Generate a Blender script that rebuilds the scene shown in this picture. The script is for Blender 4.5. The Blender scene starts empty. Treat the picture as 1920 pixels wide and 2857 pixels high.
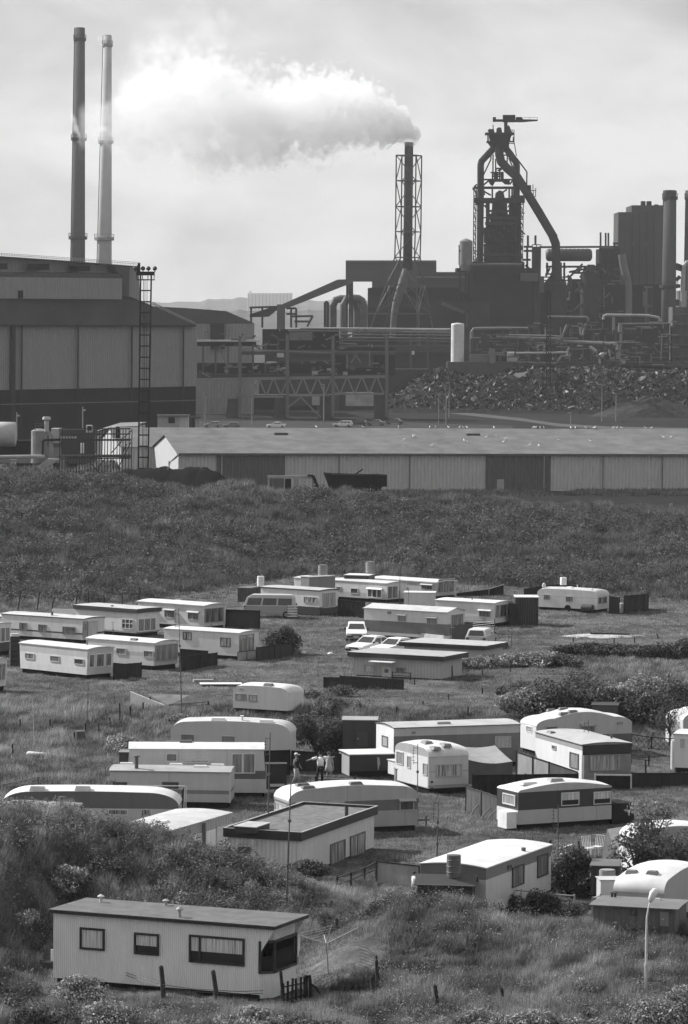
import bpy, math, random
import numpy as np
from mathutils import Vector, Matrix
PI = math.pi
R_ = math.radians
random.seed(11)
rng = np.random.default_rng(11)
sc = bpy.context.scene
COL = sc.collection

# ------------------------------------------------------------------ camera
F = 10714.0; CX, CY = 960.0, 1428.5; CH = 26.0
PITCH = R_(2.984); ROLL = R_(0.5)
CAMM = Matrix.Rotation(PI / 2 - PITCH, 4, 'X') @ Matrix.Rotation(ROLL, 4, 'Z')
cd = bpy.data.cameras.new('camera'); cam = bpy.data.objects.new('camera', cd); COL.objects.link(cam)
cam.matrix_world = Matrix.Translation((0, 0, CH)) @ CAMM
cd.sensor_fit = 'VERTICAL'; cd.sensor_height = 36; cd.sensor_width = 24.2; cd.lens = F / 2857 * 36
cd.clip_start = 1; cd.clip_end = 30000
sc.camera = cam
_r = (CAMM @ Vector((1, 0, 0))); _u = (CAMM @ Vector((0, 1, 0))); _f = (CAMM @ Vector((0, 0, -1)))
CAM = Vector((0, 0, CH))

# ------------------------------------------------------------------ light
SUN_EL = R_(37); SUN_AZ = math.atan2(-0.88, 0.47)      # towards the sun: behind the works, to the left
sdir = Vector((math.sin(SUN_AZ) * math.cos(SUN_EL), math.cos(SUN_AZ) * math.cos(SUN_EL), math.sin(SUN_EL)))
sl = bpy.data.lights.new('sun', 'SUN'); sl.energy = 4.6; sl.angle = R_(0.6); sl.color = (1, 1, 1)
so = bpy.data.objects.new('sun', sl); COL.objects.link(so)
so.rotation_euler = sdir.to_track_quat('Z', 'Y').to_euler()
w = bpy.data.worlds.new("World"); sc.world = w; w.use_nodes = True
nt = w.node_tree; nt.nodes.clear()
wo = nt.nodes.new('ShaderNodeOutputWorld'); wb = nt.nodes.new('ShaderNodeBackground')
sky = nt.nodes.new('ShaderNodeTexSky'); sky.sky_type = 'NISHITA'; sky.sun_disc = False
sky.sun_elevation = SUN_EL; sky.sun_rotation = SUN_AZ; sky.air_density = 1.0; sky.dust_density = 1.5
bw = nt.nodes.new('ShaderNodeRGBToBW'); nt.links.new(sky.outputs[0], bw.inputs[0])
tc = nt.nodes.new('ShaderNodeTexCoord'); mp = nt.nodes.new('ShaderNodeMapping')
mp.inputs['Scale'].default_value = (1, 1, 2.1); mp.inputs['Location'].default_value = (3.0, 1.45, 0.4)
nt.links.new(tc.outputs['Generated'], mp.inputs[0])
n1 = nt.nodes.new('ShaderNodeTexNoise'); n1.inputs['Scale'].default_value = 15; n1.inputs['Detail'].default_value = 7
n1.inputs['Roughness'].default_value = 0.52; n1.inputs['Distortion'].default_value = 0.35
nt.links.new(mp.outputs[0], n1.inputs[0])
cr = nt.nodes.new('ShaderNodeMapRange'); cr.inputs[1].default_value = 0.34; cr.inputs[2].default_value = 0.66
cr.inputs[3].default_value = 0.66; cr.inputs[4].default_value = 1.04; nt.links.new(n1.outputs[0], cr.inputs[0])
# thin high cloud levels the clear-sky gradient
cl = nt.nodes.new('ShaderNodeMix'); cl.data_type = 'FLOAT'; cl.inputs[0].default_value = 0.88
nt.links.new(bw.outputs[0], cl.inputs[2]); cl.inputs[3].default_value = 6.3
mm = nt.nodes.new('ShaderNodeMath'); mm.operation = 'MULTIPLY'
nt.links.new(cl.outputs[0], mm.inputs[0]); nt.links.new(cr.outputs[0], mm.inputs[1])
nt.links.new(mm.outputs[0], wb.inputs[0]); wb.inputs[1].default_value = 0.085
nt.links.new(wb.outputs[0], wo.inputs[0])
sc.view_settings.view_transform = 'Standard'; sc.view_settings.look = 'None'
sc.view_settings.exposure = 0.58; sc.view_settings.gamma = 1.0
sc.render.film_transparent = False
cy = sc.cycles
cy.max_bounces = 22; cy.diffuse_bounces = 3; cy.glossy_bounces = 3; cy.transmission_bounces = 4
cy.transparent_max_bounces = 16; cy.volume_bounces = 20; cy.use_adaptive_sampling = True; cy.adaptive_threshold = 0.032; cy.caustics_reflective = False; cy.caustics_refractive = False
cy.use_denoising = True; cy.volume_max_steps = 512; cy.sample_clamp_indirect = 6

# ------------------------------------------------------------------ projection helpers (photograph pixels, 1920 x 2857)
def ray(x, y): return (_f * F + _r * (x - CX) - _u * (y - CY)).normalized()
def PZ(x, y, z=0.0):
    r = ray(x, y); t = (z - CH) / r.z; return CAM + r * t
def PY(x, y, Y):
    r = ray(x, y); return CAM + r * (Y / r.y)
def px(v):
    v = Vector(v) - CAM; k = v.dot(_f); return (CX + F * v.dot(_r) / k, CY - F * v.dot(_u) / k)
def hit(x, y, p0, n):
    r = ray(x, y); return CAM + r * ((Vector(p0) - CAM).dot(n) / r.dot(n))
def zat(x, y, Y): return PY(x, y, Y).z
def reg(x0, y0, k): return lambda x, y: (x0 + k * x, y0 + k * y)
RA = reg(0, 1580, .40816); RB = reg(560, 1560, .34439); RC = reg(880, 1580, .39541); RD = reg(1400, 1580, .33163)
RE = reg(0, 1900, .35714); RF = reg(340, 1950, .35714); RG = reg(780, 1950, .35714); RH = reg(1300, 1950, .39541)
RI = reg(0, 2200, .40816); RJ = reg(600, 2200, .40816); RK = reg(1100, 2250, .52296); RL = reg(780, 2050, .20408)
Ra = reg(0, 0, .63776); Rb = reg(920, 250, .63776); Rc = reg(0, 680, .40816); Rd = reg(500, 780, .44643)
Re = reg(1150, 680, .49107); Rf = reg(0, 1150, .44643); Rg = reg(600, 1150, .44643); Rh = reg(1220, 1150, .44643)
Rm = reg(1320, 480, .38265); Rn = reg(1280, 300, .20408); Ro = reg(1060, 380, .23988); Rp = reg(0, 1150, .2551)
DI = reg(0, 0, 1.22449)

# ------------------------------------------------------------------ terrain
def _h2(ix, iy, s):
    n = (ix * 374761393 + iy * 668265263 + s * 974711) & 0x7fffffff
    n = ((n ^ (n >> 13)) * 1274126177) & 0x7fffffff
    return ((n ^ (n >> 16)) & 0xffff) / 65535.0
def vnoise(x, y, s=0):
    x = np.asarray(x, float); y = np.asarray(y, float)
    ix = np.floor(x).astype(np.int64); iy = np.floor(y).astype(np.int64); fx = x - ix; fy = y - iy
    fx = fx * fx * (3 - 2 * fx); fy = fy * fy * (3 - 2 * fy)
    a = _h2(ix, iy, s); b = _h2(ix + 1, iy, s); c = _h2(ix, iy + 1, s); d = _h2(ix + 1, iy + 1, s)
    return (a * (1 - fx) + b * fx) * (1 - fy) + (c * (1 - fx) + d * fx) * fy * 1.0
def fbm(x, y, s=0, o=3):
    t = 0; a = .5; q = 0
    for k in range(o):
        t = t + a * vnoise(np.asarray(x) * 2 ** k, np.asarray(y) * 2 ** k, s + k * 17); q += a; a *= .5
    return t / q
def sstep(a, b, x):
    t = np.clip((np.asarray(x, float) - a) / (np.asarray(b, float) - a), 0, 1); return t * t * (3 - 2 * t)
def gauss(Y, c, s1, s2):
    Y = np.asarray(Y, float); s = np.where(Y < c, s1, s2); return np.exp(-(Y - c) ** 2 / (2 * s * s))
def foot(X): return np.interp(X, [-45, -31, -18, -3, 8, 20, 31, 50], [328, 332, 345, 384, 378, 362, 352, 350])
def hz(X, Y):
    X = np.asarray(X, float); Y = np.asarray(Y, float)
    ft = foot(X); zc = np.interp(X, [-60, -39, -11.6, 1, 11, 21, 39, 60], [5.7, 5.6, 5.1, 4.0, 3.1, 2.6, 2.1, 2.0])
    up = sstep(0, 1, (Y - ft) / (438 - ft))
    fs = np.interp(X, [-30, -24, 60], [494, 447, 446])
    dn = 1 - sstep(0, 1, (Y - fs) / np.interp(X, [-30, -24], [22, 46]))
    emb = up * dn
    z = zc * emb + emb * (3.0 * (fbm(X / 14, Y / 20, 3) - .5) + 2.0 * (fbm(X / 4.5, Y / 7, 5) - .5)) * sstep(0, .3, up)
    # little ridge between the two camps
    ra = np.interp(X, [-30, -20, -12, -3, 5, 20, 30], [.7, .6, 1.2, 1.55, 1.1, .9, .9])
    z = z + ra * gauss(Y, 237.5, 4.5, 4.0) * (.8 + .5 * fbm(X / 5, Y / 5, 9))
    # overgrown dune before the lower camp
    da = np.interp(X, [-22, -13.5, -11.6, -9.1, -6.3, -4.4, -2.5, -.4, 1.5], [4.4, 4.5, 4.2, 3.5, 2.7, 2.1, 1.3, .6, .2])
    z = z + da * gauss(Y, 164.5, np.interp(X, [-15, -11.5], [13, 4.6]), 3.1) * (.9 + .25 * fbm(X / 4, Y / 4, 12))
    ha = np.interp(X, [-1.5, 0, 2, 5, 7, 16, 25], [.2, 1.1, 1.95, 2.05, 1.6, 1.3, 1.3]); hc = np.interp(X, [5, 9], [155, 152.3])
    z = z + ha * gauss(Y - hc, 0, 6, 1.7)
    near = np.where(Y < 135, 24 * np.clip(1 - Y / 135, 0, 1) ** 1.5, 0)
    z = z + near
    amp = np.where(Y < 520, .16, 0) * sstep(520, 500, Y)
    z = z + amp * (fbm(X / 3, Y / 3, 21) - .5) * (1 + 1.5 * sstep(180, 150, Y)) + emb * .9 * (fbm(X / 1.6, Y / 2.2, 25, 2) - .5) * sstep(0, .12, up) + .3 * (fbm(X / 1.1, Y / 1.4, 27, 2) - .5) * np.clip(da * gauss(Y, 164.5, 5, 4) / 2 + ha * gauss(Y, 154, 8, 3) * .7, 0, 1)
    return z
def gz(x, y): return float(hz(np.array([x]), np.array([y]))[0])
def PG(x, y):
    """point of the terrain seen at a pixel of the photograph"""
    r = ray(x, y); t0 = 60.0
    ts = np.concatenate([np.arange(60, 600, .5), np.arange(600, 6000, 5)])
    X = CAM.x + r.x * ts; Y = r.y * ts; Z = CAM.z + r.z * ts
    d = Z - hz(X, Y); i = np.argmax(d < 0)
    if d[i] >= 0: return PZ(x, y, 0)
    a = ts[i - 1]; b = ts[i]; k = d[i - 1] / (d[i - 1] - d[i]); t = a + (b - a) * k
    p = CAM + r * float(t); p.z = gz(p.x, p.y); return p

# ------------------------------------------------------------------ object helpers
def link(name, data): o = bpy.data.objects.new(name, data); COL.objects.link(o); return o
def tag(o, label=None, cat=None, group=None, kind=None):
    if label: o['label'] = label
    if cat: o['category'] = cat
    if group: o['group'] = group
    if kind: o['kind'] = kind
    return o
def thing(name, label, cat, loc=(0, 0, 0), rz=0, group=None):
    o = link(name, None); o.location = loc; o.rotation_euler = (0, 0, rz); o.empty_display_size = .3
    return tag(o, label, cat, group)
def copy_tree(o, parent=None):
    c = o.copy(); COL.objects.link(c)
    if parent is not None: c.parent = parent
    for ch in list(o.children): copy_tree(ch, c)
    return c
class MB:
    def __init__(s): s.v = []; s.f = []; s.m = []
    def add(s, vs, fs, m=0):
        b = len(s.v); s.v += [tuple(q) for q in vs]; s.f += [tuple(b + i for i in q) for q in fs]
        s.m += ([m] * len(fs) if isinstance(m, int) else list(m)); return s
    def box(s, x0, x1, y0, y1, z0, z1, m=0):
        v = [(x, y, z) for z in (z0, z1) for y in (y0, y1) for x in (x0, x1)]
        return s.add(v, [(0, 2, 3, 1), (4, 5, 7, 6), (0, 1, 5, 4), (2, 6, 7, 3), (0, 4, 6, 2), (1, 3, 7, 5)], m)
    def cbox(s, c, d, m=0): return s.box(c[0] - d[0] / 2, c[0] + d[0] / 2, c[1] - d[1] / 2, c[1] + d[1] / 2, c[2] - d[2] / 2, c[2] + d[2] / 2, m)
    def bar(s, p, q, t=.05, t2=None, m=0):
        p = Vector(p); q = Vector(q); t2 = t2 or t; d = q - p
        if d.length < 1e-6: return s
        d.normalize(); a = Vector((0, 0, 1)) if abs(d.z) < .9 else Vector((0, 1, 0))
        u = d.cross(a).normalized() * t / 2; w_ = d.cross(u).normalized() * t2 / 2
        v = [e + i * u + j * w_ for e in (p, q) for i, j in ((-1, -1), (1, -1), (1, 1), (-1, 1))]
        return s.add(v, [(0, 1, 2, 3), (7, 6, 5, 4), (0, 4, 5, 1), (1, 5, 6, 2), (2, 6, 7, 3), (3, 7, 4, 0)], m)
    def tube(s, pts, r, n=10, m=0, caps=True):
        pts = [Vector(p) for p in pts]; rs = r if isinstance(r, (list, tuple)) else [r] * len(pts)
        b = len(s.v); prev = None
        for i, p in enumerate(pts):
            if i == 0: d = pts[1] - p
            elif i == len(pts) - 1: d = p - pts[i - 1]
            else: d = (pts[i + 1] - p).normalized() + (p - pts[i - 1]).normalized()
            d.normalize()
            if prev is None:
                a = Vector((0, 0, 1)) if abs(d.z) < .9 else Vector((0, 1, 0)); u = d.cross(a).normalized()
            else: u = (prev - d * prev.dot(d)).normalized()
            prev = u; w_ = d.cross(u)
            for k in range(n):
                a = 2 * PI * k / n; s.v.append(tuple(p + (u * math.cos(a) + w_ * math.sin(a)) * rs[i]))
        for i in range(len(pts) - 1):
            for k in range(n):
                k2 = (k + 1) % n; s.f.append((b + i * n + k, b + i * n + k2, b + (i + 1) * n + k2, b + (i + 1) * n + k)); s.m.append(m)
        if caps:
            s.f.append(tuple(b + k for k in range(n))[::-1]); s.m.append(m)
            e = b + (len(pts) - 1) * n; s.f.append(tuple(e + k for k in range(n))); s.m.append(m)
        return s
    def cyl(s, x, y, z0, z1, r, r2=None, n=14, m=0): return s.tube([(x, y, z0), (x, y, z1)], [r, r if r2 is None else r2], n, m)
    def lathe(s, prof, c=(0, 0, 0), n=16, m=0):
        return s.tube([(c[0], c[1], c[2] + z) for r, z in prof], [max(r, 1e-3) for r, z in prof], n, m)
    def prism(s, poly, axis, a, b, m=0):
        """poly: list of 2D points; axis 'y': (x,z) extruded from y=a to y=b; 'x': (y,z); 'z': (x,y)"""
        f = {'y': lambda p, t: (p[0], t, p[1]), 'x': lambda p, t: (t, p[0], p[1]), 'z': lambda p, t: (p[0], p[1], t)}[axis]
        n = len(poly); v = [f(p, a) for p in poly] + [f(p, b) for p in poly]
        return s.add(v, [tuple(range(n)), tuple(range(2 * n - 1, n - 1, -1))] + [(i, n + i, n + (i + 1) % n, (i + 1) % n) for i in range(n)], m)
    def build(s, name, mats, parent=None, smooth=False, rec=True):
        me = bpy.data.meshes.new(name); me.from_pydata(s.v, [], s.f)
        mats = mats if isinstance(mats, (list, tuple)) else [mats]
        for q in mats: me.materials.append(q)
        if len(mats) > 1: me.polygons.foreach_set('material_index', s.m)
        if rec:
            import bmesh
            bm = bmesh.new(); bm.from_mesh(me); bmesh.ops.recalc_face_normals(bm, faces=bm.faces); bm.to_mesh(me); bm.free()
        if smooth: me.shade_smooth() if smooth is True else me.shade_smooth()
        o = link(name, me)
        if parent is not None: o.parent = parent
        return o
def smooth_angle(o, ang=40):
    try: o.data.set_sharp_from_angle(angle=R_(ang))
    except Exception: pass
    return o

# ------------------------------------------------------------------ materials
_mc = {}
def nodes(name):
    m = bpy.data.materials.new(name); m.use_nodes = True; t = m.node_tree; return m, t, t.nodes['Principled BSDF']
def N(t, k, **kw):
    n = t.nodes.new('ShaderNode' + k)
    for a, b in kw.items():
        if a.startswith('i_'): n.inputs[int(a[2:]) if a[2:].isdigit() else a[2:]].default_value = b
        else: setattr(n, a, b)
    return n
def gm(g, rough=.6, var=.18, sc_=1.5, bump=0.0, metal=0.0, name=None, streak=False):
    key = (round(g, 4), rough, var, sc_, bump, metal, streak)
    if key in _mc: return _mc[key]
    m, t, b = nodes(name or 'grey_finish'); L = t.links.new
    tcn = N(t, 'TexCoord'); mpn = N(t, 'Mapping')
    mpn.inputs['Scale'].default_value = (sc_, sc_, sc_ * (.18 if streak else 1)); L(tcn.outputs['Object'], mpn.inputs[0])
    no = N(t, 'TexNoise'); no.inputs['Scale'].default_value = 1; no.inputs['Detail'].default_value = 6; no.inputs['Roughness'].default_value = .62
    L(mpn.outputs[0], no.inputs[0])
    mr = N(t, 'MapRange'); mr.inputs[1].default_value = .3; mr.inputs[2].default_value = .7
    mr.inputs[3].default_value = g * (1 - var); mr.inputs[4].default_value = g * (1 + var * .6); L(no.outputs[0], mr.inputs[0])
    L(mr.outputs[0], b.inputs['Base Color'])
    b.inputs['Roughness'].default_value = rough; b.inputs['Metallic'].default_value = metal
    b.inputs['Specular IOR Level'].default_value = .35 if rough < .8 else .04
    if bump:
        bp = N(t, 'Bump'); bp.inputs['Strength'].default_value = 1; bp.inputs['Distance'].default_value = bump
        n2 = N(t, 'TexNoise'); n2.inputs['Scale'].default_value = 9; n2.inputs['Detail'].default_value = 5
        L(tcn.outputs['Object'], n2.inputs[0]); L(n2.outputs[0], bp.inputs['Height']); L(bp.outputs[0], b.inputs['Normal'])
    _mc[key] = m; return m
def bandm(bands, rough=.5, rib=0.0, ribd=.008, var=.12, lap=0.0, seams=0.0):
    """walls painted in horizontal bands (z_top, grey) with fine vertical corrugation"""
    key = ('band', tuple(bands), rough, rib, ribd, var, lap, seams)
    if key in _mc: return _mc[key]
    m, t, b = nodes('painted_cladding'); L = t.links.new
    tcn = N(t, 'TexCoord'); sp = N(t, 'SeparateXYZ'); L(tcn.outputs['Object'], sp.inputs[0])
    cur = None
    for i, (zt, g) in enumerate(bands):
        if cur is None: v = N(t, 'Value'); v.outputs[0].default_value = g; cur = v.outputs[0]; last = zt; continue
        gt = N(t, 'Math', operation='GREATER_THAN'); L(sp.outputs[2], gt.inputs[0]); gt.inputs[1].default_value = last
        mx = N(t, 'Mix', data_type='FLOAT'); L(gt.outputs[0], mx.inputs[0]); L(cur, mx.inputs[2]); mx.inputs[3].default_value = g
        cur = mx.outputs[0]; last = zt
    mpn = N(t, 'Mapping'); mpn.inputs['Scale'].default_value = (1.6, 1.6, .35); L(tcn.outputs['Object'], mpn.inputs[0])
    no = N(t, 'TexNoise'); no.inputs['Scale'].default_value = 1.3; no.inputs['Detail'].default_value = 7; no.inputs['Roughness'].default_value = .65
    L(mpn.outputs[0], no.inputs[0])
    mr = N(t, 'MapRange'); mr.inputs[1].default_value = .3; mr.inputs[2].default_value = .7
    mr.inputs[3].default_value = 1 - var; mr.inputs[4].default_value = 1.04; L(no.outputs[0], mr.inputs[0])
    mu = N(t, 'Math', operation='MULTIPLY'); L(cur, mu.inputs[0]); L(mr.outputs[0], mu.inputs[1]); out = mu.outputs[0]
    ad = N(t, 'Math', operation='ADD'); L(sp.outputs[0], ad.inputs[0]); L(sp.outputs[1], ad.inputs[1])
    h = None
    if rib:
        si = N(t, 'Math', operation='MULTIPLY'); L(ad.outputs[0], si.inputs[0]); si.inputs[1].default_value = 2 * PI / rib
        s2 = N(t, 'Math', operation='SINE'); L(si.outputs[0], s2.inputs[0]); h = s2.outputs[0]
        mr2 = N(t, 'MapRange'); mr2.inputs[1].default_value = -1; mr2.inputs[2].default_value = -.5; mr2.inputs[3].default_value = .8; mr2.inputs[4].default_value = 1
        L(s2.outputs[0], mr2.inputs[0]); mu2 = N(t, 'Math', operation='MULTIPLY'); L(out, mu2.inputs[0]); L(mr2.outputs[0], mu2.inputs[1]); out = mu2.outputs[0]
    if seams:
        fr = N(t, 'Math', operation='PINGPONG'); L(ad.outputs[0], fr.inputs[0]); fr.inputs[1].default_value = seams
        lt = N(t, 'MapRange'); lt.inputs[1].default_value = .012; lt.inputs[2].default_value = .03; lt.inputs[3].default_value = .72; lt.inputs[4].default_value = 1
        L(fr.outputs[0], lt.inputs[0]); mu3 = N(t, 'Math', operation='MULTIPLY'); L(out, mu3.inputs[0]); L(lt.outputs[0], mu3.inputs[1]); out = mu3.outputs[0]
    L(out, b.inputs['Base Color']); b.inputs['Roughness'].default_value = rough; b.inputs['Specular IOR Level'].default_value = .4
    if h is not None:
        bp = N(t, 'Bump'); bp.inputs['Strength'].default_value = 1; bp.inputs['Distance'].default_value = ribd
        L(h, bp.inputs['Height']); L(bp.outputs[0], b.inputs['Normal'])
    _mc[key] = m; return m
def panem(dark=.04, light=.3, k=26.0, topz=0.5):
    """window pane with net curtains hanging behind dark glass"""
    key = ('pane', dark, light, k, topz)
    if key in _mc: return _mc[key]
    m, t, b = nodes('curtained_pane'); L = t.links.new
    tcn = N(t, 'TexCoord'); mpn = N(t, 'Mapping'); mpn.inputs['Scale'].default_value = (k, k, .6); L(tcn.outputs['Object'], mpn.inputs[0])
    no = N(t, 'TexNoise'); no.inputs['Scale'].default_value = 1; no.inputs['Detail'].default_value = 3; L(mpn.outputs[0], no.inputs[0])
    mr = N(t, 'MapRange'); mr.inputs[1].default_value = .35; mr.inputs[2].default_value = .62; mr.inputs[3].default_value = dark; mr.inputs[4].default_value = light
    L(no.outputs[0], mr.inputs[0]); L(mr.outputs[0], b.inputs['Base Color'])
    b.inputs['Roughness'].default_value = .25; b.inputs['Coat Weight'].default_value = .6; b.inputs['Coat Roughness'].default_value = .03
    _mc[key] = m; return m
def leafm(g, var=.5, trans=.45, sc_=.35, name='foliage'):
    key = ('leaf', g, var, trans, sc_)
    if key in _mc: return _mc[key]
    m, t, b = nodes(name); L = t.links.new
    tcn = N(t, 'TexCoord'); no = N(t, 'TexNoise'); no.inputs['Scale'].default_value = sc_; no.inputs['Detail'].default_value = 5; no.inputs['Roughness'].default_value = .6
    L(tcn.outputs['Object'], no.inputs[0])
    oi = N(t, 'Attribute', attribute_name='tint')
    mr = N(t, 'MapRange'); mr.inputs[1].default_value = .33; mr.inputs[2].default_value = .67; mr.inputs[3].default_value = g * (1 - var); mr.inputs[4].default_value = g * (1 + var)
    L(no.outputs[0], mr.inputs[0]); mu = N(t, 'Math', operation='MULTIPLY'); L(mr.outputs[0], mu.inputs[0]); L(oi.outputs['Fac'], mu.inputs[1])
    b.inputs['Roughness'].default_value = .6; b.inputs['Specular IOR Level'].default_value = .25
    L(mu.outputs[0], b.inputs['Base Color'])
    tr = N(t, 'BsdfTranslucent'); L(mu.outputs[0], tr.inputs[0]); ms = N(t, 'MixShader'); ms.inputs[0].default_value = trans
    L(b.outputs[0], ms.inputs[1]); L(tr.outputs[0], ms.inputs[2]); L(ms.outputs[0], t.nodes['Material Output'].inputs[0])
    _mc[key] = m; return m
# ------------------------------------------------------------------ numpy meshes for plants
def mesh_np(name, V, Fc, tint, mat, parent=None):
    me = bpy.data.meshes.new(name); nf, k = Fc.shape
    me.vertices.add(len(V)); me.vertices.foreach_set('co', np.ascontiguousarray(V, dtype=np.float32).ravel())
    me.loops.add(nf * k); me.loops.foreach_set('vertex_index', Fc.astype(np.int32).ravel())
    me.polygons.add(nf); me.polygons.foreach_set('loop_start', np.arange(0, nf * k, k, dtype=np.int32))
    me.update(calc_edges=True)
    a = me.attributes.new('tint', 'FLOAT', 'POINT'); a.data.foreach_set('value', tint.astype(np.float32))
    me.materials.append(mat); o = link(name, me)
    if parent is not None: o.parent = parent
    return o
def blades_vf(P, h, wd, k, spread, lean, tint, quad=False):
    """P (n,3) clump roots, h/wd/tint (n,) ; k blades each"""
    n = len(P); Pk = np.repeat(P, k, 0); hk = np.repeat(h, k) * rng.uniform(.55, 1.1, n * k); wk = np.repeat(wd, k)
    a = rng.uniform(0, 2 * PI, n * k); r = np.repeat(spread, k) * np.sqrt(rng.uniform(0, 1, n * k))
    b = Pk + np.stack([r * np.cos(a), r * np.sin(a), np.zeros(n * k) - .03], 1)
    a2 = rng.uniform(0, 2 * PI, n * k); ln = hk * rng.uniform(.1, 1, n * k) * lean
    tip = b + np.stack([ln * np.cos(a2) + hk * .12, ln * np.sin(a2), hk], 1)
    a3 = rng.uniform(0, PI, n * k); sd = np.stack([np.cos(a3) * wk / 2, np.sin(a3) * wk / 2, 0 * wk], 1)
    tk = np.repeat(tint, k) * rng.uniform(.75, 1.25, n * k)
    V = np.stack([b - sd, b + sd, tip], 1).reshape(-1, 3)
    Fc = np.arange(3 * n * k).reshape(-1, 3); return V, Fc, np.repeat(tk, 3)
def leaves_vf(C, s, tint, up=.35, out=None):
    n = len(C); d = rng.normal(size=(n, 3)) * (1 if out is None else .62); d[:, 2] += up
    if out is not None: d = d + out
    d += 1e-6; d /= np.linalg.norm(d, axis=1)[:, None]
    a = rng.normal(size=(n, 3)); u = np.cross(d, a); u /= np.linalg.norm(u, axis=1)[:, None]; v = np.cross(d, u)
    su = (s * rng.uniform(.6, 1.3, n))[:, None]
    V = np.stack([C - u * su, C - v * su * .5, C + u * su, C + v * su * .5], 1).reshape(-1, 3)
    return V, np.arange(4 * n).reshape(-1, 4), np.repeat(tint, 4)

# ------------------------------------------------------------------ ground sheet
def ground_mat():
    m, t, b = nodes('turf_and_sand'); L = t.links.new
    g = N(t, 'NewGeometry'); tcn = N(t, 'TexCoord')
    def noise(s, d=6, r=.6, mapv=None):
        n = N(t, 'TexNoise'); n.inputs['Scale'].default_value = s; n.inputs['Detail'].default_value = d; n.inputs['Roughness'].default_value = r
        L(tcn.outputs['Object'], n.inputs[0]); return n.outputs[0]
    a = noise(.18); c = noise(1.4, 8, .7); d = noise(9, 4)
    mr = N(t, 'MapRange'); mr.inputs[1].default_value = .35; mr.inputs[2].default_value = .65; mr.inputs[3].default_value = .055; mr.inputs[4].default_value = .13; L(a, mr.inputs[0])
    m2 = N(t, 'MapRange'); m2.inputs[1].default_value = .3; m2.inputs[2].default_value = .7; m2.inputs[3].default_value = .45; m2.inputs[4].default_value = 1.5; L(c, m2.inputs[0])
    m3 = N(t, 'MapRange'); m3.inputs[1].default_value = .3; m3.inputs[2].default_value = .7; m3.inputs[3].default_value = .75; m3.inputs[4].default_value = 1.25; L(d, m3.inputs[0])
    x = N(t, 'Math', operation='MULTIPLY'); L(mr.outputs[0], x.inputs[0]); L(m2.outputs[0], x.inputs[1])
    y = N(t, 'Math', operation='MULTIPLY'); L(x.outputs[0], y.inputs[0]); L(m3.outputs[0], y.inputs[1])
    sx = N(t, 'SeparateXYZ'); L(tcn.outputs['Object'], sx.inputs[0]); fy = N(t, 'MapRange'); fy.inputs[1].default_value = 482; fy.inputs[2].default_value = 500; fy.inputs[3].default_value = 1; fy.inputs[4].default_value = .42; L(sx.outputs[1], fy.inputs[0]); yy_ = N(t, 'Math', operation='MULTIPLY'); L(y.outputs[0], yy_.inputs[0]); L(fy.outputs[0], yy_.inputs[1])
    L(yy_.outputs[0], b.inputs['Base Color']); b.inputs['Roughness'].default_value = .95; b.inputs['Specular IOR Level'].default_value = .1
    bp = N(t, 'Bump'); bp.inputs['Distance'].default_value = .12; L(c, bp.inputs['Height']); L(bp.outputs[0], b.inputs['Normal']); return m
ys = np.concatenate([np.arange(-20, 120, 6), np.arange(120, 180, .45), np.arange(180, 330, 1.2), np.arange(330, 530, 1.0), 530 * 1.06 ** np.arange(0, 52)])
us = np.linspace(-1, 1, 221); us = np.sign(us) * np.abs(us) ** 1.7
YY, UU = np.meshgrid(ys, us, indexing='ij'); XX = UU * (.42 * np.abs(YY) + 40); ZZ = hz(XX, YY)
V = np.stack([XX, YY, ZZ], -1).reshape(-1, 3); nr, ncl = YY.shape
ii, jj = np.meshgrid(np.arange(nr - 1), np.arange(ncl - 1), indexing='ij'); q = (ii * ncl + jj).ravel()
ground = mesh_np('ground', V, np.stack([q, q + 1, q + ncl + 1, q + ncl], 1), np.ones(len(V)), ground_mat()); ground.data.shade_smooth()
tag(ground, kind='structure')

# ------------------------------------------------------------------ grass
def wedge(n, y0, y1, mg=1.12):
    Y = np.sqrt(rng.uniform(y0 * y0, y1 * y1, n)); X = rng.uniform(-1, 1, n) * (.0896 * Y * mg + 2); return X, Y
def tallness(X, Y):
    sx = X / Y * F + CX; sy = 870 + CH * F / Y
    t = np.zeros_like(X)
    t = np.maximum(t, sstep(foot(X) - 6, foot(X) + 3, Y))
    t = np.maximum(t, gauss(Y, 238, 6, 7) * .75)
    t = np.maximum(t, sstep(480, 330, sx) * sstep(260, 250, Y) * sstep(178, 190, Y) * .95)
    t = np.maximum(t, sstep(1.1, 2.2, X) * sstep(163, 160, Y) * .8)
    t = np.maximum(t, np.where(X < 1.5, gauss(Y, 165, 7, 6), 0))
    t = np.maximum(t, sstep(-11.4, -12.2, X) * sstep(170, 160, Y) * .9)
    t = np.maximum(t, sstep(144, 142, Y) * .75)
    t = np.maximum(t, .5 * sstep(1560, 1650, sx) * sstep(262, 268, Y) * sstep(300, 290, Y))
    return np.clip(t, 0, 1)
PATH = (150.3, 2.6)
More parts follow.
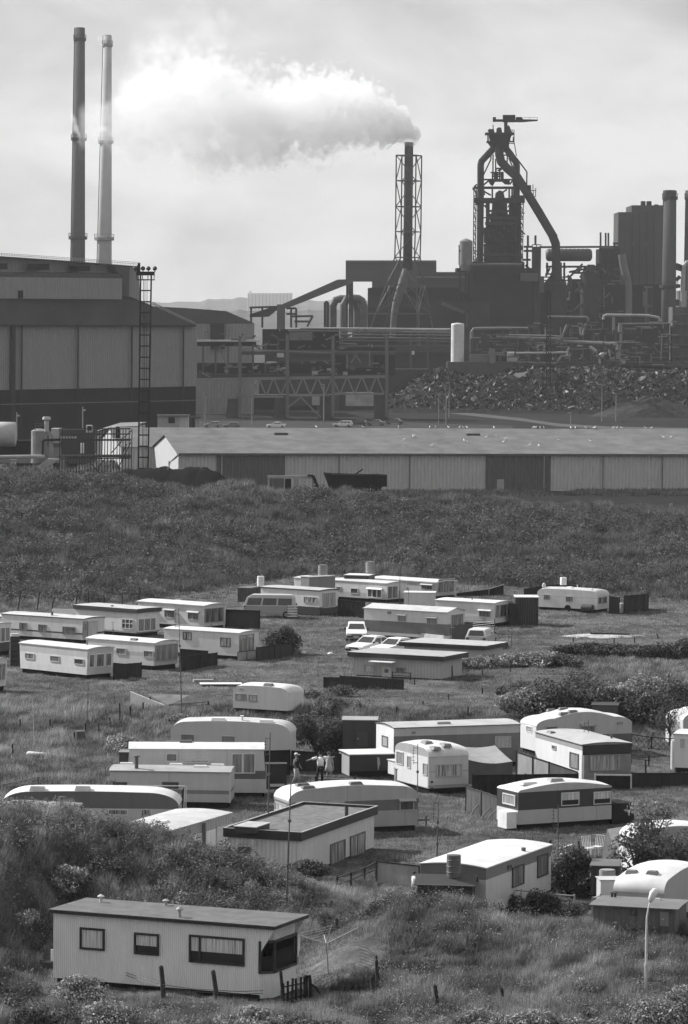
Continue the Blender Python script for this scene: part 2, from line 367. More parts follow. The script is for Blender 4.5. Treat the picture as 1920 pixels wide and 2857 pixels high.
def grass(name, label, n, y0, y1, k, wd, hs, hl, mat, keep, spread=.16, lean=.55):
    X, Y = wedge(n, y0, y1); t = tallness(X, Y)
    pn = fbm(X / 3.1, Y / 3.1, 31); pf = fbm(X / .9, Y / .9, 41, 2)
    sel = rng.uniform(0, 1, n) < keep(X, Y, t, pn)
    X, Y, t, pn, pf = X[sel], Y[sel], t[sel], pn[sel], pf[sel]
    pt = fbm(X / .7, Y / 1.1, 47, 2); h = hs * (.35 + 1.5 * pt ** 1.5) + (hl - hs) * t * (.12 + 1.5 * (pn * .5 + pt * .5) ** 2)
    h = np.maximum(h, .03); tint = (.3 + 1.3 * pn) * (.4 + 1.2 * pt) * rng.uniform(.45, 1.7, len(X))
    P = np.stack([X, Y, hz(X, Y)], 1)
    V, Fc, tt = blades_vf(P, h, np.full(len(X), wd) * (1 + .5 * t), k, np.full(len(X), spread), lean, tint)
    o = mesh_np(name, V, Fc, tt, mat); tag(o, label, 'grass', kind='stuff'); return o
gmt = leafm(.165, .35, .4, .5, 'grass_blades')
def keep_near(X, Y, t, pn):
    bare = np.exp(-(((X - .5) / 1.9) ** 2 + ((Y - 149.6) / 2.2) ** 2)) * 1.2
    return np.clip(.4 + .5 * t + .6 * pn - bare, .02, 1)
grass('grass', 'tall rough dune grass around the nearest mobile home', 200000, 137, 176, 6, .022, .13, .85, gmt, keep_near)
grass('grass', 'trodden lawn grass between the nearer rows of caravans', 210000, 176, 262, 5, .034, .16, .75, gmt, lambda X, Y, t, pn: np.clip(.6 + .4 * t, 0, 1), .2)
grass('grass', 'short lawn grass of the upper caravan field', 190000, 262, 345, 5, .045, .17, .8, gmt, lambda X, Y, t, pn: np.clip((.7 + .4 * t) * (.12 + .88 * np.maximum(sstep(.34, .44, fbm(X / 5, Y / 9, 131, 3)), t)), 0, 1), .22)
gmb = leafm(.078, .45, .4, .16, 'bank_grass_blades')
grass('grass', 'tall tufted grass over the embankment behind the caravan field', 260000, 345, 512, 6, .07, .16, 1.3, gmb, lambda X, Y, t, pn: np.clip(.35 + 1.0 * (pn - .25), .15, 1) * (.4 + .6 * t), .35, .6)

n_ = 16000; X = rng.uniform(-6, 60, n_); Y = 536 + (X + 6) * .25 + rng.uniform(0, 1, n_) ** .6 * 13; ok = fbm(X / 5, Y / 3, 19) > .42; X, Y = X[ok], Y[ok]
V, Fc, tt = blades_vf(np.stack([X, Y, hz(X, Y)], 1), rng.uniform(.2, .9, len(X)), np.full(len(X), .16), 3, np.full(len(X), .4), .6, rng.uniform(.3, 1.2, len(X)))
tag(mesh_np('weeds', V, Fc, tt, leafm(.08, .4, .4, .3)), 'ragged weeds along the foot of the long warehouse', 'weeds', kind='stuff')
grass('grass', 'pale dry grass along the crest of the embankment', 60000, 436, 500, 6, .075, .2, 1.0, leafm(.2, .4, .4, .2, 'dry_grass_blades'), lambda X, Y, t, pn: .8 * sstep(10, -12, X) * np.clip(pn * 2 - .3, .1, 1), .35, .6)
# low shrubs that carpet the bank and the dune: nobody could count them
def carpet(name, label, n, y0, y1, size, hgt, thr, mat, ok, per=60, sc_=6.0, seed=61, rad=(.35, .9)):
    X, Y = wedge(n, y0, y1); pn = fbm(X / sc_, Y / sc_, seed, 3)
    sel = (pn > thr) & ok(X, Y); X, Y, pn = X[sel], Y[sel], pn[sel]; m = len(X)
    k = np.clip((pn - thr) / .10, 0, 1); r = rng.uniform(rad[0], rad[1], m) * (.6 + .4 * k); h = hgt * (.35 + .65 * k) * rng.uniform(.5, 1.2, m)
    e = np.repeat(np.arange(m), per); d = rng.normal(size=(len(e), 3)); d[:, 2] = np.abs(d[:, 2]) ; d /= np.linalg.norm(d, axis=1)[:, None]
    q = 1 - .45 * rng.uniform(0, 1, len(e)) ** 2; q *= .82 + .36 * vnoise(d[:, 0] * 3 + e * 5.1, d[:, 1] * 3 + e * 2.3, seed)
    cx = X[e] + d[:, 0] * r[e] * q; cy_ = Y[e] + d[:, 1] * r[e] * q; C = np.stack([cx, cy_, hz(cx, cy_) + d[:, 2] * h[e] * q], 1)
    tint = ((.45 + .9 * fbm(X / 2, Y / 2, seed + 5)) * rng.uniform(.55, 1.5, m))[e] * rng.uniform(.7, 1.35, len(e))
    V, Fc, tt = leaves_vf(C, np.full(len(C), size), tint, .3, d * .8); o = mesh_np(name, V, Fc, tt, mat); tag(o, label, 'undergrowth', kind='stuff'); return o
shm = leafm(.125, .4, .4, .3, 'shrub_leaves'); shl = leafm(.19, .35, .4, .4, 'pale_shrub_leaves')
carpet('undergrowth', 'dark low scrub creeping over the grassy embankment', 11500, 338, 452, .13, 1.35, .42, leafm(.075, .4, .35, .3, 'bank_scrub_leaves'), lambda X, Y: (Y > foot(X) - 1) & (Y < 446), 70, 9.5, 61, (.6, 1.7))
carpet('undergrowth', 'pale leafy scrub scattered on the embankment slope', 4200, 345, 450, .12, .9, .55, shl, lambda X, Y: (Y > foot(X) + 2) & (Y < 440), 60, 4.5, 91, (.4, 1.1))
def onduneA(X, Y): return (hz(X, Y) > .6) & (Y > 154.8) & (Y < 175) & (X < 2)
carpet('undergrowth', 'thicket of dark sea buckthorn over the dune behind the nearest mobile home', 2300, 152, 176, .06, .85, .36, shm, onduneA, 210, 2.6, 71, (.35, 1.0))
carpet('undergrowth', 'pale flowering scrub among the dune thicket', 900, 152, 176, .055, .8, .5, shl, onduneA, 160, 1.8, 75, (.3, .7))
carpet('undergrowth', 'dense low scrub on the rise right of the nearest mobile home', 1500, 152, 166, .055, .6, .38, leafm(.11, .35, .4, .4), lambda X, Y: (X > -1.6) & (X < 7.2) & (Y > 153.5) & (Y < 163), 150, 2.2, 77, (.3, .8))
carpet('undergrowth', 'rough leafy scrub on the dune shoulder left of the nearest mobile home', 2600, 143, 172, .06, .6, .36, leafm(.15, .45, .4, .4), lambda X, Y: (X < -11.6) & (Y > 144), 110, 1.9, 95, (.25, .75))
carpet('undergrowth', 'low leafy weeds and brambles along the foot of the picture', 3600, 137.5, 146, .045, .38, .46, leafm(.24, .5, .4, .6), lambda X, Y: (Y < 142.2) | (X > 1.5) & (Y < 145), 60, 1.3, 97, (.15, .45))
carpet('undergrowth', 'scattered broad-leaved weeds in the rough grass at right', 2600, 142, 156, .045, .35, .56, leafm(.17, .5, .4, .6), lambda X, Y: X > 1.6, 45, 1.1, 99, (.15, .4))
# white flower heads among the near grass
X, Y = wedge(60000, 137, 165); pn = fbm(X / 2.3, Y / 2.3, 88)
ok = (pn > .52) & ((X > 1.5) | (X < -11.5) | (Y < 143)) ; X, Y = X[ok][:7000], Y[ok][:7000]
C = np.stack([X, Y, hz(X, Y) + rng.uniform(.3, .65, len(X))], 1); V, Fc, tt = leaves_vf(C, np.full(len(C), .028), rng.uniform(.7, 1.3, len(C)), 1.5)
tag(mesh_np('wild_flowers', V, Fc, tt, leafm(.5, .2, .3, 1, 'petals')), 'white wild flowers scattered through the near dune grass', 'wild flowers', kind='stuff')

# ------------------------------------------------------------------ separate bushes
def bush(pos, rx, ry, h, n, leaf, mat, label, name='bush', lobes=7, seed=0, cat='bush', group=None, stem=True, low=.05):
    rs = np.random.default_rng(seed + 500); o = thing(name, label, cat, pos, 0, group)
    L_ = []
    for i in range(lobes):
        a = rs.uniform(0, 2 * PI); q = math.sqrt(rs.uniform(0, 1)) * .62
        r = rs.uniform(.32, .52); top = 1 - .5 * q - rs.uniform(0, .15)
        L_.append((q * math.cos(a) * rx, q * math.sin(a) * ry, max(top - r * .9, r * .5) * h, r))
    idx = rs.integers(0, lobes, n); L_ = np.array(L_); d = rs.normal(size=(n, 3)); d /= np.linalg.norm(d, axis=1)[:, None]
    r = L_[idx, 3] * (1 - .5 * rs.uniform(0, 1, n) ** 2.2) * (.86 + .28 * fbm(d[:, 0] * 3 + idx * 7, d[:, 1] * 3 + d[:, 2] * 2, seed, 2))
    C = L_[idx, :3] + d * r[:, None] * np.array([rx, ry, h * .62]); C[:, 2] = np.maximum(C[:, 2], low + rs.uniform(0, .2, n))
    tint = (.6 + .8 * vnoise(C[:, 0] * 2.2, C[:, 2] * 2.2 + C[:, 1], seed)) * rs.uniform(.75, 1.25, n)
    V, Fc, tt = leaves_vf(C, np.full(n, leaf * 1.12), tint * rs.choice([.5, 1.0, 2.1], n, p=[.35, .45, .2]), .3, d * .8)
    mesh_np('foliage', V, Fc, tt, mat, o)
    if stem:
        mb = MB()
        for i in range(min(lobes, 6)):
            c = L_[i]; mid = Vector((c[0] * .4, c[1] * .4, c[2] * .55)); mb.tube([(0, 0, -.1), mid, (c[0], c[1], c[2] + .2 * h * c[3])], [.05 * h, .03 * h, .012 * h], 5)
        mb.build('stem', gm(.07, .9), o)
    return o
# ------------------------------------------------------------------ mobile homes, caravans, sheds
def bis(f, a, b, n=46):
    fa = f(a)
    for _ in range(n):
        c = (a + b) / 2; fc = f(c)
        if (fa < 0) == (fc < 0): a, fa = c, fc
        else: b = c
    return (a + b) / 2
class Home:
    """g: region map; N: near eave corner; yb: ground line under it (or h: height of that corner); xl/xr: left and right limits"""
    def __init__(s, g, N_, yb, xl, xr, w, long, h=None, label='', name='mobile_home', cat='mobile home', group=None, z0=.32, H2=None):
        s.g = g; nx, ny = g(*N_); s.w = w; s.long = long; s.e = 1 if long == 'L' else -1
        if h is None:
            p = PG(nx, g(0, yb)[1]); Y = p.y; s.h = zat(nx, ny, Y) - p.z
        else:
            fy = lambda Y: zat(nx, ny, Y) - gz(PY(nx, ny, Y).x, Y) - h
            lo, hi = (120, 380) if H2 is None else H2
            if not (fy(lo) > 0 > fy(hi)):
                lo = 176 if ny < 2400 else 140
                while fy(lo) > 0 and lo < 500: lo += 1
                hi = lo; lo -= 1
                print('RANGE', label, lo, fy(lo), fy(hi))
            Y = bis(fy, lo, hi); s.h = h
        q = PY(nx, ny, Y); s.O = Vector((q.x, q.y, gz(q.x, q.y))); T = Vector((q.x, q.y, q.z))
        XL = g(xl, 0)[0]; XR = g(xr, 0)[0]
        def ff(t): return (t, T)
        if long == 'L':
            if XR - nx < 2: phi = R_(88)
            else: phi = bis(lambda a: px(T + Vector((math.cos(a), math.sin(a), 0)) * w)[0] - XR, R_(1), R_(125))
            s.yaw = phi - PI / 2
            d = Vector((-math.sin(phi), math.cos(phi), 0)); s.L = bis(lambda t: px(T + d * t)[0] - XL, .5, 30)
        else:
            if nx - XL < 2: s.yaw = R_(2)
            else: s.yaw = bis(lambda a: px(T + Vector((-math.sin(a), math.cos(a), 0)) * w)[0] - XL, R_(-35), R_(89))
            d = Vector((math.cos(s.yaw), math.sin(s.yaw), 0)); s.L = bis(lambda t: px(T + d * t)[0] - XR, .5, 30)
        if long == 'L': s.x0, s.x1 = -s.L, 0
        else: s.x0, s.x1 = 0, s.L
        print('@@ %5.1f L%5.2f h%4.2f yaw%4.0f %s' % (Y, s.L, s.h, math.degrees(s.yaw), label[:50]))
        if s.L > 25: s.L = .9; s.x0, s.x1 = ((-s.L, 0) if long == 'L' else (0, s.L))
        s.t = thing(name, label, cat, s.O, s.yaw, group); s.z0 = z0; s.rk = 0
        s.ix = Vector((math.cos(s.yaw), math.sin(s.yaw), 0)); s.iy = Vector((-math.sin(s.yaw), math.cos(s.yaw), 0))
        s.x0, s.x1 = (-s.L, 0) if long == 'L' else (0, s.L)
    def loc(s, v): v = Vector(v) - s.O; return Vector((v.dot(s.ix), v.dot(s.iy), v.z))
    def S(s, x, y): q = s.loc(hit(*s.g(x, y), s.O, s.iy)); return q.x, q.z
    def E(s, x, y): q = s.loc(hit(*s.g(x, y), s.O, s.ix)); return q.y, q.z
    def R(s, x, y):
        z = s.h + .08
        for _ in range(5):
            q = s.loc(PZ(*s.g(x, y), s.O.z + z)); q.y = min(max(q.y, .25), s.w - .25); q.x = min(max(q.x, s.x0 + .3), s.x1 - .3)
            z = s.zr(q.x, q.y) + .03 if hasattr(s, 'top') else z
        return q.x, q.y
    def pt(s, face, a, z, off):
        if face == 'S': return (a, -off, z)
        return (s.e * (off + (-s.rk * (1 - z / s.h))), a, z)
    def body(s, bands, rx=0, rz=0, bul=0, cam=.06, rk=0, cut=0, roof=.7, fascia=None, th=.07, oh=.05, ohx=.06, rib=0, seams=0, gable=False, var=.12, rough=.5, cutend=False, rroof=None, roofvar=.12, ribd=.008):
        roof = roof if roof < .58 else .58 + (roof - .58) * .12
        s.rk = rk; x0, x1, h, z0, w = s.x0, s.x1, s.h, s.z0, s.w
        def arc(c, t0, t1, n=8): return [(c[0] + rx * math.cos(t0 + (t1 - t0) * i / n), c[1] + rz * math.sin(t0 + (t1 - t0) * i / n)) for i in range(n + 1)]
        if rx > 0:
            top = arc((x1 - rx, h), 0, PI / 2); nb = 8
            for i in range(1, nb): u = i / nb; top.append(((x1 - rx) * (1 - u) + (x0 + rx) * u, h + rz + bul * math.sin(PI * u)))
            top += arc((x0 + rx, h), PI / 2, PI)
        else: top = [(x1, h), (x0, h)]
        rr = rk; bot = [(x0 + rr + cut, z0), (x1 - rr - cut, z0)]
        if cut: bot = [(x0 + rr, z0 + cut * 1.2), (x0 + rr + cut, z0), (x1 - rr - cut, z0), (x1 - rr, z0 + cut * 1.2)]
        ny = 10; k = len(bot); poly = bot + top; n = len(poly); mb = MB(); s.top = top
        def camf(y, z): 
            u = abs(2 * y / w - 1); q = 1 if rz == 0 else min(1, max(0, (z - h) / rz))
            return cam * ((1 - u) if gable else (1 - u * u)) * q
        s.camf = camf
        for j in range(ny + 1):
            y = w * j / ny
            mb.v += [(p[0], y, p[1] + (camf(y, p[1]) if i >= k else 0)) for i, p in enumerate(poly)]
        for j in range(ny):
            for i in range(n): i2 = (i + 1) % n; mb.f.append((j * n + i, j * n + i2, (j + 1) * n + i2, (j + 1) * n + i)); mb.m.append(0)
        mb.f += [tuple(range(n)), tuple(ny * n + i for i in range(n))[::-1]]; mb.m += [0, 0]
        bm_ = bandm([(a_, b_ if b_ < .62 else .62 + (b_ - .62) * .25) for a_, b_ in bands] if s.L < 9 or rib == 0 else bands, rough=rough, rib=rib, ribd=ribd, seams=seams, var=var)
        mb.build('body', bm_, s.t)
        # roof shell
        tp = list(top); 
        if rx == 0: tp = [(x1 + ohx, h), (x0 - ohx, h)]
        outs = []
        for i, p in enumerate(tp):
            if rx == 0: nn = (0, 1)
            else:
                a = tp[max(i - 1, 0)]; b = tp[min(i + 1, len(tp) - 1)]; dx, dz = b[0] - a[0], b[1] - a[1]; l = math.hypot(dx, dz); nn = (dz / l, -dx / l)
            outs.append(nn)
        mb = MB(); m_ = len(tp)
        for j in range(ny + 1):
            y = -oh + (w + 2 * oh) * j / ny; yc = min(max(y, 0), w)
            for p, nn in zip(tp, outs):
                c = camf(yc, p[1]); mb.v.append((p[0] + nn[0] * (th + .004), y, p[1] + c + nn[1] * (th + .004)))
            for p, nn in zip(tp, outs):
                c = camf(yc, p[1]); mb.v.append((p[0] + nn[0] * .004, y, p[1] + c + nn[1] * .004))
        Q = 2 * m_
        for j in range(ny):
            for i in range(m_ - 1):
                a = j * Q + i; mb.f.append((a, a + 1, a + Q + 1, a + Q)); mb.m.append(0)
                a += m_; mb.f.append((a, a + Q, a + Q + 1, a + 1)); mb.m.append(1)
            for i in (0, m_ - 1): a = j * Q + i; mb.f.append((a, a + m_, a + m_ + Q, a + Q)); mb.m.append(1)
        for j in (0, ny):
            for i in range(m_ - 1): a = j * Q + i; mb.f.append((a, a + 1, a + 1 + m_, a + m_)); mb.m.append(1)
        fc = fascia if fascia is not None else roof * .8
        ro = mb.build('roof', [gm(roof, .55 if rroof is None else rroof, max(roofvar, .2), .9, streak=False), gm(fc, .5)], s.t)
        if rx > 0: ro.data.shade_smooth(); smooth_angle(ro, 35)
        mb = MB(); mb.box(x0 + rk + .12 + cut, x1 - rk - .12 - cut, .1, w - .1, -.25, z0 + .03); mb.build('chassis', gm(.02, .9), s.t)
        return s
    def win(s, face, a, b, frame=.5, pane=(.03, .28), mull=0, fw=.05, curt=False, name='window', trans=0, k=22, off=.02, hood=False):
        hitf = s.S if face == 'S' else s.E
        u0, z1 = hitf(*a); u1, z0 = hitf(*b)
        u0, u1 = sorted((u0, u1)); z0, z1 = sorted((z0, z1)); return s.winl(face, u0, u1, z0, z1, frame, pane, mull, fw, curt, name, trans, k, off, hood)
    def winl(s, face, u0, u1, z0, z1, frame=.5, pane=(.03, .28), mull=0, fw=.05, curt=False, name='window', trans=0, k=22, off=.02, hood=False):
        P_ = lambda u, z, o: Vector(s.pt(face, u, z, o))
        mb = MB(); fo = off + .02
        def strip(ua, ub, za, zb):
            vs = [P_(u, z, o) for o in (off - .015, off + .03) for u, z in ((ua, za), (ub, za), (ub, zb), (ua, zb))]
            mb.add(vs, [(0, 1, 2, 3), (7, 6, 5, 4), (0, 4, 5, 1), (1, 5, 6, 2), (2, 6, 7, 3), (3, 7, 4, 0)])
        strip(u0, u1, z1 - fw, z1); strip(u0, u1, z0, z0 + fw); strip(u0, u0 + fw, z0 + fw, z1 - fw); strip(u1 - fw, u1, z0 + fw, z1 - fw)
        for i in range(mull): c = u0 + (u1 - u0) * (i + 1) / (mull + 1); strip(c - fw / 2, c + fw / 2, z0 + fw, z1 - fw)
        if trans: c = z1 - (z1 - z0) * trans; strip(u0 + fw, u1 - fw, c - fw / 2, c + fw / 2)
        if hood:
            vs = [P_(u, z, o) for u in (u0 - .05, u1 + .05) for z, o in ((z1 + .02, 0), (z1 - .06, .22), (z1 - .02, .24), (z1 + .1, 0))]
            mb.add(vs, [(0, 1, 2, 3), (7, 6, 5, 4), (0, 4, 5, 1), (1, 5, 6, 2), (2, 6, 7, 3), (3, 7, 4, 0)])
        f = mb.build(name, gm(frame, .45), s.t)
        def sheet(o, mat, nm, uu=(u0 + fw * .5, u1 - fw * .5), zz=(z0 + fw * .5, z1 - fw * .5), wav=0):
            q = MB(); n = max(2, int((uu[1] - uu[0]) / .03)) if wav else 1
            for i in range(n + 1):
                u = uu[0] + (uu[1] - uu[0]) * i / n; ww = wav * math.sin(i * 1.7 + 2 * math.sin(i * .37))
                q.v += [tuple(P_(u, zz[0], o + ww)), tuple(P_(u, zz[1], o + ww))]
            for i in range(n): q.f.append((2 * i, 2 * i + 2, 2 * i + 3, 2 * i + 1)); q.m.append(0)
            return q.build(nm, mat, f, rec=False)
        if curt:
            sheet(off - .012, gm(.02, .5), 'pane')
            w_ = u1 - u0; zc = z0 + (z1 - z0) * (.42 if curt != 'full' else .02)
            sheet(off + .0, panem(.28, .72, 30), 'curtain', (u0 + fw, u1 - fw), (zc, z1 - fw), .007)  # light and shade of the folds painted as vertical streaks in the cloth
        else: sheet(off, panem(pane[0], pane[1], k), 'pane')
        return f
    def door(s, face, a, b, g_=.4, frame=.3, win=False):
        hitf = s.S if face == 'S' else s.E
        u0, z1 = hitf(*a); u1, z0 = hitf(*b); u0, u1 = sorted((u0, u1)); z0, z1 = sorted((z0, z1))
        P_ = lambda u, z, o: Vector(s.pt(face, u, z, o))
        def blk(ua, ub, za, zb, oa, ob):
            mb = MB(); vs = [P_(u, z, o) for o in (oa, ob) for u, z in ((ua, za), (ub, za), (ub, zb), (ua, zb))]
            return mb.add(vs, [(0, 1, 2, 3), (7, 6, 5, 4), (0, 4, 5, 1), (1, 5, 6, 2), (2, 6, 7, 3), (3, 7, 4, 0)])
        d = blk(u0, u1, z0, z1, -.01, .03).build('door', gm(g_, .5), s.t)
        fr = blk(u0 - .04, u0, z0, z1 + .04, -.01, .045)
        for q in (blk(u1, u1 + .04, z0, z1 + .04, -.01, .045), blk(u0, u1, z1, z1 + .04, -.01, .045)): fr.add(q.v, q.f)
        fr.build('door_frame', gm(frame, .5), d); blk(u0 + .06, u0 + .16, (z0 + z1) / 2 - .02, (z0 + z1) / 2 + .02, .03, .07).build('handle', gm(.5, .3, metal=.8), d)
        if win: blk(u0 + .12, u1 - .12, z0 + (z1 - z0) * .5, z1 - .12, .03, .036).build('pane', panem(), d)
        return d
    def zr(s, x, y, extra=0):
        """height of the roof surface"""
        best = s.h
        for a, b in zip(s.top, s.top[1:]):
            if min(a[0], b[0]) <= x <= max(a[0], b[0]) and abs(a[0] - b[0]) > 1e-5:
                u = (x - a[0]) / (b[0] - a[0]); best = max(best, a[1] + (b[1] - a[1]) * u)
        return best + s.camf(min(max(y, 0), s.w), best) + extra
    def vent(s, x, y, dx=.5, dy=.35, dz=.1, g_=.6, name='roof_vent'):
        """x, y in photo region pixels"""
        u, v = s.R(x, y); z = s.zr(u, v); mb = MB(); e = .07
        mb.add([(u - dx / 2, v - dy / 2, z), (u + dx / 2, v - dy / 2, z), (u + dx / 2, v + dy / 2, z), (u - dx / 2, v + dy / 2, z),
                (u - dx / 2 + e, v - dy / 2 + e, z + dz + e), (u + dx / 2 - e, v - dy / 2 + e, z + dz + e), (u + dx / 2 - e, v + dy / 2 - e, z + dz + e), (u - dx / 2 + e, v + dy / 2 - e, z + dz + e)],
               [(0, 1, 2, 3), (4, 5, 6, 7), (0, 1, 5, 4), (1, 2, 6, 5), (2, 3, 7, 6), (3, 0, 4, 7)])
        return mb.build(name, gm(g_, .5), s.t)
    def flue(s, x, y, hh=.5, r=.06, g_=.08, cap=True):
        u, v = s.R(x, y); z = s.zr(u, v); pr = [(r, -.05), (r, hh * .8)]
        if cap: pr += [(r * .6, hh * .82), (r * 1.7, hh * .86), (r * 1.7, hh * .93), (r * .3, hh)]
        else: pr += [(r, hh)]
        return MB().lathe(pr, (u, v, z), 10).build('flue', gm(g_, .6), s.t, smooth=False)
    def fixture(s, name, mb, mat): return mb.build(name, mat, s.t)

# ------------------------------------------------------------------ fences, posts, masts
def fence(g, pts, label, kind='board', gray=.05, name='fence', gap=.5, group=None, th=.03, post=None):
    """pts: (x, y_top, y_ground) in region pixels"""
    Q = []
    for x, yt, yb in pts:
        a = g(x, yt); b = g(x, yb); p = PG(b[0], b[1]); Q.append((p, max(.25, zat(a[0], a[1], p.y) - p.z)))
    O = Q[0][0].copy(); t = thing(name, label, 'fence', O, 0, group)
    pan = MB(); fr = MB(); posts = []
    for (p, h), (q, k) in zip(Q, Q[1:]):
        a = p - O; b = q - O; d = b - a; L = d.length; d2 = Vector((d.x, d.y, 0)).normalized(); nrm = Vector((-d2.y, d2.x, 0))
        def at(u, z): c = a + d * u; hh = h + (k - h) * u; return Vector((c.x, c.y, c.z + z * hh))
        n = max(1, int(L / {'board': .16, 'picket': .2, 'panel': 1.2, 'lattice': .3, 'rail': 1.8, 'slat': 1.5}[kind]))
        rr = random.Random(int(L * 1000))
        if kind == 'board':
            for i in range(n):
                u0, u1 = i / n, (i + 1) / n - .008 / max(L, .1) * 1; dz = rr.uniform(-.02, .015); o = nrm * rr.uniform(-.006, .006)
                v = [at(u0, 0) + o, at(u1, 0) + o, at(u1, 1 + dz) + o, at(u0, 1 + dz) + o]; v += [c + nrm * th for c in v]
                pan.add(v, [(0, 1, 2, 3), (7, 6, 5, 4), (0, 4, 5, 1), (1, 5, 6, 2), (2, 6, 7, 3), (3, 7, 4, 0)])
            fr.bar(at(0, .97), at(1, .97), .07, .07)
        elif kind == 'panel':
            v = [at(0, 0.02), at(1, 0.02), at(1, 1), at(0, 1)]; v += [c + nrm * th for c in v]
            pan.add(v, [(0, 1, 2, 3), (7, 6, 5, 4), (0, 4, 5, 1), (1, 5, 6, 2), (2, 6, 7, 3), (3, 7, 4, 0)])
            fr.bar(at(0, 1.0), at(1, 1.0), .06, .06)
        elif kind == 'picket':
            for i in range(n):
                c = at((i + .5) / n, 0); hh = (h + (k - h) * i / n) * rr.uniform(.86, 1.04); pan.bar(c, c + Vector((rr.uniform(-.03, .03), 0, hh)), .09, .025)
            for z in (.25, .75): fr.bar(at(0, z), at(1, z), .06, .04)
        elif kind == 'lattice':
            for i in range(n):
                for s_ in (0, 1): pan.bar(at(i / n, s_), at(min(1, (i + 2) / n), 1 - s_), .035, .02)
            for z in (.02, 1): fr.bar(at(0, z), at(1, z), .06, .05)
        elif kind == 'slat':
            m_ = 6
            for i in range(m_): z = (i + .5) / m_; pan.bar(at(0, z), at(1, z), h / m_ * .62, .025)
            for i in range(n + 1): fr.bar(at(i / n, 0), at(i / n, 1), .07, .07)
        elif kind == 'rail':
            for z in (.55, .97): pan.bar(at(0, z), at(1, z), .09, .04)
        step = {'rail': 1.6}.get(kind, 2.2); npst = max(1, int(L / step))
        for i in range(npst + 1): posts.append((at(i / npst, 0), at(i / npst, 1.04)))
    pan.build('panel' if kind != 'rail' else 'rail', gm(gray, .85, .3, 2.5, streak=True), t)
    if fr.v: fr.build('frame', gm(gray * .8 if post is None else post, .85), t)
    seen = []
    for a, b in posts:
        if any((a - c).length < .3 for c in seen): continue
        seen.append(a); MB().bar(a - Vector((0, 0, .1)), b, .08, .08).build('post', gm(gray * .8 if post is None else post, .85), t)
    return t
def mast(g, top, base, label, r=.025, gray=.12, kind='aerial', group=None):
    b = PG(*g(*base)); tp = g(*top); q = PY(tp[0], tp[1], b.y); H = q.z - b.z
    t = thing('antenna_mast', label, 'antenna mast', b, 0, group); d = q - b
    mb = MB(); mb.tube([(0, 0, -.2), d * .5, d * .5 + Vector((.001, 0, .001)), d], [r * 1.25, r * 1.15, r * .8, r * .6], 7); mb.build('pole', gm(gray, .6), t)
    for f in (.33, .66):
        c = d * f; MB().tube([c - Vector((0, 0, .06)), c + Vector((0, 0, .06))], r * 2.0, 7).build('clamp', gm(gray, .6), t)
    a = MB()
    if kind == 'aerial':
        c = d * .97; ax = Vector((.9, .35, .1)).normalized(); s_ = ax.cross(Vector((0, 0, 1))).normalized()
        a.bar(c - ax * .55, c + ax * .55, .025)
        for i in range(7): p = c + ax * (-.5 + i / 6); a.bar(p - s_ * (.28 - .02 * i), p + s_ * (.28 - .02 * i), .014)
    elif kind == 'comb':
        c = d * .95
        a.bar(c + Vector((-.22, 0, 0)), c + Vector((.02, 0, 0)), .03); a.bar(c + Vector((-.22, 0, -.75)), c + Vector((.02, 0, -.75)), .03); a.bar(c + Vector((-.22, 0, .1)), c + Vector((-.22, 0, -.85)), .02)
        for i in range(4): a.bar(c + Vector((-.3, 0, -.12 - i * .17)), c + Vector((-.14, 0, -.12 - i * .17)), .02)
    elif kind == 'plain':
        c = d * .99; a.bar(c - Vector((.12, 0, 0)), c + Vector((.12, 0, 0)), .02)
    a.build('antenna', gm(gray * .9, .6), t); return t
def post(g, top, base, label=None, r=.05, gray=.035, group='weathered fence posts', lean=True, name='fence_post'):
    b = PG(*g(*base)); tp = g(*top); q = PY(tp[0], tp[1], b.y); t = MB(); d = q - b
    t.tube([(0, 0, -.15), (d.x * .4 + .01, 0, d.z * .5), (d.x, 0, d.z * .96), (d.x, 0, d.z)], [r, r * .95, r * .9, r * .45], 7)
    o = t.build(name, gm(gray, .95, .4, 6, streak=True)); o.location = b; return tag(o, label, 'fence post', group)
def simple(name, mb, mat, label, cat, loc=(0, 0, 0), rz=0, group=None, smooth=False):
    o = mb.build(name, mat, smooth=smooth); o.location = loc; o.rotation_euler = (0, 0, rz); return tag(o, label, cat, group)

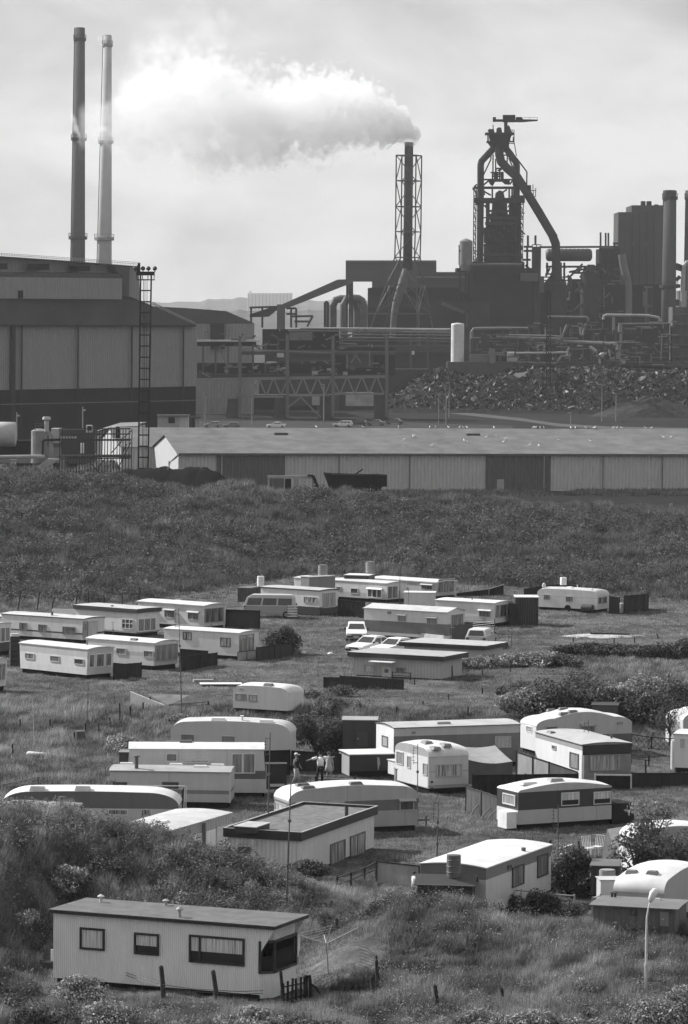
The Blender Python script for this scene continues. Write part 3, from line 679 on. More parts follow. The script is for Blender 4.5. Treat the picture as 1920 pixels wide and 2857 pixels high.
# ------------------------------------------------------------------ cars
def car(loc, yaw, gray, label, kind='hatch', group=None, sc_=1.0, name='parked_car', roofg=None):
    """local: x forward, y left; origin on the ground under the middle"""
    t = thing(name, label, 'van' if kind == 'van' else 'car', loc, yaw, group); t.scale = (sc_,) * 3
    L, Wd, H = {'hatch': (3.9, 1.62, 1.38), 'estate': (4.4, 1.66, 1.42), 'sedan': (4.3, 1.66, 1.38), 'van': (4.4, 1.75, 1.95)}[kind]
    h2 = L / 2
    if kind == 'van': low = [(-h2, .35), (-h2, 1.02), (h2 - .02, 1.02), (h2, .9), (h2, .35)]; cab = [(-h2 + .03, 1.0), (-h2 + .1, 1.72), (-h2 + .3, H), (h2 - .75, H), (h2 - .32, 1.72), (h2 - .05, 1.0)]
    else:
        low = [(-h2, .3), (-h2 - .02, .6), (-h2 + .03, .86 if kind != 'sedan' else .9), (-h2 + .15, .9), (h2 - 1.25, .9), (h2 - .12, .74), (h2, .62), (h2, .3)]
        r0 = {'hatch': (-h2 + .12, -h2 + .62), 'estate': (-h2 + .05, -h2 + .32), 'sedan': (-h2 + .62, -h2 + 1.25)}[kind]
        cab = [(r0[0], .88), (r0[1], H - .06), (r0[1] + .12, H), (h2 - 2.05, H), (h2 - 1.92, H - .05), (h2 - 1.22, .88)]
    paint = gm(gray, .3, .04, 1); dark = gm(.02, .35, .1)
    def shell(poly, w0, w1, z0, z1, wm=None):
        """extrude outline across the width, narrowing with height"""
        mb = MB(); n = len(poly); f = lambda z: w0 + (w1 - w0) * max(0, min(1, (z - z0) / (z1 - z0)))
        bev = .05
        rows = [(-1, .0, .94), (-1, bev, 1), (1, bev, 1), (1, 0, .94)]
        cx = sum(p[0] for p in poly) / n; cz = sum(p[1] for p in poly) / n
        for sg, b, k in rows:
            for x, z in poly:
                yy = sg * (f(z) / 2 - (0 if b == 0 else 0)); 
                if b == 0: mb.v.append((cx + (x - cx) * .985, yy, cz + (z - cz) * .97))
                else: mb.v.append((x, yy - sg * bev, z))
        for r in range(3):
            for i in range(n): i2 = (i + 1) % n; mb.f.append((r * n + i, r * n + i2, (r + 1) * n + i2, (r + 1) * n + i)); mb.m.append(0)
        mb.f += [tuple(range(n)), tuple(3 * n + i for i in range(n))[::-1]]; mb.m += [0, 0]; return mb, f
    mb, fl = shell(low, Wd, Wd, 0, 1); mb.build('body', paint, t)
    zt = cab[2][1]; mb, fc = shell(cab, Wd * .95, Wd * .78, cab[0][1], zt); c = mb.build('cabin', gm(roofg, .3, .04) if roofg else paint, t)
    # glass
    def quad(a, b, ins, off, nm):
        (xa, za), (xb, zb) = a, b; d = Vector((xb - xa, 0, zb - za)); nrm = Vector((-(zb - za), 0, xb - xa)).normalized()
        if nrm.x * (xa - sum(p[0] for p in cab) / len(cab)) < 0: nrm = -nrm
        p0 = Vector((xa, 0, za)) + d * .1; p1 = Vector((xa, 0, za)) + d * .92; q = MB()
        q.add([p0 + Vector((0, -fc(p0.z) / 2 + ins, 0)) + nrm * off, p0 + Vector((0, fc(p0.z) / 2 - ins, 0)) + nrm * off, p1 + Vector((0, fc(p1.z) / 2 - ins - .02, 0)) + nrm * off, p1 + Vector((0, -fc(p1.z) / 2 + ins + .02, 0)) + nrm * off], [(0, 1, 2, 3)])
        return q.build(nm, glassy, t)
    quad(cab[-1], cab[-2], .1, .02, 'windscreen'); quad(cab[0], cab[1], .14, .02, 'rear_window')
    zb = cab[0][1] + .08; ztp = zt - .13 if kind != 'van' else 1.66
    def xat(z, front):
        seg = (cab[-1], cab[-2]) if front else (cab[0], cab[1]); u = (z - seg[0][1]) / (seg[1][1] - seg[0][1]); return seg[0][0] + (seg[1][0] - seg[0][0]) * u
    nwin = 3 if kind in ('estate', 'van') else 2
    for sg in (-1, 1):
        a0, b0 = xat(zb, 0) + .16, xat(zb, 1) - .12; a1, b1 = xat(ztp, 0) + .12, xat(ztp, 1) - .08
        for i in range(nwin):
            u, v = (i + .03) / nwin, (i + .93) / nwin; y0, y1 = sg * (fc(zb) / 2 + .012), sg * (fc(ztp) / 2 + .012)
            MB().add([(a0 + (b0 - a0) * u, y0, zb), (a0 + (b0 - a0) * v, y0, zb), (a1 + (b1 - a1) * v, y1, ztp), (a1 + (b1 - a1) * u, y1, ztp)], [(0, 1, 2, 3)]).build('side_window', glassy, t)
    for x in (-h2 + .72, h2 - .75):
        for sg in (-1, 1):
            y = sg * (Wd / 2 - .06); wl = MB(); wl.tube([(x, y - .09, .29), (x, y - .08, .29), (x, y + .08, .29), (x, y + .09, .29)], [.24, .29, .29, .24], 18); wo_ = wl.build('wheel', gm(.02, .8), t)
            MB().tube([(x, y + sg * .085, .29), (x, y + sg * .1, .29)], [.17, .14], 14).build('rim', gm(.3, .3, metal=.7), wo_)
    MB().box(h2 - .03, h2 + .06, -Wd / 2 + .02, Wd / 2 - .02, .36, .5).build('bumper', dark, t)
    MB().box(-h2 - .08, -h2 + .02, -Wd / 2 + .02, Wd / 2 - .02, .38, .54).build('bumper', dark, t)
    MB().box(h2 - .01, h2 + .02, -.42, .42, .53, .64).build('grille', dark, t)
    for sg in (-1, 1):
        MB().cbox((h2 + .005, sg * .6, .6), (.05, .28, .13)).build('headlight', gm(.7, .15), t)
        MB().cbox((-h2 - .03, sg * .66, .7), (.05, .22, .16)).build('tail_light', gm(.06, .3), t)
        mr = MB().cbox((h2 - 1.32 if kind != 'van' else h2 - .15, sg * (Wd / 2 + .08), .97), (.1, .18, .12)); mr.build('wing_mirror', dark, t)
    MB().box(h2 + .058, h2 + .066, -.24, .24, .38, .48).build('number_plate', gm(.5, .5), t)
    MB().box(-h2 - .088, -h2 - .08, -.24, .24, .42, .52).build('number_plate', gm(.5, .5), t)
    return t
glassy, _t, _b = nodes('car_glass'); _b.inputs['Base Color'].default_value = (.025, .025, .025, 1); _b.inputs['Roughness'].default_value = .06; _b.inputs['Specular IOR Level'].default_value = .8
# ================================================================== upper caravan field
GU = 'mobile homes on the upper field'
# --- left cluster (region A)
H = Home(RA, (600, 572), 775, 134, 778, 2.5, 'L', label='small white mobile home with three side windows, frontmost of the left cluster', group=GU)
H.body([(.75, .62), (1.55, .74), (3, .5)], rk=.1, cam=.12, roof=.82, th=.06, cut=.0)
H.win('S', (173, 590), (236, 638)); H.win('S', (345, 608), (408, 656)); H.win('S', (510, 628), (574, 675), pane=(.02, .06))
H.win('E', (610, 602), (648, 692), frame=.75, fw=.06); H.win('E', (658, 598), (715, 688), frame=.75, fw=.06); H.win('E', (722, 592), (765, 682), frame=.75, fw=.06); H.flue(597, 540, .45, .07, .2)
H = Home(RA, (1060, 530), 712, 590, 1222, 2.7, 'L', label='white mobile home with one wide curtained end window, directly behind the small white one', group=GU)
H.body([(.95, .55), (1.25, .42), (3, .62)], rk=.1, cam=.16, roof=.8, th=.06)
H.win('S', (795, 556), (864, 606)); H.win('S', (984, 574), (1050, 626)); H.win('E', (1062, 540), (1214, 636), frame=.35, mull=3, pane=(.14, .3), k=8, fw=.04); H.vent(918, 508, .6, .4, .12, .12)
# home beside the leafy bush
q = lambda x, y: ((x - 0) , (y))
H = Home(RB, (312, 606), 822, -298, 474, 2.7, 'L', label='pale mobile home with a square dark-framed window, beside the round bush', group=GU)
H.body([(3, .66)], rk=.06, cam=.1, roof=.62, th=.07, fascia=.4)
H.win('S', (160, 634), (242, 714), frame=.08, pane=(.03, .5), k=6); H.win('S', (-142, 588), (-74, 656), frame=.08, pane=(.03, .5), k=6)
H.win('E', (316, 618), (430, 736), frame=.2, pane=(.12, .4), k=10, mull=1, trans=.25); H.win('E', (300, 752), (452, 812), frame=.1, pane=(.4, .5), mull=1, name='vent_panel'); H.flue(137, 552, .4, .06)
H = Home(RA, (1396, 274), 440, 946, 1545, 2.8, 'L', label='white-roofed mobile home with a big end window, farthest right of the left cluster', group=GU)
H.body([(3, .58)], rk=.05, cam=.12, roof=.82, th=.07, oh=.12, ohx=.12)
H.win('S', (983, 284), (1056, 306), hood=True); H.win('S', (1124, 294), (1196, 354), hood=True); H.win('S', (1284, 310), (1360, 368), hood=True)
H.win('E', (1398, 290), (1528, 376), frame=.3, pane=(.02, .22), mull=2, k=7); H.vent(1250, 233, .7, .4, .1, .2)
H = Home(RA, (934, 322), 486, 515, 1092, 2.8, 'L', label='mobile home with a deep black roof fascia and sunlit end bay, left cluster', group=GU)
H.body([(.45, .3), (3, .64)], rk=.03, cam=.03, roof=.45, th=.34, fascia=.045, oh=.12, ohx=.12)
H.win('S', (834, 358), (914, 430), frame=.6, mull=2, trans=.45, pane=(.03, .15)); H.win('E', (944, 358), (1066, 438), frame=.72, mull=2, pane=(.03, .3), fw=.07); H.flue(767, 300, .45, .08)
H = Home(RA, (572, 366), 532, 10, 716, 2.7, 'L', label='long grey-roofed mobile home with a black trim line below its windows, left cluster', group=GU)
H.body([(.72, .55), (.84, .06), (3, .72)], rk=.04, cam=.08, roof=.5, th=.08, fascia=.1, seams=.0)
H.win('S', (134, 384), (186, 440), frame=.2); H.win('S', (264, 396), (318, 452), frame=.2); H.win('S', (430, 410), (516, 470), frame=.2); H.door('E', (568, 382), (596, 486), .35, .15, True)
H.win('E', (600, 378), (664, 470), frame=.4, pane=(.4, .6), k=4); H.flue(357, 340, .42, .09, .12)
H = Home(RA, (20, 352), 490, -330, 122, 2.7, 'L', label='mostly hidden white mobile home at the left edge, behind the long grey-roofed one', group=GU)
H.body([(3, .7)], cam=.1, roof=.55, th=.08, fascia=.1); H.win('E', (16, 352), (50, 388), frame=.3)
H = Home(RA, (-70, 408), 620, -420, 76, 2.6, 'L', label='mobile home cut by the left edge with a glazed white end over a dark skirt', group=GU)
H.body([(1.0, .06), (3, .7)], cam=.1, roof=.8, th=.07); H.win('E', (-60, 425), (66, 514), frame=.7, mull=3, pane=(.05, .3), fw=.07)
H = Home(RA, (-75, 655), 868, -420, 50, 2.5, 'L', label='white mobile home cut by the left edge, lowest of those on the upper field', group=GU)
H.body([(3, .7)], rk=.1, cam=.1, roof=.8, th=.07); H.win('E', (-40, 672), (38, 778), frame=.5, mull=2, pane=(.1, .3), fw=.06)
# sheds and boxes on the left
s = Home(RA, (508, 330), 345, 355, 520, 1.8, 'L', h=1.3, label='low dark shed with a pitched roof behind the black-fascia home', name='shed', cat='shed', group='sheds', H2=(290, 330)); s.body([(3, .05)], cam=.35, gable=True, roof=.2, th=.04, fascia=.08)
c = PG(*RA(102, 680)); t = thing('bottle_crate_stack', 'tall stack of dark crates between the two left-edge homes', 'crate stack', c, .2)
for i in range(6):
    MB().box(-.35, .35, -.25, .25, i * .36, i * .36 + .33).build('crate', gm(.03, .7), t)
MB().box(-.3, .3, -.2, .2, 2.16, 2.36).build('lid', gm(.55, .5), t)
fence(RA, [(776, 672, 782), (966, 658, 760)], 'dark board fence off the end of the small white home', 'board', .04)
fence(RA, [(1228, 620, 720), (1484, 590, 676)], 'dark board fence off the home with the wide curtained window', 'board', .04)
fence(RA, [(1232, 566, 630), (1420, 580, 640)], 'short dark screen behind the second board fence', 'panel', .035)
fence(RB, [(452, 716, 826), (744, 682, 790), (740, 650, 735)], 'dark plank fence running under the round bush', 'board', .06, post=.03)
fence(RB, [(200, 408, 560), (478, 420, 575)], 'tall black screen fence in front of the camper van', 'panel', .03)
# --- camper van, bush
p = PG(*RB(560, 470)); car(p, R_(175), .3, 'pale camper van parked behind the round bush', 'van', roofg=.42, name='camper_van')
bush(PG(*RB(655, 770)), 1.75, 1.5, 3.1, 5200, .085, leafm(.085, .4, .35, .5), 'round dark leafy bush at the end of the plank fence', seed=3)
p = PG(*RB(740, 480)); t = thing('pallet', 'striped stack of pallets leaning beside the camper van', 'pallet', p, .1)
for i in range(5): MB().box(-.4, .45, -.04, .04, .12 + i * .22, .24 + i * .22).build('slat', gm(.6, .6), t)
for x in (-.38, .4): MB().box(x - .04, x + .04, .04, .1, 0, 1.3).build('post', gm(.1, .8), t)
# --- centre back
H = Home(RB, (962, 262), 462, 488, 1116, 2.7, 'L', label='white mobile home on a dark brick base with a black roof edge', group=GU, z0=.1)
H.body([(.75, .04), (3, .72)], rk=-.05, cam=.05, roof=.42, th=.1, fascia=.045, oh=.08, ohx=.08)
H.win('S', (630, 282), (702, 338), frame=.55, pane=(.3, .45), k=9); H.win('S', (836, 302), (942, 358), frame=.4, mull=2, pane=(.05, .45), k=7); H.win('E', (986, 276), (1090, 386), frame=.45, pane=(.15, .4), mull=1, k=8)
s = Home(RB, (402, 238), 352, 300, 500, 2.4, 'L', label='dark slatted shed at the rear of the black-edged white home', name='shed', cat='shed', group='sheds', z0=.0); s.body([(3, .07)], cam=.02, roof=.12, th=.04, rib=.3, ribd=.03)
# tanks standing on roofs
def barrel(p, r, h, g_, label, group='barrels and water tanks', ribs=2):
    t = MB(); pr = [(r * .9, 0), (r, .04)]
    for i in range(ribs): z = h * (i + 1) / (ribs + 1); pr += [(r, z - .03), (r * 1.05, z), (r, z + .03)]
    pr += [(r, h - .04), (r * .9, h), (r * .86, h - .02), (r * .3, h - .03)]; t.lathe(pr, n=16)
    return simple('barrel', t, gm(g_, .5), label, 'barrel', p, group=group)
p = PG(*RB(484, 345)); barrel(Vector((p.x, p.y, 0)) + Vector((0, .6, zat(*RB(484, 222), p.y + .6))), .32, .95, .75, 'white water tank on top of the dark slatted shed')
H = Home(RC, (506, 126), 262, -150, 642, 2.8, 'L', label='long white mobile home with an awninged bay window, at the back of the upper field', group=GU)
H.body([(.8, .45), (3, .64)], cam=.1, roof=.55, th=.07, fascia=.45)
H.win('S', (76, 116), (116, 150)); H.win('S', (146, 142), (182, 168)); H.win('S', (250, 152), (302, 194), frame=.6, pane=(.02, .1)); H.win('S', (368, 156), (470, 226), frame=.75, mull=2, pane=(.03, .1), fw=.08, hood=True)
H.win('E', (506, 142), (580, 224), frame=.6, mull=1, pane=(.04, .25), k=8); LH = H
s = Home(RB, (880, 150), 220, 812, 1090, 3, 'L', label='lean-to with a flat felt roof against the long white mobile home', name='shed', cat='shed', group='sheds', h=2.3, H2=(330, 372)); s.body([(3, .2)], cam=.0, roof=.3, th=.05)
H = Home(RC, (858, 118), 236, 395, 998, 2.9, 'L', label='white mobile home with a glazed bay end, rearmost beside the embankment', group=GU)
H.body([(3, .45)], rk=.12, cam=.12, roof=.66, th=.09, fascia=.7, oh=.1)
H.win('S', (748, 126), (828, 168), hood=True); H.win('S', (624, 138), (648, 160)); H.win('E', (866, 92), (980, 182), frame=.55, mull=2, pane=(.05, .25), k=8); H.flue(697, 66, .25, .06); RH2 = H
s = Home(RC, (376, 68), 100, 204, 420, 2.2, 'L', label='black shed with a white roof behind the long white mobile home', name='shed', cat='shed', group='sheds', h=2.2, H2=(300, 378)); s.body([(3, .03)], cam=.0, roof=.8, th=.05)
for xx, yy, lb in ((52, 74, 'ribbed steel water tank on a roof, left of the two at the back'), (388, 52, 'ribbed steel water tank on a roof, right of the two at the back')):
    Y = LH.O.y + 6; barrel(PY(*RC(xx, yy), Y), .42, 1.1, .22, lb, ribs=4)
fence(RC, [(160, 232, 352), (348, 252, 365)], 'dark board fence between the black-edged home and the two-tone home', 'board', .04)
fence(RC, [(672, 206, 276), (842, 188, 270)], 'black screen panel in front of the glazed bay home', 'panel', .02)
s = Home(RC, (842, 190), 240, 626, 850, 2.0, 'L', label='low white lean-to beside the black screen panel', name='shed', cat='shed', group='sheds', h=1.6, H2=(320, 350)); s.body([(3, .6)], cam=0, roof=.6, th=.04)
fence(RC, [(995, 188, 212), (1225, 160, 205), (1330, 128, 200)], 'dark windbreak fence curving behind the rearmost home', 'panel', .03, post=.3)
# --- two-tone home and its neighbours
H = Home(RC, (930, 330), 524, 344, 1058, 2.9, 'L', label='two-tone mobile home, white above and dark grey below, with a ridged roof', group=GU, z0=.12)
H.body([(.36, .62), (1.28, .17), (3, .62)], rk=.0, cam=.3, gable=True, roof=.5, th=.06, fascia=.4, oh=.1, ohx=.08)
H.win('S', (510, 318), (536, 336), frame=.2); H.win('S', (584, 342), (640, 388), frame=.25, pane=(.1, .4), hood=True); H.win('S', (788, 360), (858, 412), frame=.25, pane=(.1, .35), hood=True)
H.win('E', (955, 342), (1042, 424), frame=.5, pane=(.04, .25), k=7)
q1 = PG(*RC(366, 470)); q2 = PG(*RC(905, 526)); t = MB(); a = Vector((0, 0, 0)); b_ = q2 - q1
for o_ in (0,): t.bar(a + Vector((0, -.5, .22)), b_ + Vector((0, -.5, .22)), .06, .5)
simple('garden_wall', t, gm(.6, .7), 'low white boarding along the foot of the two-tone home', 'low wall', q1)
H = Home(RC, (1268, 264), 430, 848, 1388, 2.8, 'L', label='white mobile home with three end windows, behind the slatted gate', group=GU)
H.body([(3, .64)], rk=.1, cam=.1, roof=.82, th=.06, oh=.1); H.win('S', (1154, 308), (1240, 362), frame=.6, pane=(.05, .2), hood=True); H.win('S', (930, 284), (985, 296), frame=.5)
H.win('E', (1274, 274), (1298, 362), frame=.4, pane=(.08, .3)); H.win('E', (1304, 270), (1352, 356), frame=.4, pane=(.03, .12)); H.win('E', (1356, 266), (1380, 352), frame=.4, pane=(.08, .3)); H.flue(1106, 238, .35, .05)
fence(RC, [(1050, 352, 430), (1240, 350, 425)], 'grey board fence behind the slatted gate', 'slat', .12)
fence(RC, [(950, 424, 520), (1104, 402, 505)], 'grey board fence off the end of the two-tone home', 'board', .12)
fence(RC, [(1106, 396, 486), (1264, 378, 474)], 'white slatted gate panel beside the estate car', 'slat', .6, post=.05, name='garden_gate')
H = Home(RC, (1412, 222), 420, 1402, 1575, 2.6, 'R', label='tall dark hut with a pale flat roof, left of the rounded caravan', name='shed', cat='shed', group='sheds', z0=0)
H.body([(3, .035)], cam=.0, roof=.6, th=.06, fascia=.3, rib=.2, ribd=.02)
p = PG(*RC(1395, 420)); MBx = MB().box(-.35, .35, -.3, .3, 0, 1.9); simple('locker', MBx, gm(.04, .8), 'narrow dark locker beside the tall dark hut', 'locker', p)
# --- rounded caravan on the right
H = Home(RD, (806, 218), 396, 300, 906, 2.35, 'L', label='white rounded touring caravan with a dark gas drum on its side', name='caravan', cat='caravan', group='touring caravans')
H.h -= .35; H.body([(1.3, .66), (1.33, .35), (3, .68)], rx=.55, rz=.4, bul=.05, cam=.12, roof=.5, th=.015, oh=.0, fascia=.5)
H.win('S', (352, 236), (412, 286)); H.win('S', (538, 250), (602, 304)); H.win('E', (812, 262), (838, 312), frame=.3, pane=(.03, .2)); H.win('E', (846, 256), (882, 308), frame=.3, pane=(.03, .2))
a, b = H.S(690, 345), H.S(785, 348); H.fixture('gas_drum', MB().tube([(a[0], -.35, a[1]), (a[0] + .05, -.35, a[1]), (b[0] - .05, -.35, b[1]), (b[0], -.35, b[1])], [.24, .3, .3, .24], 14), gm(.05, .4))
a = H.S(555, 384); H.fixture('wheel', MB().tube([(a[0], -.02, .3), (a[0], .18, .3)], .32, 16), gm(.02, .8)); H.flue(690, 170, .25, .05, .6); H.vent(740, 190, .6, .4, .06, .7); H.vent(575, 178, .6, .4, .06, .7)
p = PY(*RD(518, 157), H.O.y + 5); simple('enamel_box', MB().box(-.24, .24, -.2, .2, 0, .68), gm(.75, .4), 'white box tank tilted above the fence behind the rounded caravan', 'tank', p, .3)
p = PY(*RD(355, 178), H.O.y + 3); simple('gas_bottle', MB().lathe([(.1, 0), (.16, .05), (.16, .3), (.05, .4)], n=12), gm(.6, .4), 'pale gas bottle showing at the rear corner of the rounded caravan', 'gas bottle', p)
fence(RD, [(905, 250, 400), (988, 262, 398)], 'dark board fence at the right end of the rounded caravan', 'board', .05)
fence(RD, [(1028, 248, 400), (1200, 234, 385), (1232, 222, 360)], 'dark board windbreak right of the white cylinder', 'board', .05)
fence(RD, [(190, 190, 240), (340, 172, 235), (480, 150, 235), (640, 165, 240)], 'dark fence along the bank behind the rounded caravan', 'panel', .04)
p = PG(*RD(1006, 392)); barrel(p, .2, .85, .7, 'white gas cylinder standing between the dark fences', ribs=1)
# sand heap with timber
p = PG(*RD(860, 590)); mb = MB(); n_ = 60
for i in range(7):
    r = 1 - i / 6
    for k in range(n_): a = 2 * PI * k / n_; rr = r * (1 + .18 * math.sin(3 * a + i) + .1 * math.sin(7 * a)); mb.v.append((3.1 * rr * math.cos(a), 1.7 * rr * math.sin(a), .16 * (1 - r ** 2) + (.02 if i else -.05)))
for i in range(6):
    for k in range(n_): k2 = (k + 1) % n_; mb.f.append((i * n_ + k, i * n_ + k2, (i + 1) * n_ + k2, (i + 1) * n_ + k)); mb.m.append(0)
tag(simple('sand_heap', mb, gm(.42, .9, .5, 2.2, .03), 'pale low sand patch on the grass right of the cars', 'sand heap', p), kind=None)
simple('timber_beam', MB().bar((-1.1, 0, .25), (2.1, -.25, .22), .2, .12), gm(.06, .9), 'dark timber baulk lying on the pale sand patch', 'timber beam', p)
# --- cars on the grass
p = PG(*RB(1262, 668)); car(p + Vector((0, 1.4, 0)), R_(-90), .78, 'white car facing the camera, alone on the grass', 'hatch', group='cars on the caravan field')
p = PG(*RC(375, 625)); car(p + Vector((.2, 1.0, 0)), R_(-128), .62, 'light car with its bonnet towards the dark chalet roof, left of two', 'sedan', group='cars on the caravan field')
p = PG(*RC(560, 640)); car(p + Vector((.1, 1.0, 0)), R_(-132), .7, 'light car half hidden by the dark chalet roof, right of two', 'sedan', group='cars on the caravan field')
p = PG(*RC(1178, 572)); car(p + Vector((0, 1.6, 0)), R_(76), .4, 'grey estate car seen from behind by the slatted gate', 'estate', group='cars on the caravan field', roofg=.6)
# --- two dark-roofed chalets
H = Home(RC, (888, 668), 800, 272, 1036, 3.6, 'L', h=1.35, label='low chalet with a broad black fascia and a small white door awning', name='chalet', cat='chalet', H2=(250, 300), z0=.05)
H.body([(3, .42)], cam=.0, roof=.36, th=.34, fascia=.035, oh=.35, ohx=.35, rib=.25)
H.door('S', (478, 712), (530, 790), .6, .6, True); H.win('S', (345, 695), (420, 750), frame=.3, pane=(.3, .5), k=10); H.win('S', (570, 712), (640, 752), frame=.25, pane=(.05, .3))
u, z = H.S(500, 672); H.fixture('door_awning', MB().box(u - .95, u + .9, -1.0, .0, H.h - .25, H.h - .19), gm(.82, .5)); H.vent(765, 644, .8, .5, .1, .7)
CH1 = H
H = Home(RC, (1186, 590), 690, 628, 1322, 3.6, 'L', h=1.15, label='long dark-edged chalet with an open carport end, behind the awning chalet', name='chalet', cat='chalet', H2=(262, 330), z0=.05)
H.x0 = -H.L; H.body([(3, .45)], cam=.0, roof=.4, th=.32, fascia=.035, oh=.3, ohx=.3); H.win('S', (740, 618), (812, 645), frame=.3)
fence(RC, [(60, 782, 860), (172, 784, 868)], 'black board fence, short piece left of the awning chalet', 'board', .035, post=.05)
fence(RC, [(174, 772, 870), (620, 800, 868)], 'black board fence in front of the awning chalet', 'board', .035, post=.05)
fence(RC, [(545, 745, 800), (670, 752, 805)], 'low timber rail beside the awning chalet door', 'rail', .05)
fence(RC, [(960, 680, 770), (1065, 670, 700), (1085, 630, 680)], 'slanting timber rail at the right end of the awning chalet', 'rail', .05)
# --- small caravan below, fallen roof
H = Home(RB, (706, 1075), 1220, 262, 835, 2.1, 'L', h=1.5, label='small white rounded caravan sunk behind the grassy rise', name='caravan', cat='caravan', group='touring caravans', H2=(241, 266))
H.h -= .15; H.body([(3, .62)], rx=.7, rz=.35, bul=.03, cam=.12, roof=.8, th=.015, oh=0); H.win('S', (282, 1088), (372, 1148), frame=.3, pane=(.2, .45), k=8); H.win('S', (392, 1096), (458, 1158), frame=.3, pane=(.35, .5), k=8)
H.vent(540, 1024, .6, .4, .08, .15); H.win('S', (318, 1045), (345, 1060), frame=.4)
p = PG(*RA(895, 975)); t = thing('collapsed_shed', 'collapsed shed with one tilted white wall and a flat grey roof', 'shed', p, -.1)
a = lambda x, y, dy=0: PY(*RA(x, y), p.y + dy) - p
v = [a(890, 856), a(1152, 960), a(1148, 975), a(1080, 985), a(892, 970)]; mb = MB(); mb.add([tuple(c) for c in v] + [tuple(c + Vector((.05, .12, 0))) for c in v], [(0, 1, 2, 3, 4), (9, 8, 7, 6, 5)] + [(i, (i + 1) % 5, (i + 1) % 5 + 5, i + 5) for i in range(5)]); t.rotation_euler = (0, 0, 0)
mb.build('wall', gm(.82, .6), t)
v = [PZ(*RA(1010, 872), 1.25) - p, PZ(*RA(1300, 880), 1.25) - p, PZ(*RA(1425, 930), .8) - p, PZ(*RA(1150, 950), .8) - p]
mb = MB(); mb.add([tuple(c) for c in v] + [tuple(c - Vector((0, 0, .1))) for c in v], [(0, 1, 2, 3), (7, 6, 5, 4)] + [(i, (i + 1) % 4, (i + 1) % 4 + 4, i + 4) for i in range(4)]); mb.build('roof', gm(.16, .8, .4), t)
q = PG(*RB(170, 1025)); simple('white_board', MB().box(-1.5, 1.4, -.5, .5, .12, .17), gm(.75, .6), 'white board lying on the grass left of the small sunk caravan', 'board', q, .1)
q = PG(*RA(1390, 795)); simple('plank_pile', MB().box(-.7, .7, -.25, .25, .05, .22), gm(.3, .8), 'small pile of planks on the grass below the round bush', 'planks', q, .2)
for i, (x, y, lb) in enumerate(((830, 765, 'white upturned basin on the grass beyond the plank fence'), (1052, 775, 'small upturned pale basin on the grass left of the parked cars'))):
    simple('basin', MB().lathe([(.26, 0), (.24, .12), (.1, .2), (.01, .21)], n=14), gm(.6, .5), lb, 'basin', PG(*RB(x, y)), smooth=True)
# ================================================================== lower caravan field
GL = 'caravans on the lower field'
# rounded long caravan in the back row
H = Home(RF, (1312, 262), 545, 382, 1362, 2.3, 'L', h=2.25, label='long pale caravan with a rounded rear, left end of the back row beside the bush', name='caravan', cat='caravan', group=GL, H2=(200, 240))
H.h -= .1; H.body([(1.05, .3), (3, .46)], rx=.95, rz=.55, bul=.08, cam=.1, roof=.5, th=.02, oh=0, seams=0)
H.win('S', (458, 270), (572, 335), pane=(.12, .2)); H.win('S', (775, 284), (890, 345), pane=(.12, .2)); H.vent(748, 168, .8, .4, .08, .75); H.vent(1120, 186, .8, .4, .08, .75); H.flue(940, 160, .3, .07, .7)
# white roof home with raked end
H = Home(RF, (60, 396), 640, 56, 1108, 2.6, 'R', h=2.6, label='white-roofed mobile home with a dark window band and tall sliding windows', group=GL, H2=(190, 235))
H.body([(.12, .03), (1.05, .46), (1.5, .11), (3, .5)], rk=-.18, cam=.2, roof=.85, th=.05, oh=.04, seams=1.3)
H.win('S', (345, 424), (434, 490), frame=.6, pane=(.08, .12)); H.win('S', (500, 474), (682, 500), frame=.6, pane=(.25, .45), k=9); H.win('S', (858, 424), (944, 582), frame=.62, pane=(.12, .24), k=7); H.win('S', (946, 424), (1042, 582), frame=.62, pane=(.12, .22), k=7)
H.vent(502, 362, .75, .4, .1, .12); H.vent(398, 330, .75, .4, .1, .12)
# grey home
H = Home(RF, (846, 578), 858, -92, 880, 2.6, 'L', label='grey ribbed-roof mobile home with a stove flue, between the white-roofed ones', group=GL)
H.body([(.75, .42), (.95, .2), (3, .48)], cam=.1, roof=.33, th=.04, oh=.08, rib=0, seams=1.6, roofvar=.25)
H.win('S', (-70, 648), (42, 690), frame=.08, pane=(.05, .1)); H.win('S', (315, 648), (444, 700), frame=.08, pane=(.05, .1))
H.fixture('corner_trim', MB().box(-.04, .03, -.03, .05, .3, H.h), gm(.55, .5)); H.vent(45, 506, .8, .35, .08, .75); H.vent(435, 506, .8, .35, .08, .75); H.vent(757, 514, .8, .35, .08, .75); H.vent(617, 536, .8, .35, .08, .75); H.flue(115, 545, .75, .1, .1)
GH = H
s = Home(RE, (1005, 560), 625, 932, 1010, 1.2, 'L', h=1.3, label='small dark hutch at the left end of the white-roofed home', name='shed', cat='shed', group='sheds', H2=(200, 240)); s.body([(3, .06)], cam=0, roof=.2, th=.03)
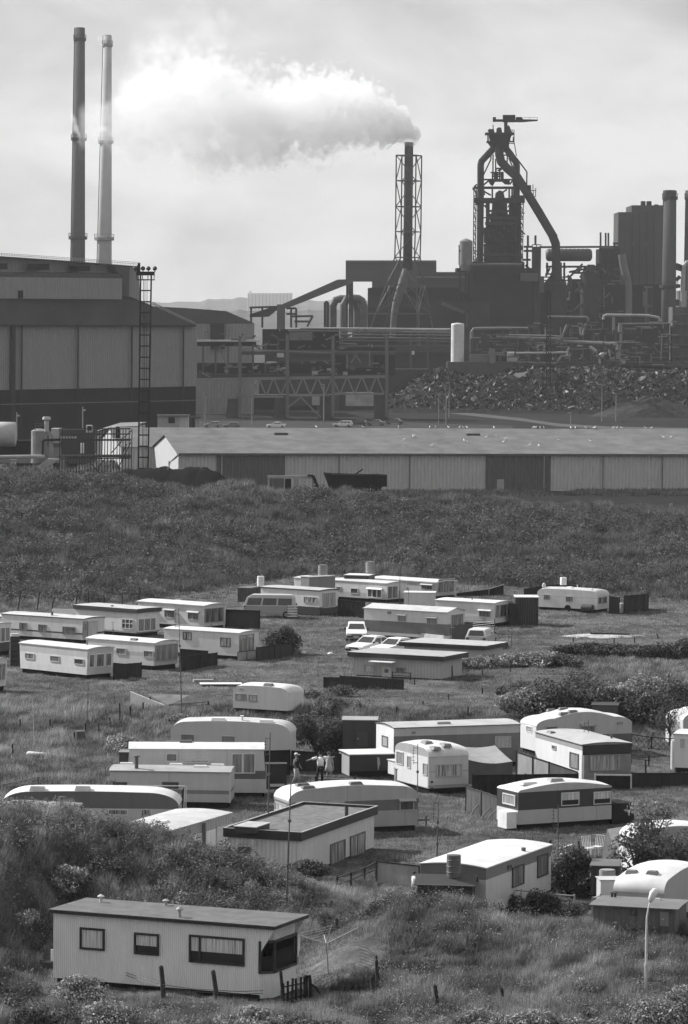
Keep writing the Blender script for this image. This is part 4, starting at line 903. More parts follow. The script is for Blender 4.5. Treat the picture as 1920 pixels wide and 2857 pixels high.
# long boat-shaped caravan
H = Home(RE, (1395, 978), 1130, 12, 1420, 2.4, 'L', h=1.9, label='very long low white-roofed caravan with a dark upper side, left edge', name='caravan', cat='caravan', group=GL, H2=(170, 210))
H.body([(1.75, .42), (3, .11)], rx=1.5, rz=.62, bul=.04, cam=.12, roof=.88, th=.02, oh=0)
for a, b in (((845, 1000), (1000, 1050)), ((1100, 1000), (1185, 1060)), ((420, 1000), (560, 1050))): H.win('S', a, b, frame=.5, pane=(.05, .3))
H.vent(287, 858, .8, .4, .14, .55); H.vent(637, 864, .8, .4, .14, .55)
u, z = H.S(1145, 1022); mb = MB()
for i in range(16): a0, a1 = 2 * PI * i / 16, 2 * PI * (i + 1) / 16; mb.bar((u + .16 * math.cos(a0), -.04, z + .16 * math.sin(a0)), (u + .16 * math.cos(a1), -.04, z + .16 * math.sin(a1)), .04)
H.fixture('life_ring', mb, gm(.3, .5)); LC = H
# awning frame at the right end of it
p = PG(*RE(1430, 1110)); t = thing('awning_poles', 'bare white awning frame standing behind the end of the long low caravan', 'awning frame', p)
P_ = lambda x, y, dy=0: PY(*RE(x, y), p.y + dy) - p
mb = MB(); mb.bar(P_(1445, 820), P_(1432, 1110), .05); mb.bar(P_(1457, 820, .6), P_(1450, 1110, .6), .05); mb.bar(P_(930, 818, 1.2), P_(1445, 820), .05); mb.bar(P_(930, 818, 1.2), P_(930, 850, 1.2), .05); mb.build('frame', gm(.6, .5), t)
MB().add([P_(1420, 860, -.02), P_(1445, 822, -.02), P_(1436, 1100, -.02), P_(1412, 1100, -.02)], [(0, 1, 2, 3)]).build('canvas_strip', gm(.05, .9), t)
# roof tops behind the dune
H = Home(RE, (455, 1030), 1180, -60, 630, 3.0, 'L', h=2.6, label='low felt-roofed chalet with a cowl flue, mostly sunk behind the dune at left', name='chalet', cat='chalet', H2=(174, 195))
H.body([(3, .35)], cam=.05, roof=.2, th=.1, fascia=.5, oh=.1); H.flue(487, 985, .55, .13, .05); H.vent(133, 988, .7, .35, .07, .75)
H = Home(RF, (345, 1045), 1200, -100, 856, 2.9, 'R', h=2.0, label='white-walled mobile home with a broad grey fascia, half sunk in the dune scrub', group=GL, H2=(172, 190))
H.body([(H.h - .5, .7), (3.2, .26)], cam=.1, roof=.48, th=.05, fascia=.3, rib=.3)
H.win('S', (738, 1000), (812, 1130), frame=.4, pane=(.05, .12)); H.vent(325, 970, .8, .4, .08, .75)
u, z = H.S(632, 1000); H.fixture('downpipe', MB().box(u - .06, u + .06, -.16, -.02, .1, H.h - .05), gm(.14, .7))
# flat-roofed chalet
H = Home(RJ, (580, 372), 700, 82, 1088, 3.62, 'R', h=2.05, label='boarded flat-roofed chalet with a deep dark roof edge and two right-hand windows', name='chalet', cat='chalet', H2=(167, 182), z0=.05)
H.h -= .15; H.body([(3, .64)], cam=0, roof=.16, th=.0, rib=.22, ribd=.012, roofvar=.35, oh=0, ohx=0)
x0, x1, w_, h_ = H.x0, H.x1, H.w, H.h
mb = MB(); e = .14; mb.box(x0 - e, x1 + e, -e, -e + .06, h_ - .26, h_ + .14); mb.box(x0 - e, x1 + e, w_ + e - .06, w_ + e, h_ - .26, h_ + .14); mb.box(x0 - e, x0 - e + .06, -e + .06, w_ + e - .06, h_ - .26, h_ + .14); mb.box(x1 + e - .06, x1 + e, -e + .06, w_ + e - .06, h_ - .26, h_ + .14); H.fixture('fascia', mb, gm(.035, .6))
mb = MB(); k = .012
for (a, b, c, d) in ((x0 - e - k, x1 + e + k, -e - k, -e + .07), (x0 - e - k, x1 + e + k, w_ + e - .07, w_ + e + k), (x0 - e - k, x0 - e + .07, -e + .07, w_ + e - .07), (x1 + e - .07, x1 + e + k, -e + .07, w_ + e - .07)): mb.box(a, b, c, d, h_ + .14, h_ + .165)
H.fixture('roof_trim', mb, gm(.4, .5)); MB().box(x0 - .08, x1 + .08, -.08, w_ + .08, h_ + .008, h_ + .03).build('roof_felt', gm(.17, .95, .35, 2.5, .02), H.t)
H.win('S', (785, 382), (886, 540), frame=.1, pane=(.12, .42), mull=1, k=7, fw=.06); H.win('S', (922, 328), (1022, 486), frame=.1, pane=(.12, .42), mull=1, k=7, fw=.06)
H.win('E', (162, 396), (244, 446), frame=.12, pane=(.03, .12), mull=1); u, z = H.E(272, 380); H.fixture('vent_pipe', MB().tube([(-.02, u, z), (-.3, u, z), (-.3, u, z + .25)], .06, 8), gm(.6, .4))
u, v = H.R(215, 300); H.fixture('roof_hatch', MB().box(u - .9, u + .9, v - .55, v + .5, h_ + .03, h_ + .3), gm(.05, .6)); H.fixture('hatch_lid', MB().box(u - .95, u + .95, v - .6, v + .55, h_ + .3, h_ + .34), gm(.4, .6))
u, v = H.R(1016, 196); H.fixture('flue', MB().tube([(u, v, h_), (u, v, h_ + .5), (u + .02, v, h_ + .55)], [.09, .09, .16], 9), gm(.06, .6))
# big centre caravan
H = Home(RG, (75, 803), 1078, -42, 1082, 2.2, 'R', label='big rounded caravan with a white roof and grey window band, centre of the lower field', name='caravan', cat='caravan', group=GL)
H.body([(1.12, .34), (1.66, .13), (3, .37)], rx=1.0, rz=.55, bul=.12, cam=.1, roof=.86, th=.02, oh=0, seams=1.55)
H.win('S', (135, 818), (248, 868), frame=.35, pane=(.03, .12), hood=True); H.win('S', (384, 806), (490, 884), frame=.3, pane=(.03, .15), hood=True, trans=.5); H.win('S', (936, 792), (1050, 870), frame=.35, pane=(.02, .06), hood=True, fw=.06)
H.win('E', (-28, 800), (60, 905), frame=.4, pane=(.2, .6), k=9); H.fixture('white_end', MB().box(-.015, -.005, .05, H.w - .05, .35, 1.0), gm(.8, .5))
for a, b in ((593, 661), (180, 675), (245, 702)): H.vent(a, b, .7, .4, .06, .12)
mb = MB(); mb.bar((H.x1, .9, .4), (H.x1 + 1.1, 1.1, .42), .09); mb.bar((H.x1, 1.3, .4), (H.x1 + 1.1, 1.1, .42), .09); mb.bar((H.x1 + .9, 1.1, 0), (H.x1 + .9, 1.1, .6), .06); H.fixture('tow_bar', mb, gm(.1, .6))
# white rounded caravan seen end-on
H = Home(RG, (1165, 456), 748, 903, 1477, 2.42, 'L', label='white rounded caravan seen from its curtained end, with a water barrel at its side', name='caravan', cat='caravan', group=GL)
print('L9', H.L, R_(1))
H.body([(.5, .3), (H.h - .82, .5), (H.h - .8, .1), (H.h - .02, .5), (4, .34)], rx=.85, rz=.42, bul=.05, cam=.12, roof=.62, th=.02, oh=0)
H.fixture('painted_sunlit_side', MB().box(H.x0 + .05, -.06, -.012, -.004, .36, H.h - .01), gm(.6, .5, .05))  # paler skin puts the sunlight on this long side into its colour
H.win('S', (918, 404), (970, 520), frame=.5, pane=(.12, .4)); H.win('S', (1000, 440), (1028, 545), frame=.5, pane=(.12, .4)); H.win('S', (1124, 498), (1156, 602), frame=.4, pane=(.12, .4))
H.win('E', (1222, 514), (1422, 602), frame=.4, pane=(.1, .5), k=9, fw=.04)
for (u, v) in ((1190, 648), (1190, 700)): a, z = H.E(u, v); H.fixture('rear_light', MB().tube([(.0, a, z), (.03, a, z)], .07, 10), gm(.04, .3))
for a, b in ((1150, 345), (1295, 378), (1282, 406)): H.vent(a, b, .7, .5, .08, .2)
L9 = H
p = PG(*RG(942, 690)); t = thing('water_barrel', 'tall steel water barrel beside the white rounded caravan', 'barrel', p); MB().lathe([(.3, 0), (.33, .03), (.33, 1.02), (.3, 1.05), (.29, 1.0), (.05, .99)], n=16).build('drum', gm(.25, .4, .25, 2), t)
mb = MB(); mb.tube([(0.35 * math.cos(i * PI / 8), .35 * math.sin(i * PI / 8), 1.05) for i in range(17)], .02, 6); mb.build('rim', gm(.2, .4), t)
H = Home(RG, (902, 490), 640, 848, 910, .9, 'R', label='narrow white cupboard standing left of the water barrel', name='cupboard', cat='cupboard'); H.body([(3, .62)], cam=0, roof=.8, th=.04)
# awning tent
p = PG(*RH(180, 600)); Y0 = p.y; t = thing('awning', 'grey canvas awning between the white rounded caravan and the plank fence', 'awning', p)
a = lambda x, y, dy: PY(*RH(x, y), Y0 + dy) - p
mb = MB(); tp = [a(-60, 330, 2.6), a(205, 328, 2.6), a(330, 440, 0), a(20, 430, 0)]
mb.v = []; n_ = 8
for j in range(n_ + 1):
    for i in range(n_ + 1):
        u, v = i / n_, j / n_; c = (tp[3] * (1 - u) + tp[2] * u) * (1 - v) + (tp[0] * (1 - u) + tp[1] * u) * v; c.z -= .16 * math.sin(PI * u) * (1 - .3 * v) + .05 * math.sin(PI * v); mb.v.append(tuple(c))
for j in range(n_):
    for i in range(n_): q = j * (n_ + 1) + i; mb.f.append((q, q + 1, q + n_ + 2, q + n_ + 1)); mb.m.append(0)
mb.build('roof', gm(.3, .8), t, smooth=True); mb = MB(); fr = [Vector(mb_) for mb_ in []]
top = [tp[3] * (1 - i / 8) + tp[2] * (i / 8) - Vector((0, 0, .16 * math.sin(PI * i / 8))) for i in range(9)]
for i, c in enumerate(top): mb.v += [(c.x, c.y + .05 * math.sin(i * 2.1), -.05), (c.x, c.y + .01, c.z - .01)]
for i in range(8): mb.f.append((2 * i, 2 * i + 2, 2 * i + 3, 2 * i + 1)); mb.m.append(0)
mb.add([(tp[2].x, tp[2].y, -.05), (tp[2].x, tp[2].y, tp[2].z - .01), tuple(tp[1] - Vector((0, 0, .01))), (tp[1].x, tp[1].y, -.05)], [(0, 1, 2, 3)]); mb.build('wall', gm(.13, .85), t)
# long two-tone home behind
H = Home(RG, (896, 232), 460, 757, 1876, 2.9, 'R', h=2.45, label='long mobile home, pale above and dark grey below, behind the white rounded caravan', group=GL, H2=(200, 245))
H.body([(H.h - .45, .14), (3.2, .42)], cam=.12, roof=.42, th=.05, oh=.06, fascia=.1); H.fixture('pale_end', MB().box(-.015, -.004, .03, H.w - .03, .4, H.h - .02), gm(.66, .5, .08))
H.win('E', (804, 282), (850, 380), frame=.1, pane=(.3, .5)); g0 = H.g; H.g = RH; H.win('S', (203, 265), (318, 342), frame=.4, pane=(.2, .3), k=8); H.g = g0; H.win('S', (1032, 256), (1060, 270), frame=.2); H.vent(1275, 197, .9, .5, .08, .3)
s = Home(RG, (760, 172), 400, 494, 764, 2.0, 'L', h=2.3, label='tall dark panelled shed at the left end of the long two-tone home', name='shed', cat='shed', group='sheds', H2=(200, 245)); s.body([(3, .05)], cam=0, roof=.3, th=.05, rib=1.1, ribd=.02); s.door('S', (600, 250), (690, 372), .07, .03)
s = Home(RG, (552, 440), 612, 470, 897, 2.4, 'R', label='lean-to shelter with a bright white sheet roof and dark open front', name='shed', cat='shed', group='sheds'); s.body([(3, .025)], cam=.02, roof=.85, th=.05, oh=.06, seams=.9); s.fixture('side_boarding', MB().box(-.03, -.008, .05, s.w - .05, .05, s.h - .1), gm(.28, .7, streak=True))
u, z = s.S(766, 500); s.fixture('hanging_cloth', MB().add([(u - .05, -.1, z + .35), (u + .08, -.12, z + .3), (u + .14, -.1, z), (u, -.1, z - .45), (u - .04, -.1, z)], [(0, 1, 2, 3, 4)]), gm(.35, .8))
# rounded caravan, pale
H = Home(RH, (500, 196), 420, 385, 1172, 2.35, 'R', h=1.8, label='rounded arched-roof caravan with a sunlit white front, at the foot of the big thicket', name='caravan', cat='caravan', group=GL, H2=(205, 245))
H.body([(1.22, .1), (3.4, .4)], rx=1.15, rz=.42, bul=.34, cam=.1, roof=.6, th=.02, oh=0); H.fixture('white_front', MB().box(-.02, -.004, .05, H.w - .05, .35, H.h - .02), gm(.6, .5, .05))
H.win('S', (562, 194), (648, 226), frame=.3, pane=(.06, .12)); H.win('S', (812, 186), (908, 238), frame=.3, pane=(.06, .16), hood=True); H.win('S', (1066, 162), (1106, 178), frame=.25, pane=(.3, .4)); H.win('E', (428, 185), (470, 240), frame=.7, pane=(.2, .6), k=10)
for a, b in ((592, 104), (686, 110), (757, 117), (798, 101)): H.vent(a, b, .6, .35, .07, .15)
p = PG(*RH(418, 345)); simple('jockey_pole', MB().tube([(0, 0, 0), (0, 0, 1.5), (.05, .1, 2.0)], [.05, .05, .16], 8), gm(.08, .6), 'dark pole at the white front of the arched-roof caravan', 'pole', p)
# white home with dark curtained end
H = Home(RH, (822, 326), 596, 491, 1167, 2.95, 'L', label='mobile home with a sunlit white long wall and a dark-topped curtained end', group=GL, z0=.2)
H.body([(H.h - .32, .8), (3.2, .3)], cam=.1, roof=.42, th=.04, oh=.08, ohx=.08, fascia=.25)
mb = MB(); mb.box(.004, .03, .1, H.w - .02, .25, H.h - .55); H.fixture('end_wall', mb, gm(.22, .6)); H.fixture('end_fascia', MB().box(.004, .06, .02, H.w, H.h - .55, H.h - .02), gm(.035, .6)); H.fixture('corner_board', MB().box(.0, .05, -.05, .1, .1, H.h - .55), gm(.75, .5))
H.win('E', (872, 396), (1090, 502), frame=.25, pane=(.14, .42), k=9, off=.05); H.win('S', (610, 322), (638, 362), frame=.4, pane=(.05, .2)); H.win('S', (736, 372), (796, 500), frame=.1, pane=(.15, .4), fw=.06); H.vent(602, 240, .7, .4, .06, .15); H.flue(1028, 280, .25, .06)
# angular caravan
H = Home(RH, (372, 662), 930, 222, 1030, 2.15, 'R', label='angular caravan with a black window band and white roof, right of the plank fence', name='caravan', cat='caravan', group=GL, z0=.3)
H.body([(1.02, .42), (H.h, .045), (3, .42)], rx=.35, rz=.12, bul=.24, cam=.08, roof=.84, th=.02, oh=0, seams=1.15, rk=.0)
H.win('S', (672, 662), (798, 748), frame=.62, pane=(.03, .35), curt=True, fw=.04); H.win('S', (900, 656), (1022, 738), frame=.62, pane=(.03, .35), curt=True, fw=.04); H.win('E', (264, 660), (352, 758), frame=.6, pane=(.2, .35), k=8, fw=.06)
H.fixture('white_front', MB().box(-.03, -.004, .02, H.w - .02, .32, 1.0), gm(.6, .5, .05)); H.fixture('gas_locker', MB().box(-.62, -.04, .1, 1.0, .12, .95), gm(.74, .5)); H.vent(440, 616, .9, .5, .06, .6); H.vent(630, 574, .8, .5, .08, .3)
AC = H; s = MB().box(0, 1.3, -.1, 1.5, 0, 1.05); p = H.t.matrix_basis @ Vector((H.x1 + .12, .2, 0)); simple('log_store', s, gm(.03, .8), 'dark low box at the right end of the angular caravan', 'store box', p, H.yaw)
# right edge
H = Home(RH, (1536, 152), 330, 1411, 1800, 2.3, 'R', h=1.8, label='white rounded caravan cut by the right edge, above the lattice fence', name='caravan', cat='caravan', group=GL, H2=(205, 250)); H.body([(3.4, .4)], rx=1.0, rz=.42, bul=.1, cam=.1, roof=.8, th=.02, oh=0); H.fixture('white_front', MB().box(-.02, -.004, .05, H.w - .05, .3, H.h), gm(.6, .5, .05))
H = Home(RH, (1720, 262), 460, 1470, 1800, 2.6, 'L', h=2.2, label='white mobile home cut by the right edge, behind the dark garden fence', group=GL, H2=(190, 240)); H.body([(3.4, .8)], cam=.1, roof=.7, th=.05); H.win('S', (1508, 276), (1554, 352), frame=.7, pane=(.3, .6), k=9)
p = PG(*RH(1468, 500)); barrel(p, .2, 1.7, .6, 'tall white gas cylinder at the corner of the home cut by the right edge', ribs=1)
p = PG(*RH(1512, 510)); simple('store_cabinet', MB().box(-.35, .5, -.3, .3, 0, 1.75), gm(.12, .7), 'dark cabinet right of the tall white gas cylinder', 'cabinet', p)
# white-roofed home with garden
H = Home(RK, (490, 333), 560, 140, 838, 3.0, 'R', h=2.3, label='mobile home with a bare white roof and grey fascia, beside the walled shrub garden', group=GL, H2=(160, 172))
H.body([(H.h - .48, .5), (3.2, .16)], cam=.12, roof=.88, th=.05, oh=.05, seams=0); H.win('S', (628, 326), (690, 412), frame=.06, pane=(.05, .25), fw=.07); H.win('S', (762, 266), (818, 362), frame=.06, pane=(.05, .25), fw=.07); H.win('S', (604, 315), (622, 330), frame=.1)
H.flue(690, 240, .2, .1, .1, False); WH = H
s = Home(RK, (416, 428), 560, 125, 432, 1.4, 'L', h=1.75, label='low dark hut with a felt roof under the ribbed barrel', name='shed', cat='shed', group='sheds', H2=(157.6, 166)); s.body([(3, .03)], cam=.35, gable=True, roof=.05, th=.04, oh=.15, ohx=.15)
p = s.t.matrix_basis @ Vector(((s.R(312, 400)[0]), s.w / 2, s.h + .25)); barrel(p, .3, 1.0, .12, 'ribbed dark barrel standing on the low felt hut', ribs=3)
# right, behind the tree
H = Home(RH, (1195, 1000), 1180, 1083, 1800, 2.2, 'R', h=1.75, label='white caravan with a wide front window, half hidden by the leafy tree', name='caravan', cat='caravan', group=GL, H2=(160, 200)); H.body([(3.4, .42)], rx=.9, rz=.5, bul=.1, cam=.1, roof=.86, th=.02, oh=0); H.fixture('white_front', MB().box(-.02, -.004, .02, H.w - .02, .3, H.h), gm(.6, .5, .04)); H.win('E', (1096, 990), (1190, 1080), frame=.8, pane=(.08, .25), off=.04, k=8)
p = PG(*RH(1040, 1150)); t = thing('awning', 'slack grey awning at the left of the caravan hidden by the tree', 'awning', p); a = lambda x, y, dy: PY(*RH(x, y), p.y + dy) - p
mb = MB(); mb.add([a(1000, 918, 1.6), a(1300, 870, 2.6), a(1110, 985, .5), a(1075, 1140, 0), a(960, 1135, 0)], [(0, 4, 3, 2), (0, 2, 1)]); mb.build('canvas', gm(.2, .85), t); MB().bar(a(1000, 918, 1.6), a(985, 1140, 1.6), .05).build('pole', gm(.3, .5), t)
H = Home(RK, (1440, 468), 640, 1168, 1640, 2.2, 'R', h=1.65, label='low caravan with a curved white roof and two rooflights, bottom right', name='caravan', cat='caravan', group=GL, H2=(158.5, 172)); H.body([(3.4, .4)], rx=.9, rz=.5, bul=.1, cam=.12, roof=.88, th=.02, oh=0); H.vent(1378, 357, .5, .5, .08, .15); H.vent(1268, 354, .5, .5, .08, .15)
s = Home(RK, (1500, 552), 700, 1062, 1560, 2.3, 'L', h=1.1, label='weathered board hut with a sagging felt roof, bottom right', name='shed', cat='shed', group='sheds', H2=(153.2, 163), z0=0); s.body([(3, .13)], cam=.04, roof=.15, th=.05, oh=.15, ohx=.15, rib=.3, ribd=.02, var=.35)
s.door('S', (1420, 562), (1465, 640), .2, .1); s.win('S', (1260, 540), (1290, 580), frame=.06, pane=(.03, .1)); s.vent(1395, 505, .5, .3, .08, .45)
for a, b, in ((1247, 440), (1187, 468)): s.flue(a, b, .25, .05, .05)
H = Home(RK, (1102, 395), 480, 1080, 1135, 1.0, 'R', h=1.3, label='small pale box hut left of the upright tank', name='shed', cat='shed', group='sheds', H2=(150, 180)); H.body([(3, .5)], cam=0, roof=.5, th=.03)
p = PG(*RK(1135, 530)); p.z += .5; barrel(p, .36, 1.1, .3, 'pale upright tank beside the curved white roof', ribs=1)
H = Home(RK, (1195, 322), 420, 1050, 1210, 2.0, 'L', h=1.6, label='rickety shelter with a corrugated dark roof under the leafy tree', name='shed', cat='shed', group='sheds', H2=(155, 190)); H.body([(3, .05)], cam=0, roof=.12, th=.04, oh=.1, rib=.2)
# garden chairs
def chair(loc, rz, label):
    t = thing('garden_chair', label, 'chair', loc, rz, 'white wire garden chairs'); m = gm(.65, .4)
    MB().box(-.22, .22, -.22, .22, .42, .45).build('seat', m, t); b_ = MB()
    for i in range(6): b_.bar((-.22 + .088 * i, .22, .45), (-.24 + .096 * i, .32, .95), .02)
    b_.bar((-.26, .32, .95), (.26, .32, .95), .03); b_.build('backrest', m, t)
    for x in (-.2, .2):
        for y in (-.2, .2): MB().bar((x, y, 0), (x, y, .43), .03).build('leg', m, t)
chair(PG(*RH(870, 1115)), .5, 'white garden chair at the left of the shrub corner'); chair(PG(*RH(925, 1105)), -.6, 'white garden chair nearer the slack grey awning')
# --- nearest mobile home, with its bay
H = Home(RJ, (412, 946), 1478, -1104, 622, 2.9, 'L', label='large ribbed mobile home with black window frames and an end bay, nearest the camera', name='mobile_home', cat='mobile home')
hh = H.h; H.x1 = -.62; w_ = H.w
H.body([(4, .841)], cam=.0, roof=.28, th=.0, rib=.085, ribd=.012, oh=-.02, ohx=0, var=.1); H.x1 = 0
x0 = H.x0
for c in list(H.t.children):
    if c.name.startswith('roof'): bpy.data.objects.remove(c, do_unlink=True)
rf = MB(); rf.box(x0 - .12, .04, -.16, w_ + .16, hh - .1, hh + .02); ro = rf.build('roof', gm(.035, .6), H.t)
MB().box(x0 - .14, .06, -.18, w_ + .18, hh + .02, hh + .045).build('roof_felt', gm(.15, .9, .22, 1.6, .01), ro)
body = bandm([(4, .84)], rough=.5, rib=.085, ribd=.012, var=.1)
mb = MB(); mb.prism([(-.62, 0), (-.22, .42), (-.22, w_ - .42), (-.62, w_)], 'z', .18, 1.12); mb.build('bay_apron', body, H.t)
mb = MB(); mb.prism([(-.62, .05), (-.24, .45), (-.24, w_ - .45), (-.62, w_ - .05)], 'z', 2.36, hh - .1); mb.build('bay_head', gm(.5, .6), H.t)
for y in (.0, w_ - .03): MB().prism([(-.64, hh - .1), (-.02, hh - .1), (-.62, hh - 1.05)], 'y', y, y + .03).build('gusset', body, H.t)
pts = [(-.62, .02), (-.22, .44), (-.22, w_ - .44), (-.62, w_ - .02)]
fr = MB()
for (ax, ay) in pts: fr.box(ax - .05, ax + .05, ay - .05, ay + .05, 1.12, 2.36)
for i in range(3):
    for z in (1.17, 2.31): fr.bar(Vector((*pts[i], z)), Vector((*pts[i + 1], z)), .1, .1)
bw_ = fr.build('bay_window', gm(.03, .5), H.t)
for i in range(3):
    a = Vector((*pts[i], 0)); b = Vector((*pts[i + 1], 0))
    d = (b - a); n_ = Vector((d.y, -d.x, 0)).normalized()
    g_ = MB().add([a + Vector((0, 0, 1.2)), b + Vector((0, 0, 1.2)), b + Vector((0, 0, 2.3)), a + Vector((0, 0, 2.3))], [(0, 1, 2, 3)]); 
    mm_, tt_, bb_ = nodes('clear_glass'); bb_.inputs['Base Color'].default_value = (.8, .8, .8, 1); bb_.inputs['Roughness'].default_value = .02; bb_.inputs['Transmission Weight'].default_value = 1; bb_.inputs['IOR'].default_value = 1.1
    g_.build('pane', mm_, bw_)
    k_ = int(d.length / .035); q = MB()
    for j in range(k_ + 1):
        c = a + d * (j / k_) - n_ * (.12 + .025 * math.sin(j * 1.9)); zz = 1.75 if i != 1 else 1.9
        q.v += [(c.x, c.y, zz), (c.x, c.y, 2.3)]
    for j in range(k_): q.f.append((2 * j, 2 * j + 2, 2 * j + 3, 2 * j + 1)); q.m.append(0)
    q.build('curtain', gm(.6, .8), bw_, rec=False)
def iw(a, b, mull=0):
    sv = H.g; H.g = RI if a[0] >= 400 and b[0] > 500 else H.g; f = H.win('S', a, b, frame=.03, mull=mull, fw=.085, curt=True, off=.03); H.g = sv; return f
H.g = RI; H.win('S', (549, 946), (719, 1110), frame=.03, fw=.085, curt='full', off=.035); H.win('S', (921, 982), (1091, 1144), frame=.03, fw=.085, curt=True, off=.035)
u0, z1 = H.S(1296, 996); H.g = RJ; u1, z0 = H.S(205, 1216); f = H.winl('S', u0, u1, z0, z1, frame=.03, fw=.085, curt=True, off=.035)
MB().box(u0 + .42, u0 + .5, -.07, -.02, z0 + .05, z1 - .05).build('mullion', gm(.03, .5), f)
H.g = RI; H.h = hh
def cowl(x, y, k, g_=.5):
    u, v = H.R(x, y); H.fixture('roof_vent', MB().lathe([(.07, 0), (.06, .16 * k), (.06, .2 * k), (.14, .22 * k), (.14, .25 * k), (.03, .32 * k)], (u, v, hh + .04), 14), gm(g_, .4))
cowl(690, 780, 1); cowl(1138, 800, .8, .35); cowl(1205, 890, 1.3, .3)
FH = H
mb = MB(); mb.box(-.5, .5, -.35, .35, 0, .55); p = PG(*RI(355, 1235)); t = thing('garden_crate', 'dark crate with a white panel at the left end of the nearest mobile home', 'crate', p, .1)
MB().box(-.45, .5, -.3, .3, .0, .32).build('box', gm(.05, .8), t); MB().box(-.05, .45, -.1, -.04, .34, .8).build('panel', gm(.5, .6), t)
# ================================================================== fences
fence(RH, [(0, 618, 790), (110, 650, 830), (222, 688, 872)], 'leaning plank fence propped with struts, left of the angular caravan', 'board', .1, post=.06)
for x, y in ((60, 800), (130, 835), (170, 850)):
    a = PG(*RH(x, y)); post(RH, (x + 45, y - 70), (x - 30, y + 20), None, .04, .2, 'struts of the leaning plank fence', name='fence_strut')
fence(RH, [(48, 536, 700), (420, 532, 668), (790, 528, 650)], 'long black board fence behind the angular caravan', 'board', .035)
fence(RH, [(355, 372, 560), (470, 410, 575), (585, 448, 590), (786, 516, 612)], 'pale patchwork fence under the sunlit white wall', 'panel', .38, post=.05)
fence(RH, [(912, 532, 640), (1165, 536, 634)], 'black board fence with white posts below the curtained end', 'board', .03, post=.5)
fence(RH, [(1168, 522, 630), (1380, 524, 622), (1640, 520, 612)], 'dark garden fence running to the right edge', 'board', .045)
fence(RH, [(1168, 250, 340), (1310, 272, 352), (1478, 282, 366)], 'dark diamond lattice fence by the arched-roof caravan', 'lattice', .05)
fence(RH, [(1165, 380, 460), (1290, 400, 480)], 'low dark bench rail beyond the garden fence', 'rail', .04, name='bench', gap=.1)
fence(RH, [(376, 236, 345), (492, 262, 372)], 'dark fence between the two-tone home and the white front', 'board', .03)
fence(RJ, [(835, 606, 720), (1022, 540, 640), (1102, 498, 612)], 'dark rail fence along the side of the flat-roofed chalet', 'rail', .05)
fence(RJ, [(1104, 498, 640), (1395, 530, 672)], 'dark-framed pale panel fence in front of the child', 'panel', .3, post=.05)
fence(RJ, [(454, 1312, 1500), (628, 1284, 1450)], 'dark picket gate at the end of the nearest mobile home', 'picket', .035, name='garden_gate')
post(RJ, (450, 1245), (465, 1510), None, .07); post(RJ, (618, 1278), (625, 1440), None, .07); post(RJ, (648, 1276), (655, 1440), None, .07)
post(RJ, (650, 1328), (725, 1405), None, .05)
fence(RK, [(506, 430, 545), (676, 446, 560), (830, 464, 570), (960, 474, 575)], 'low wire garden fence with pale posts and a top rail', 'rail', .3, post=.35)
fence(RK, [(1058, 486, 600), (1100, 470, 590)], 'grey garden rail left of the weathered hut', 'rail', .3)
fence(RK, [(870, 225, 300), (950, 200, 285)], 'white rail beyond the shrub garden', 'rail', .6, post=.3)
fence(RE, [(0, 818, 850), (300, 750, 840)], 'sloping pole rail in the grass above the long low caravan', 'rail', .15)
fence(RG, [(280, 606, 660), (590, 610, 655)], 'low dark timber rail near the three standing people', 'rail', .06)
fence(RG, [(80, 405, 560), (480, 432, 590)], 'dark screen fence under the leafy bush', 'panel', .035)
fence(RF, [(1105, 408, 640), (1310, 402, 600)], 'black windbreak at the end of the white-roofed home', 'panel', .02)
fence(RA, [(1160, 944, 990), (1425, 925, 968)], 'low dark rail in front of the collapsed shed', 'rail', .06)
p = PG(*RF(1205, 700)); t = thing('tool_chest', 'black chest with a white label plate beside the white-roofed home', 'chest', p, .1); MB().box(-.55, .55, -.35, .35, 0, 1.35).build('case', gm(.025, .7), t); MB().box(-.35, .45, -.37, -.352, .15, .3).build('plate', gm(.5, .5), t); MB().box(-.58, .58, -.38, .38, 1.35, 1.4).build('lid', gm(.04, .6), t)
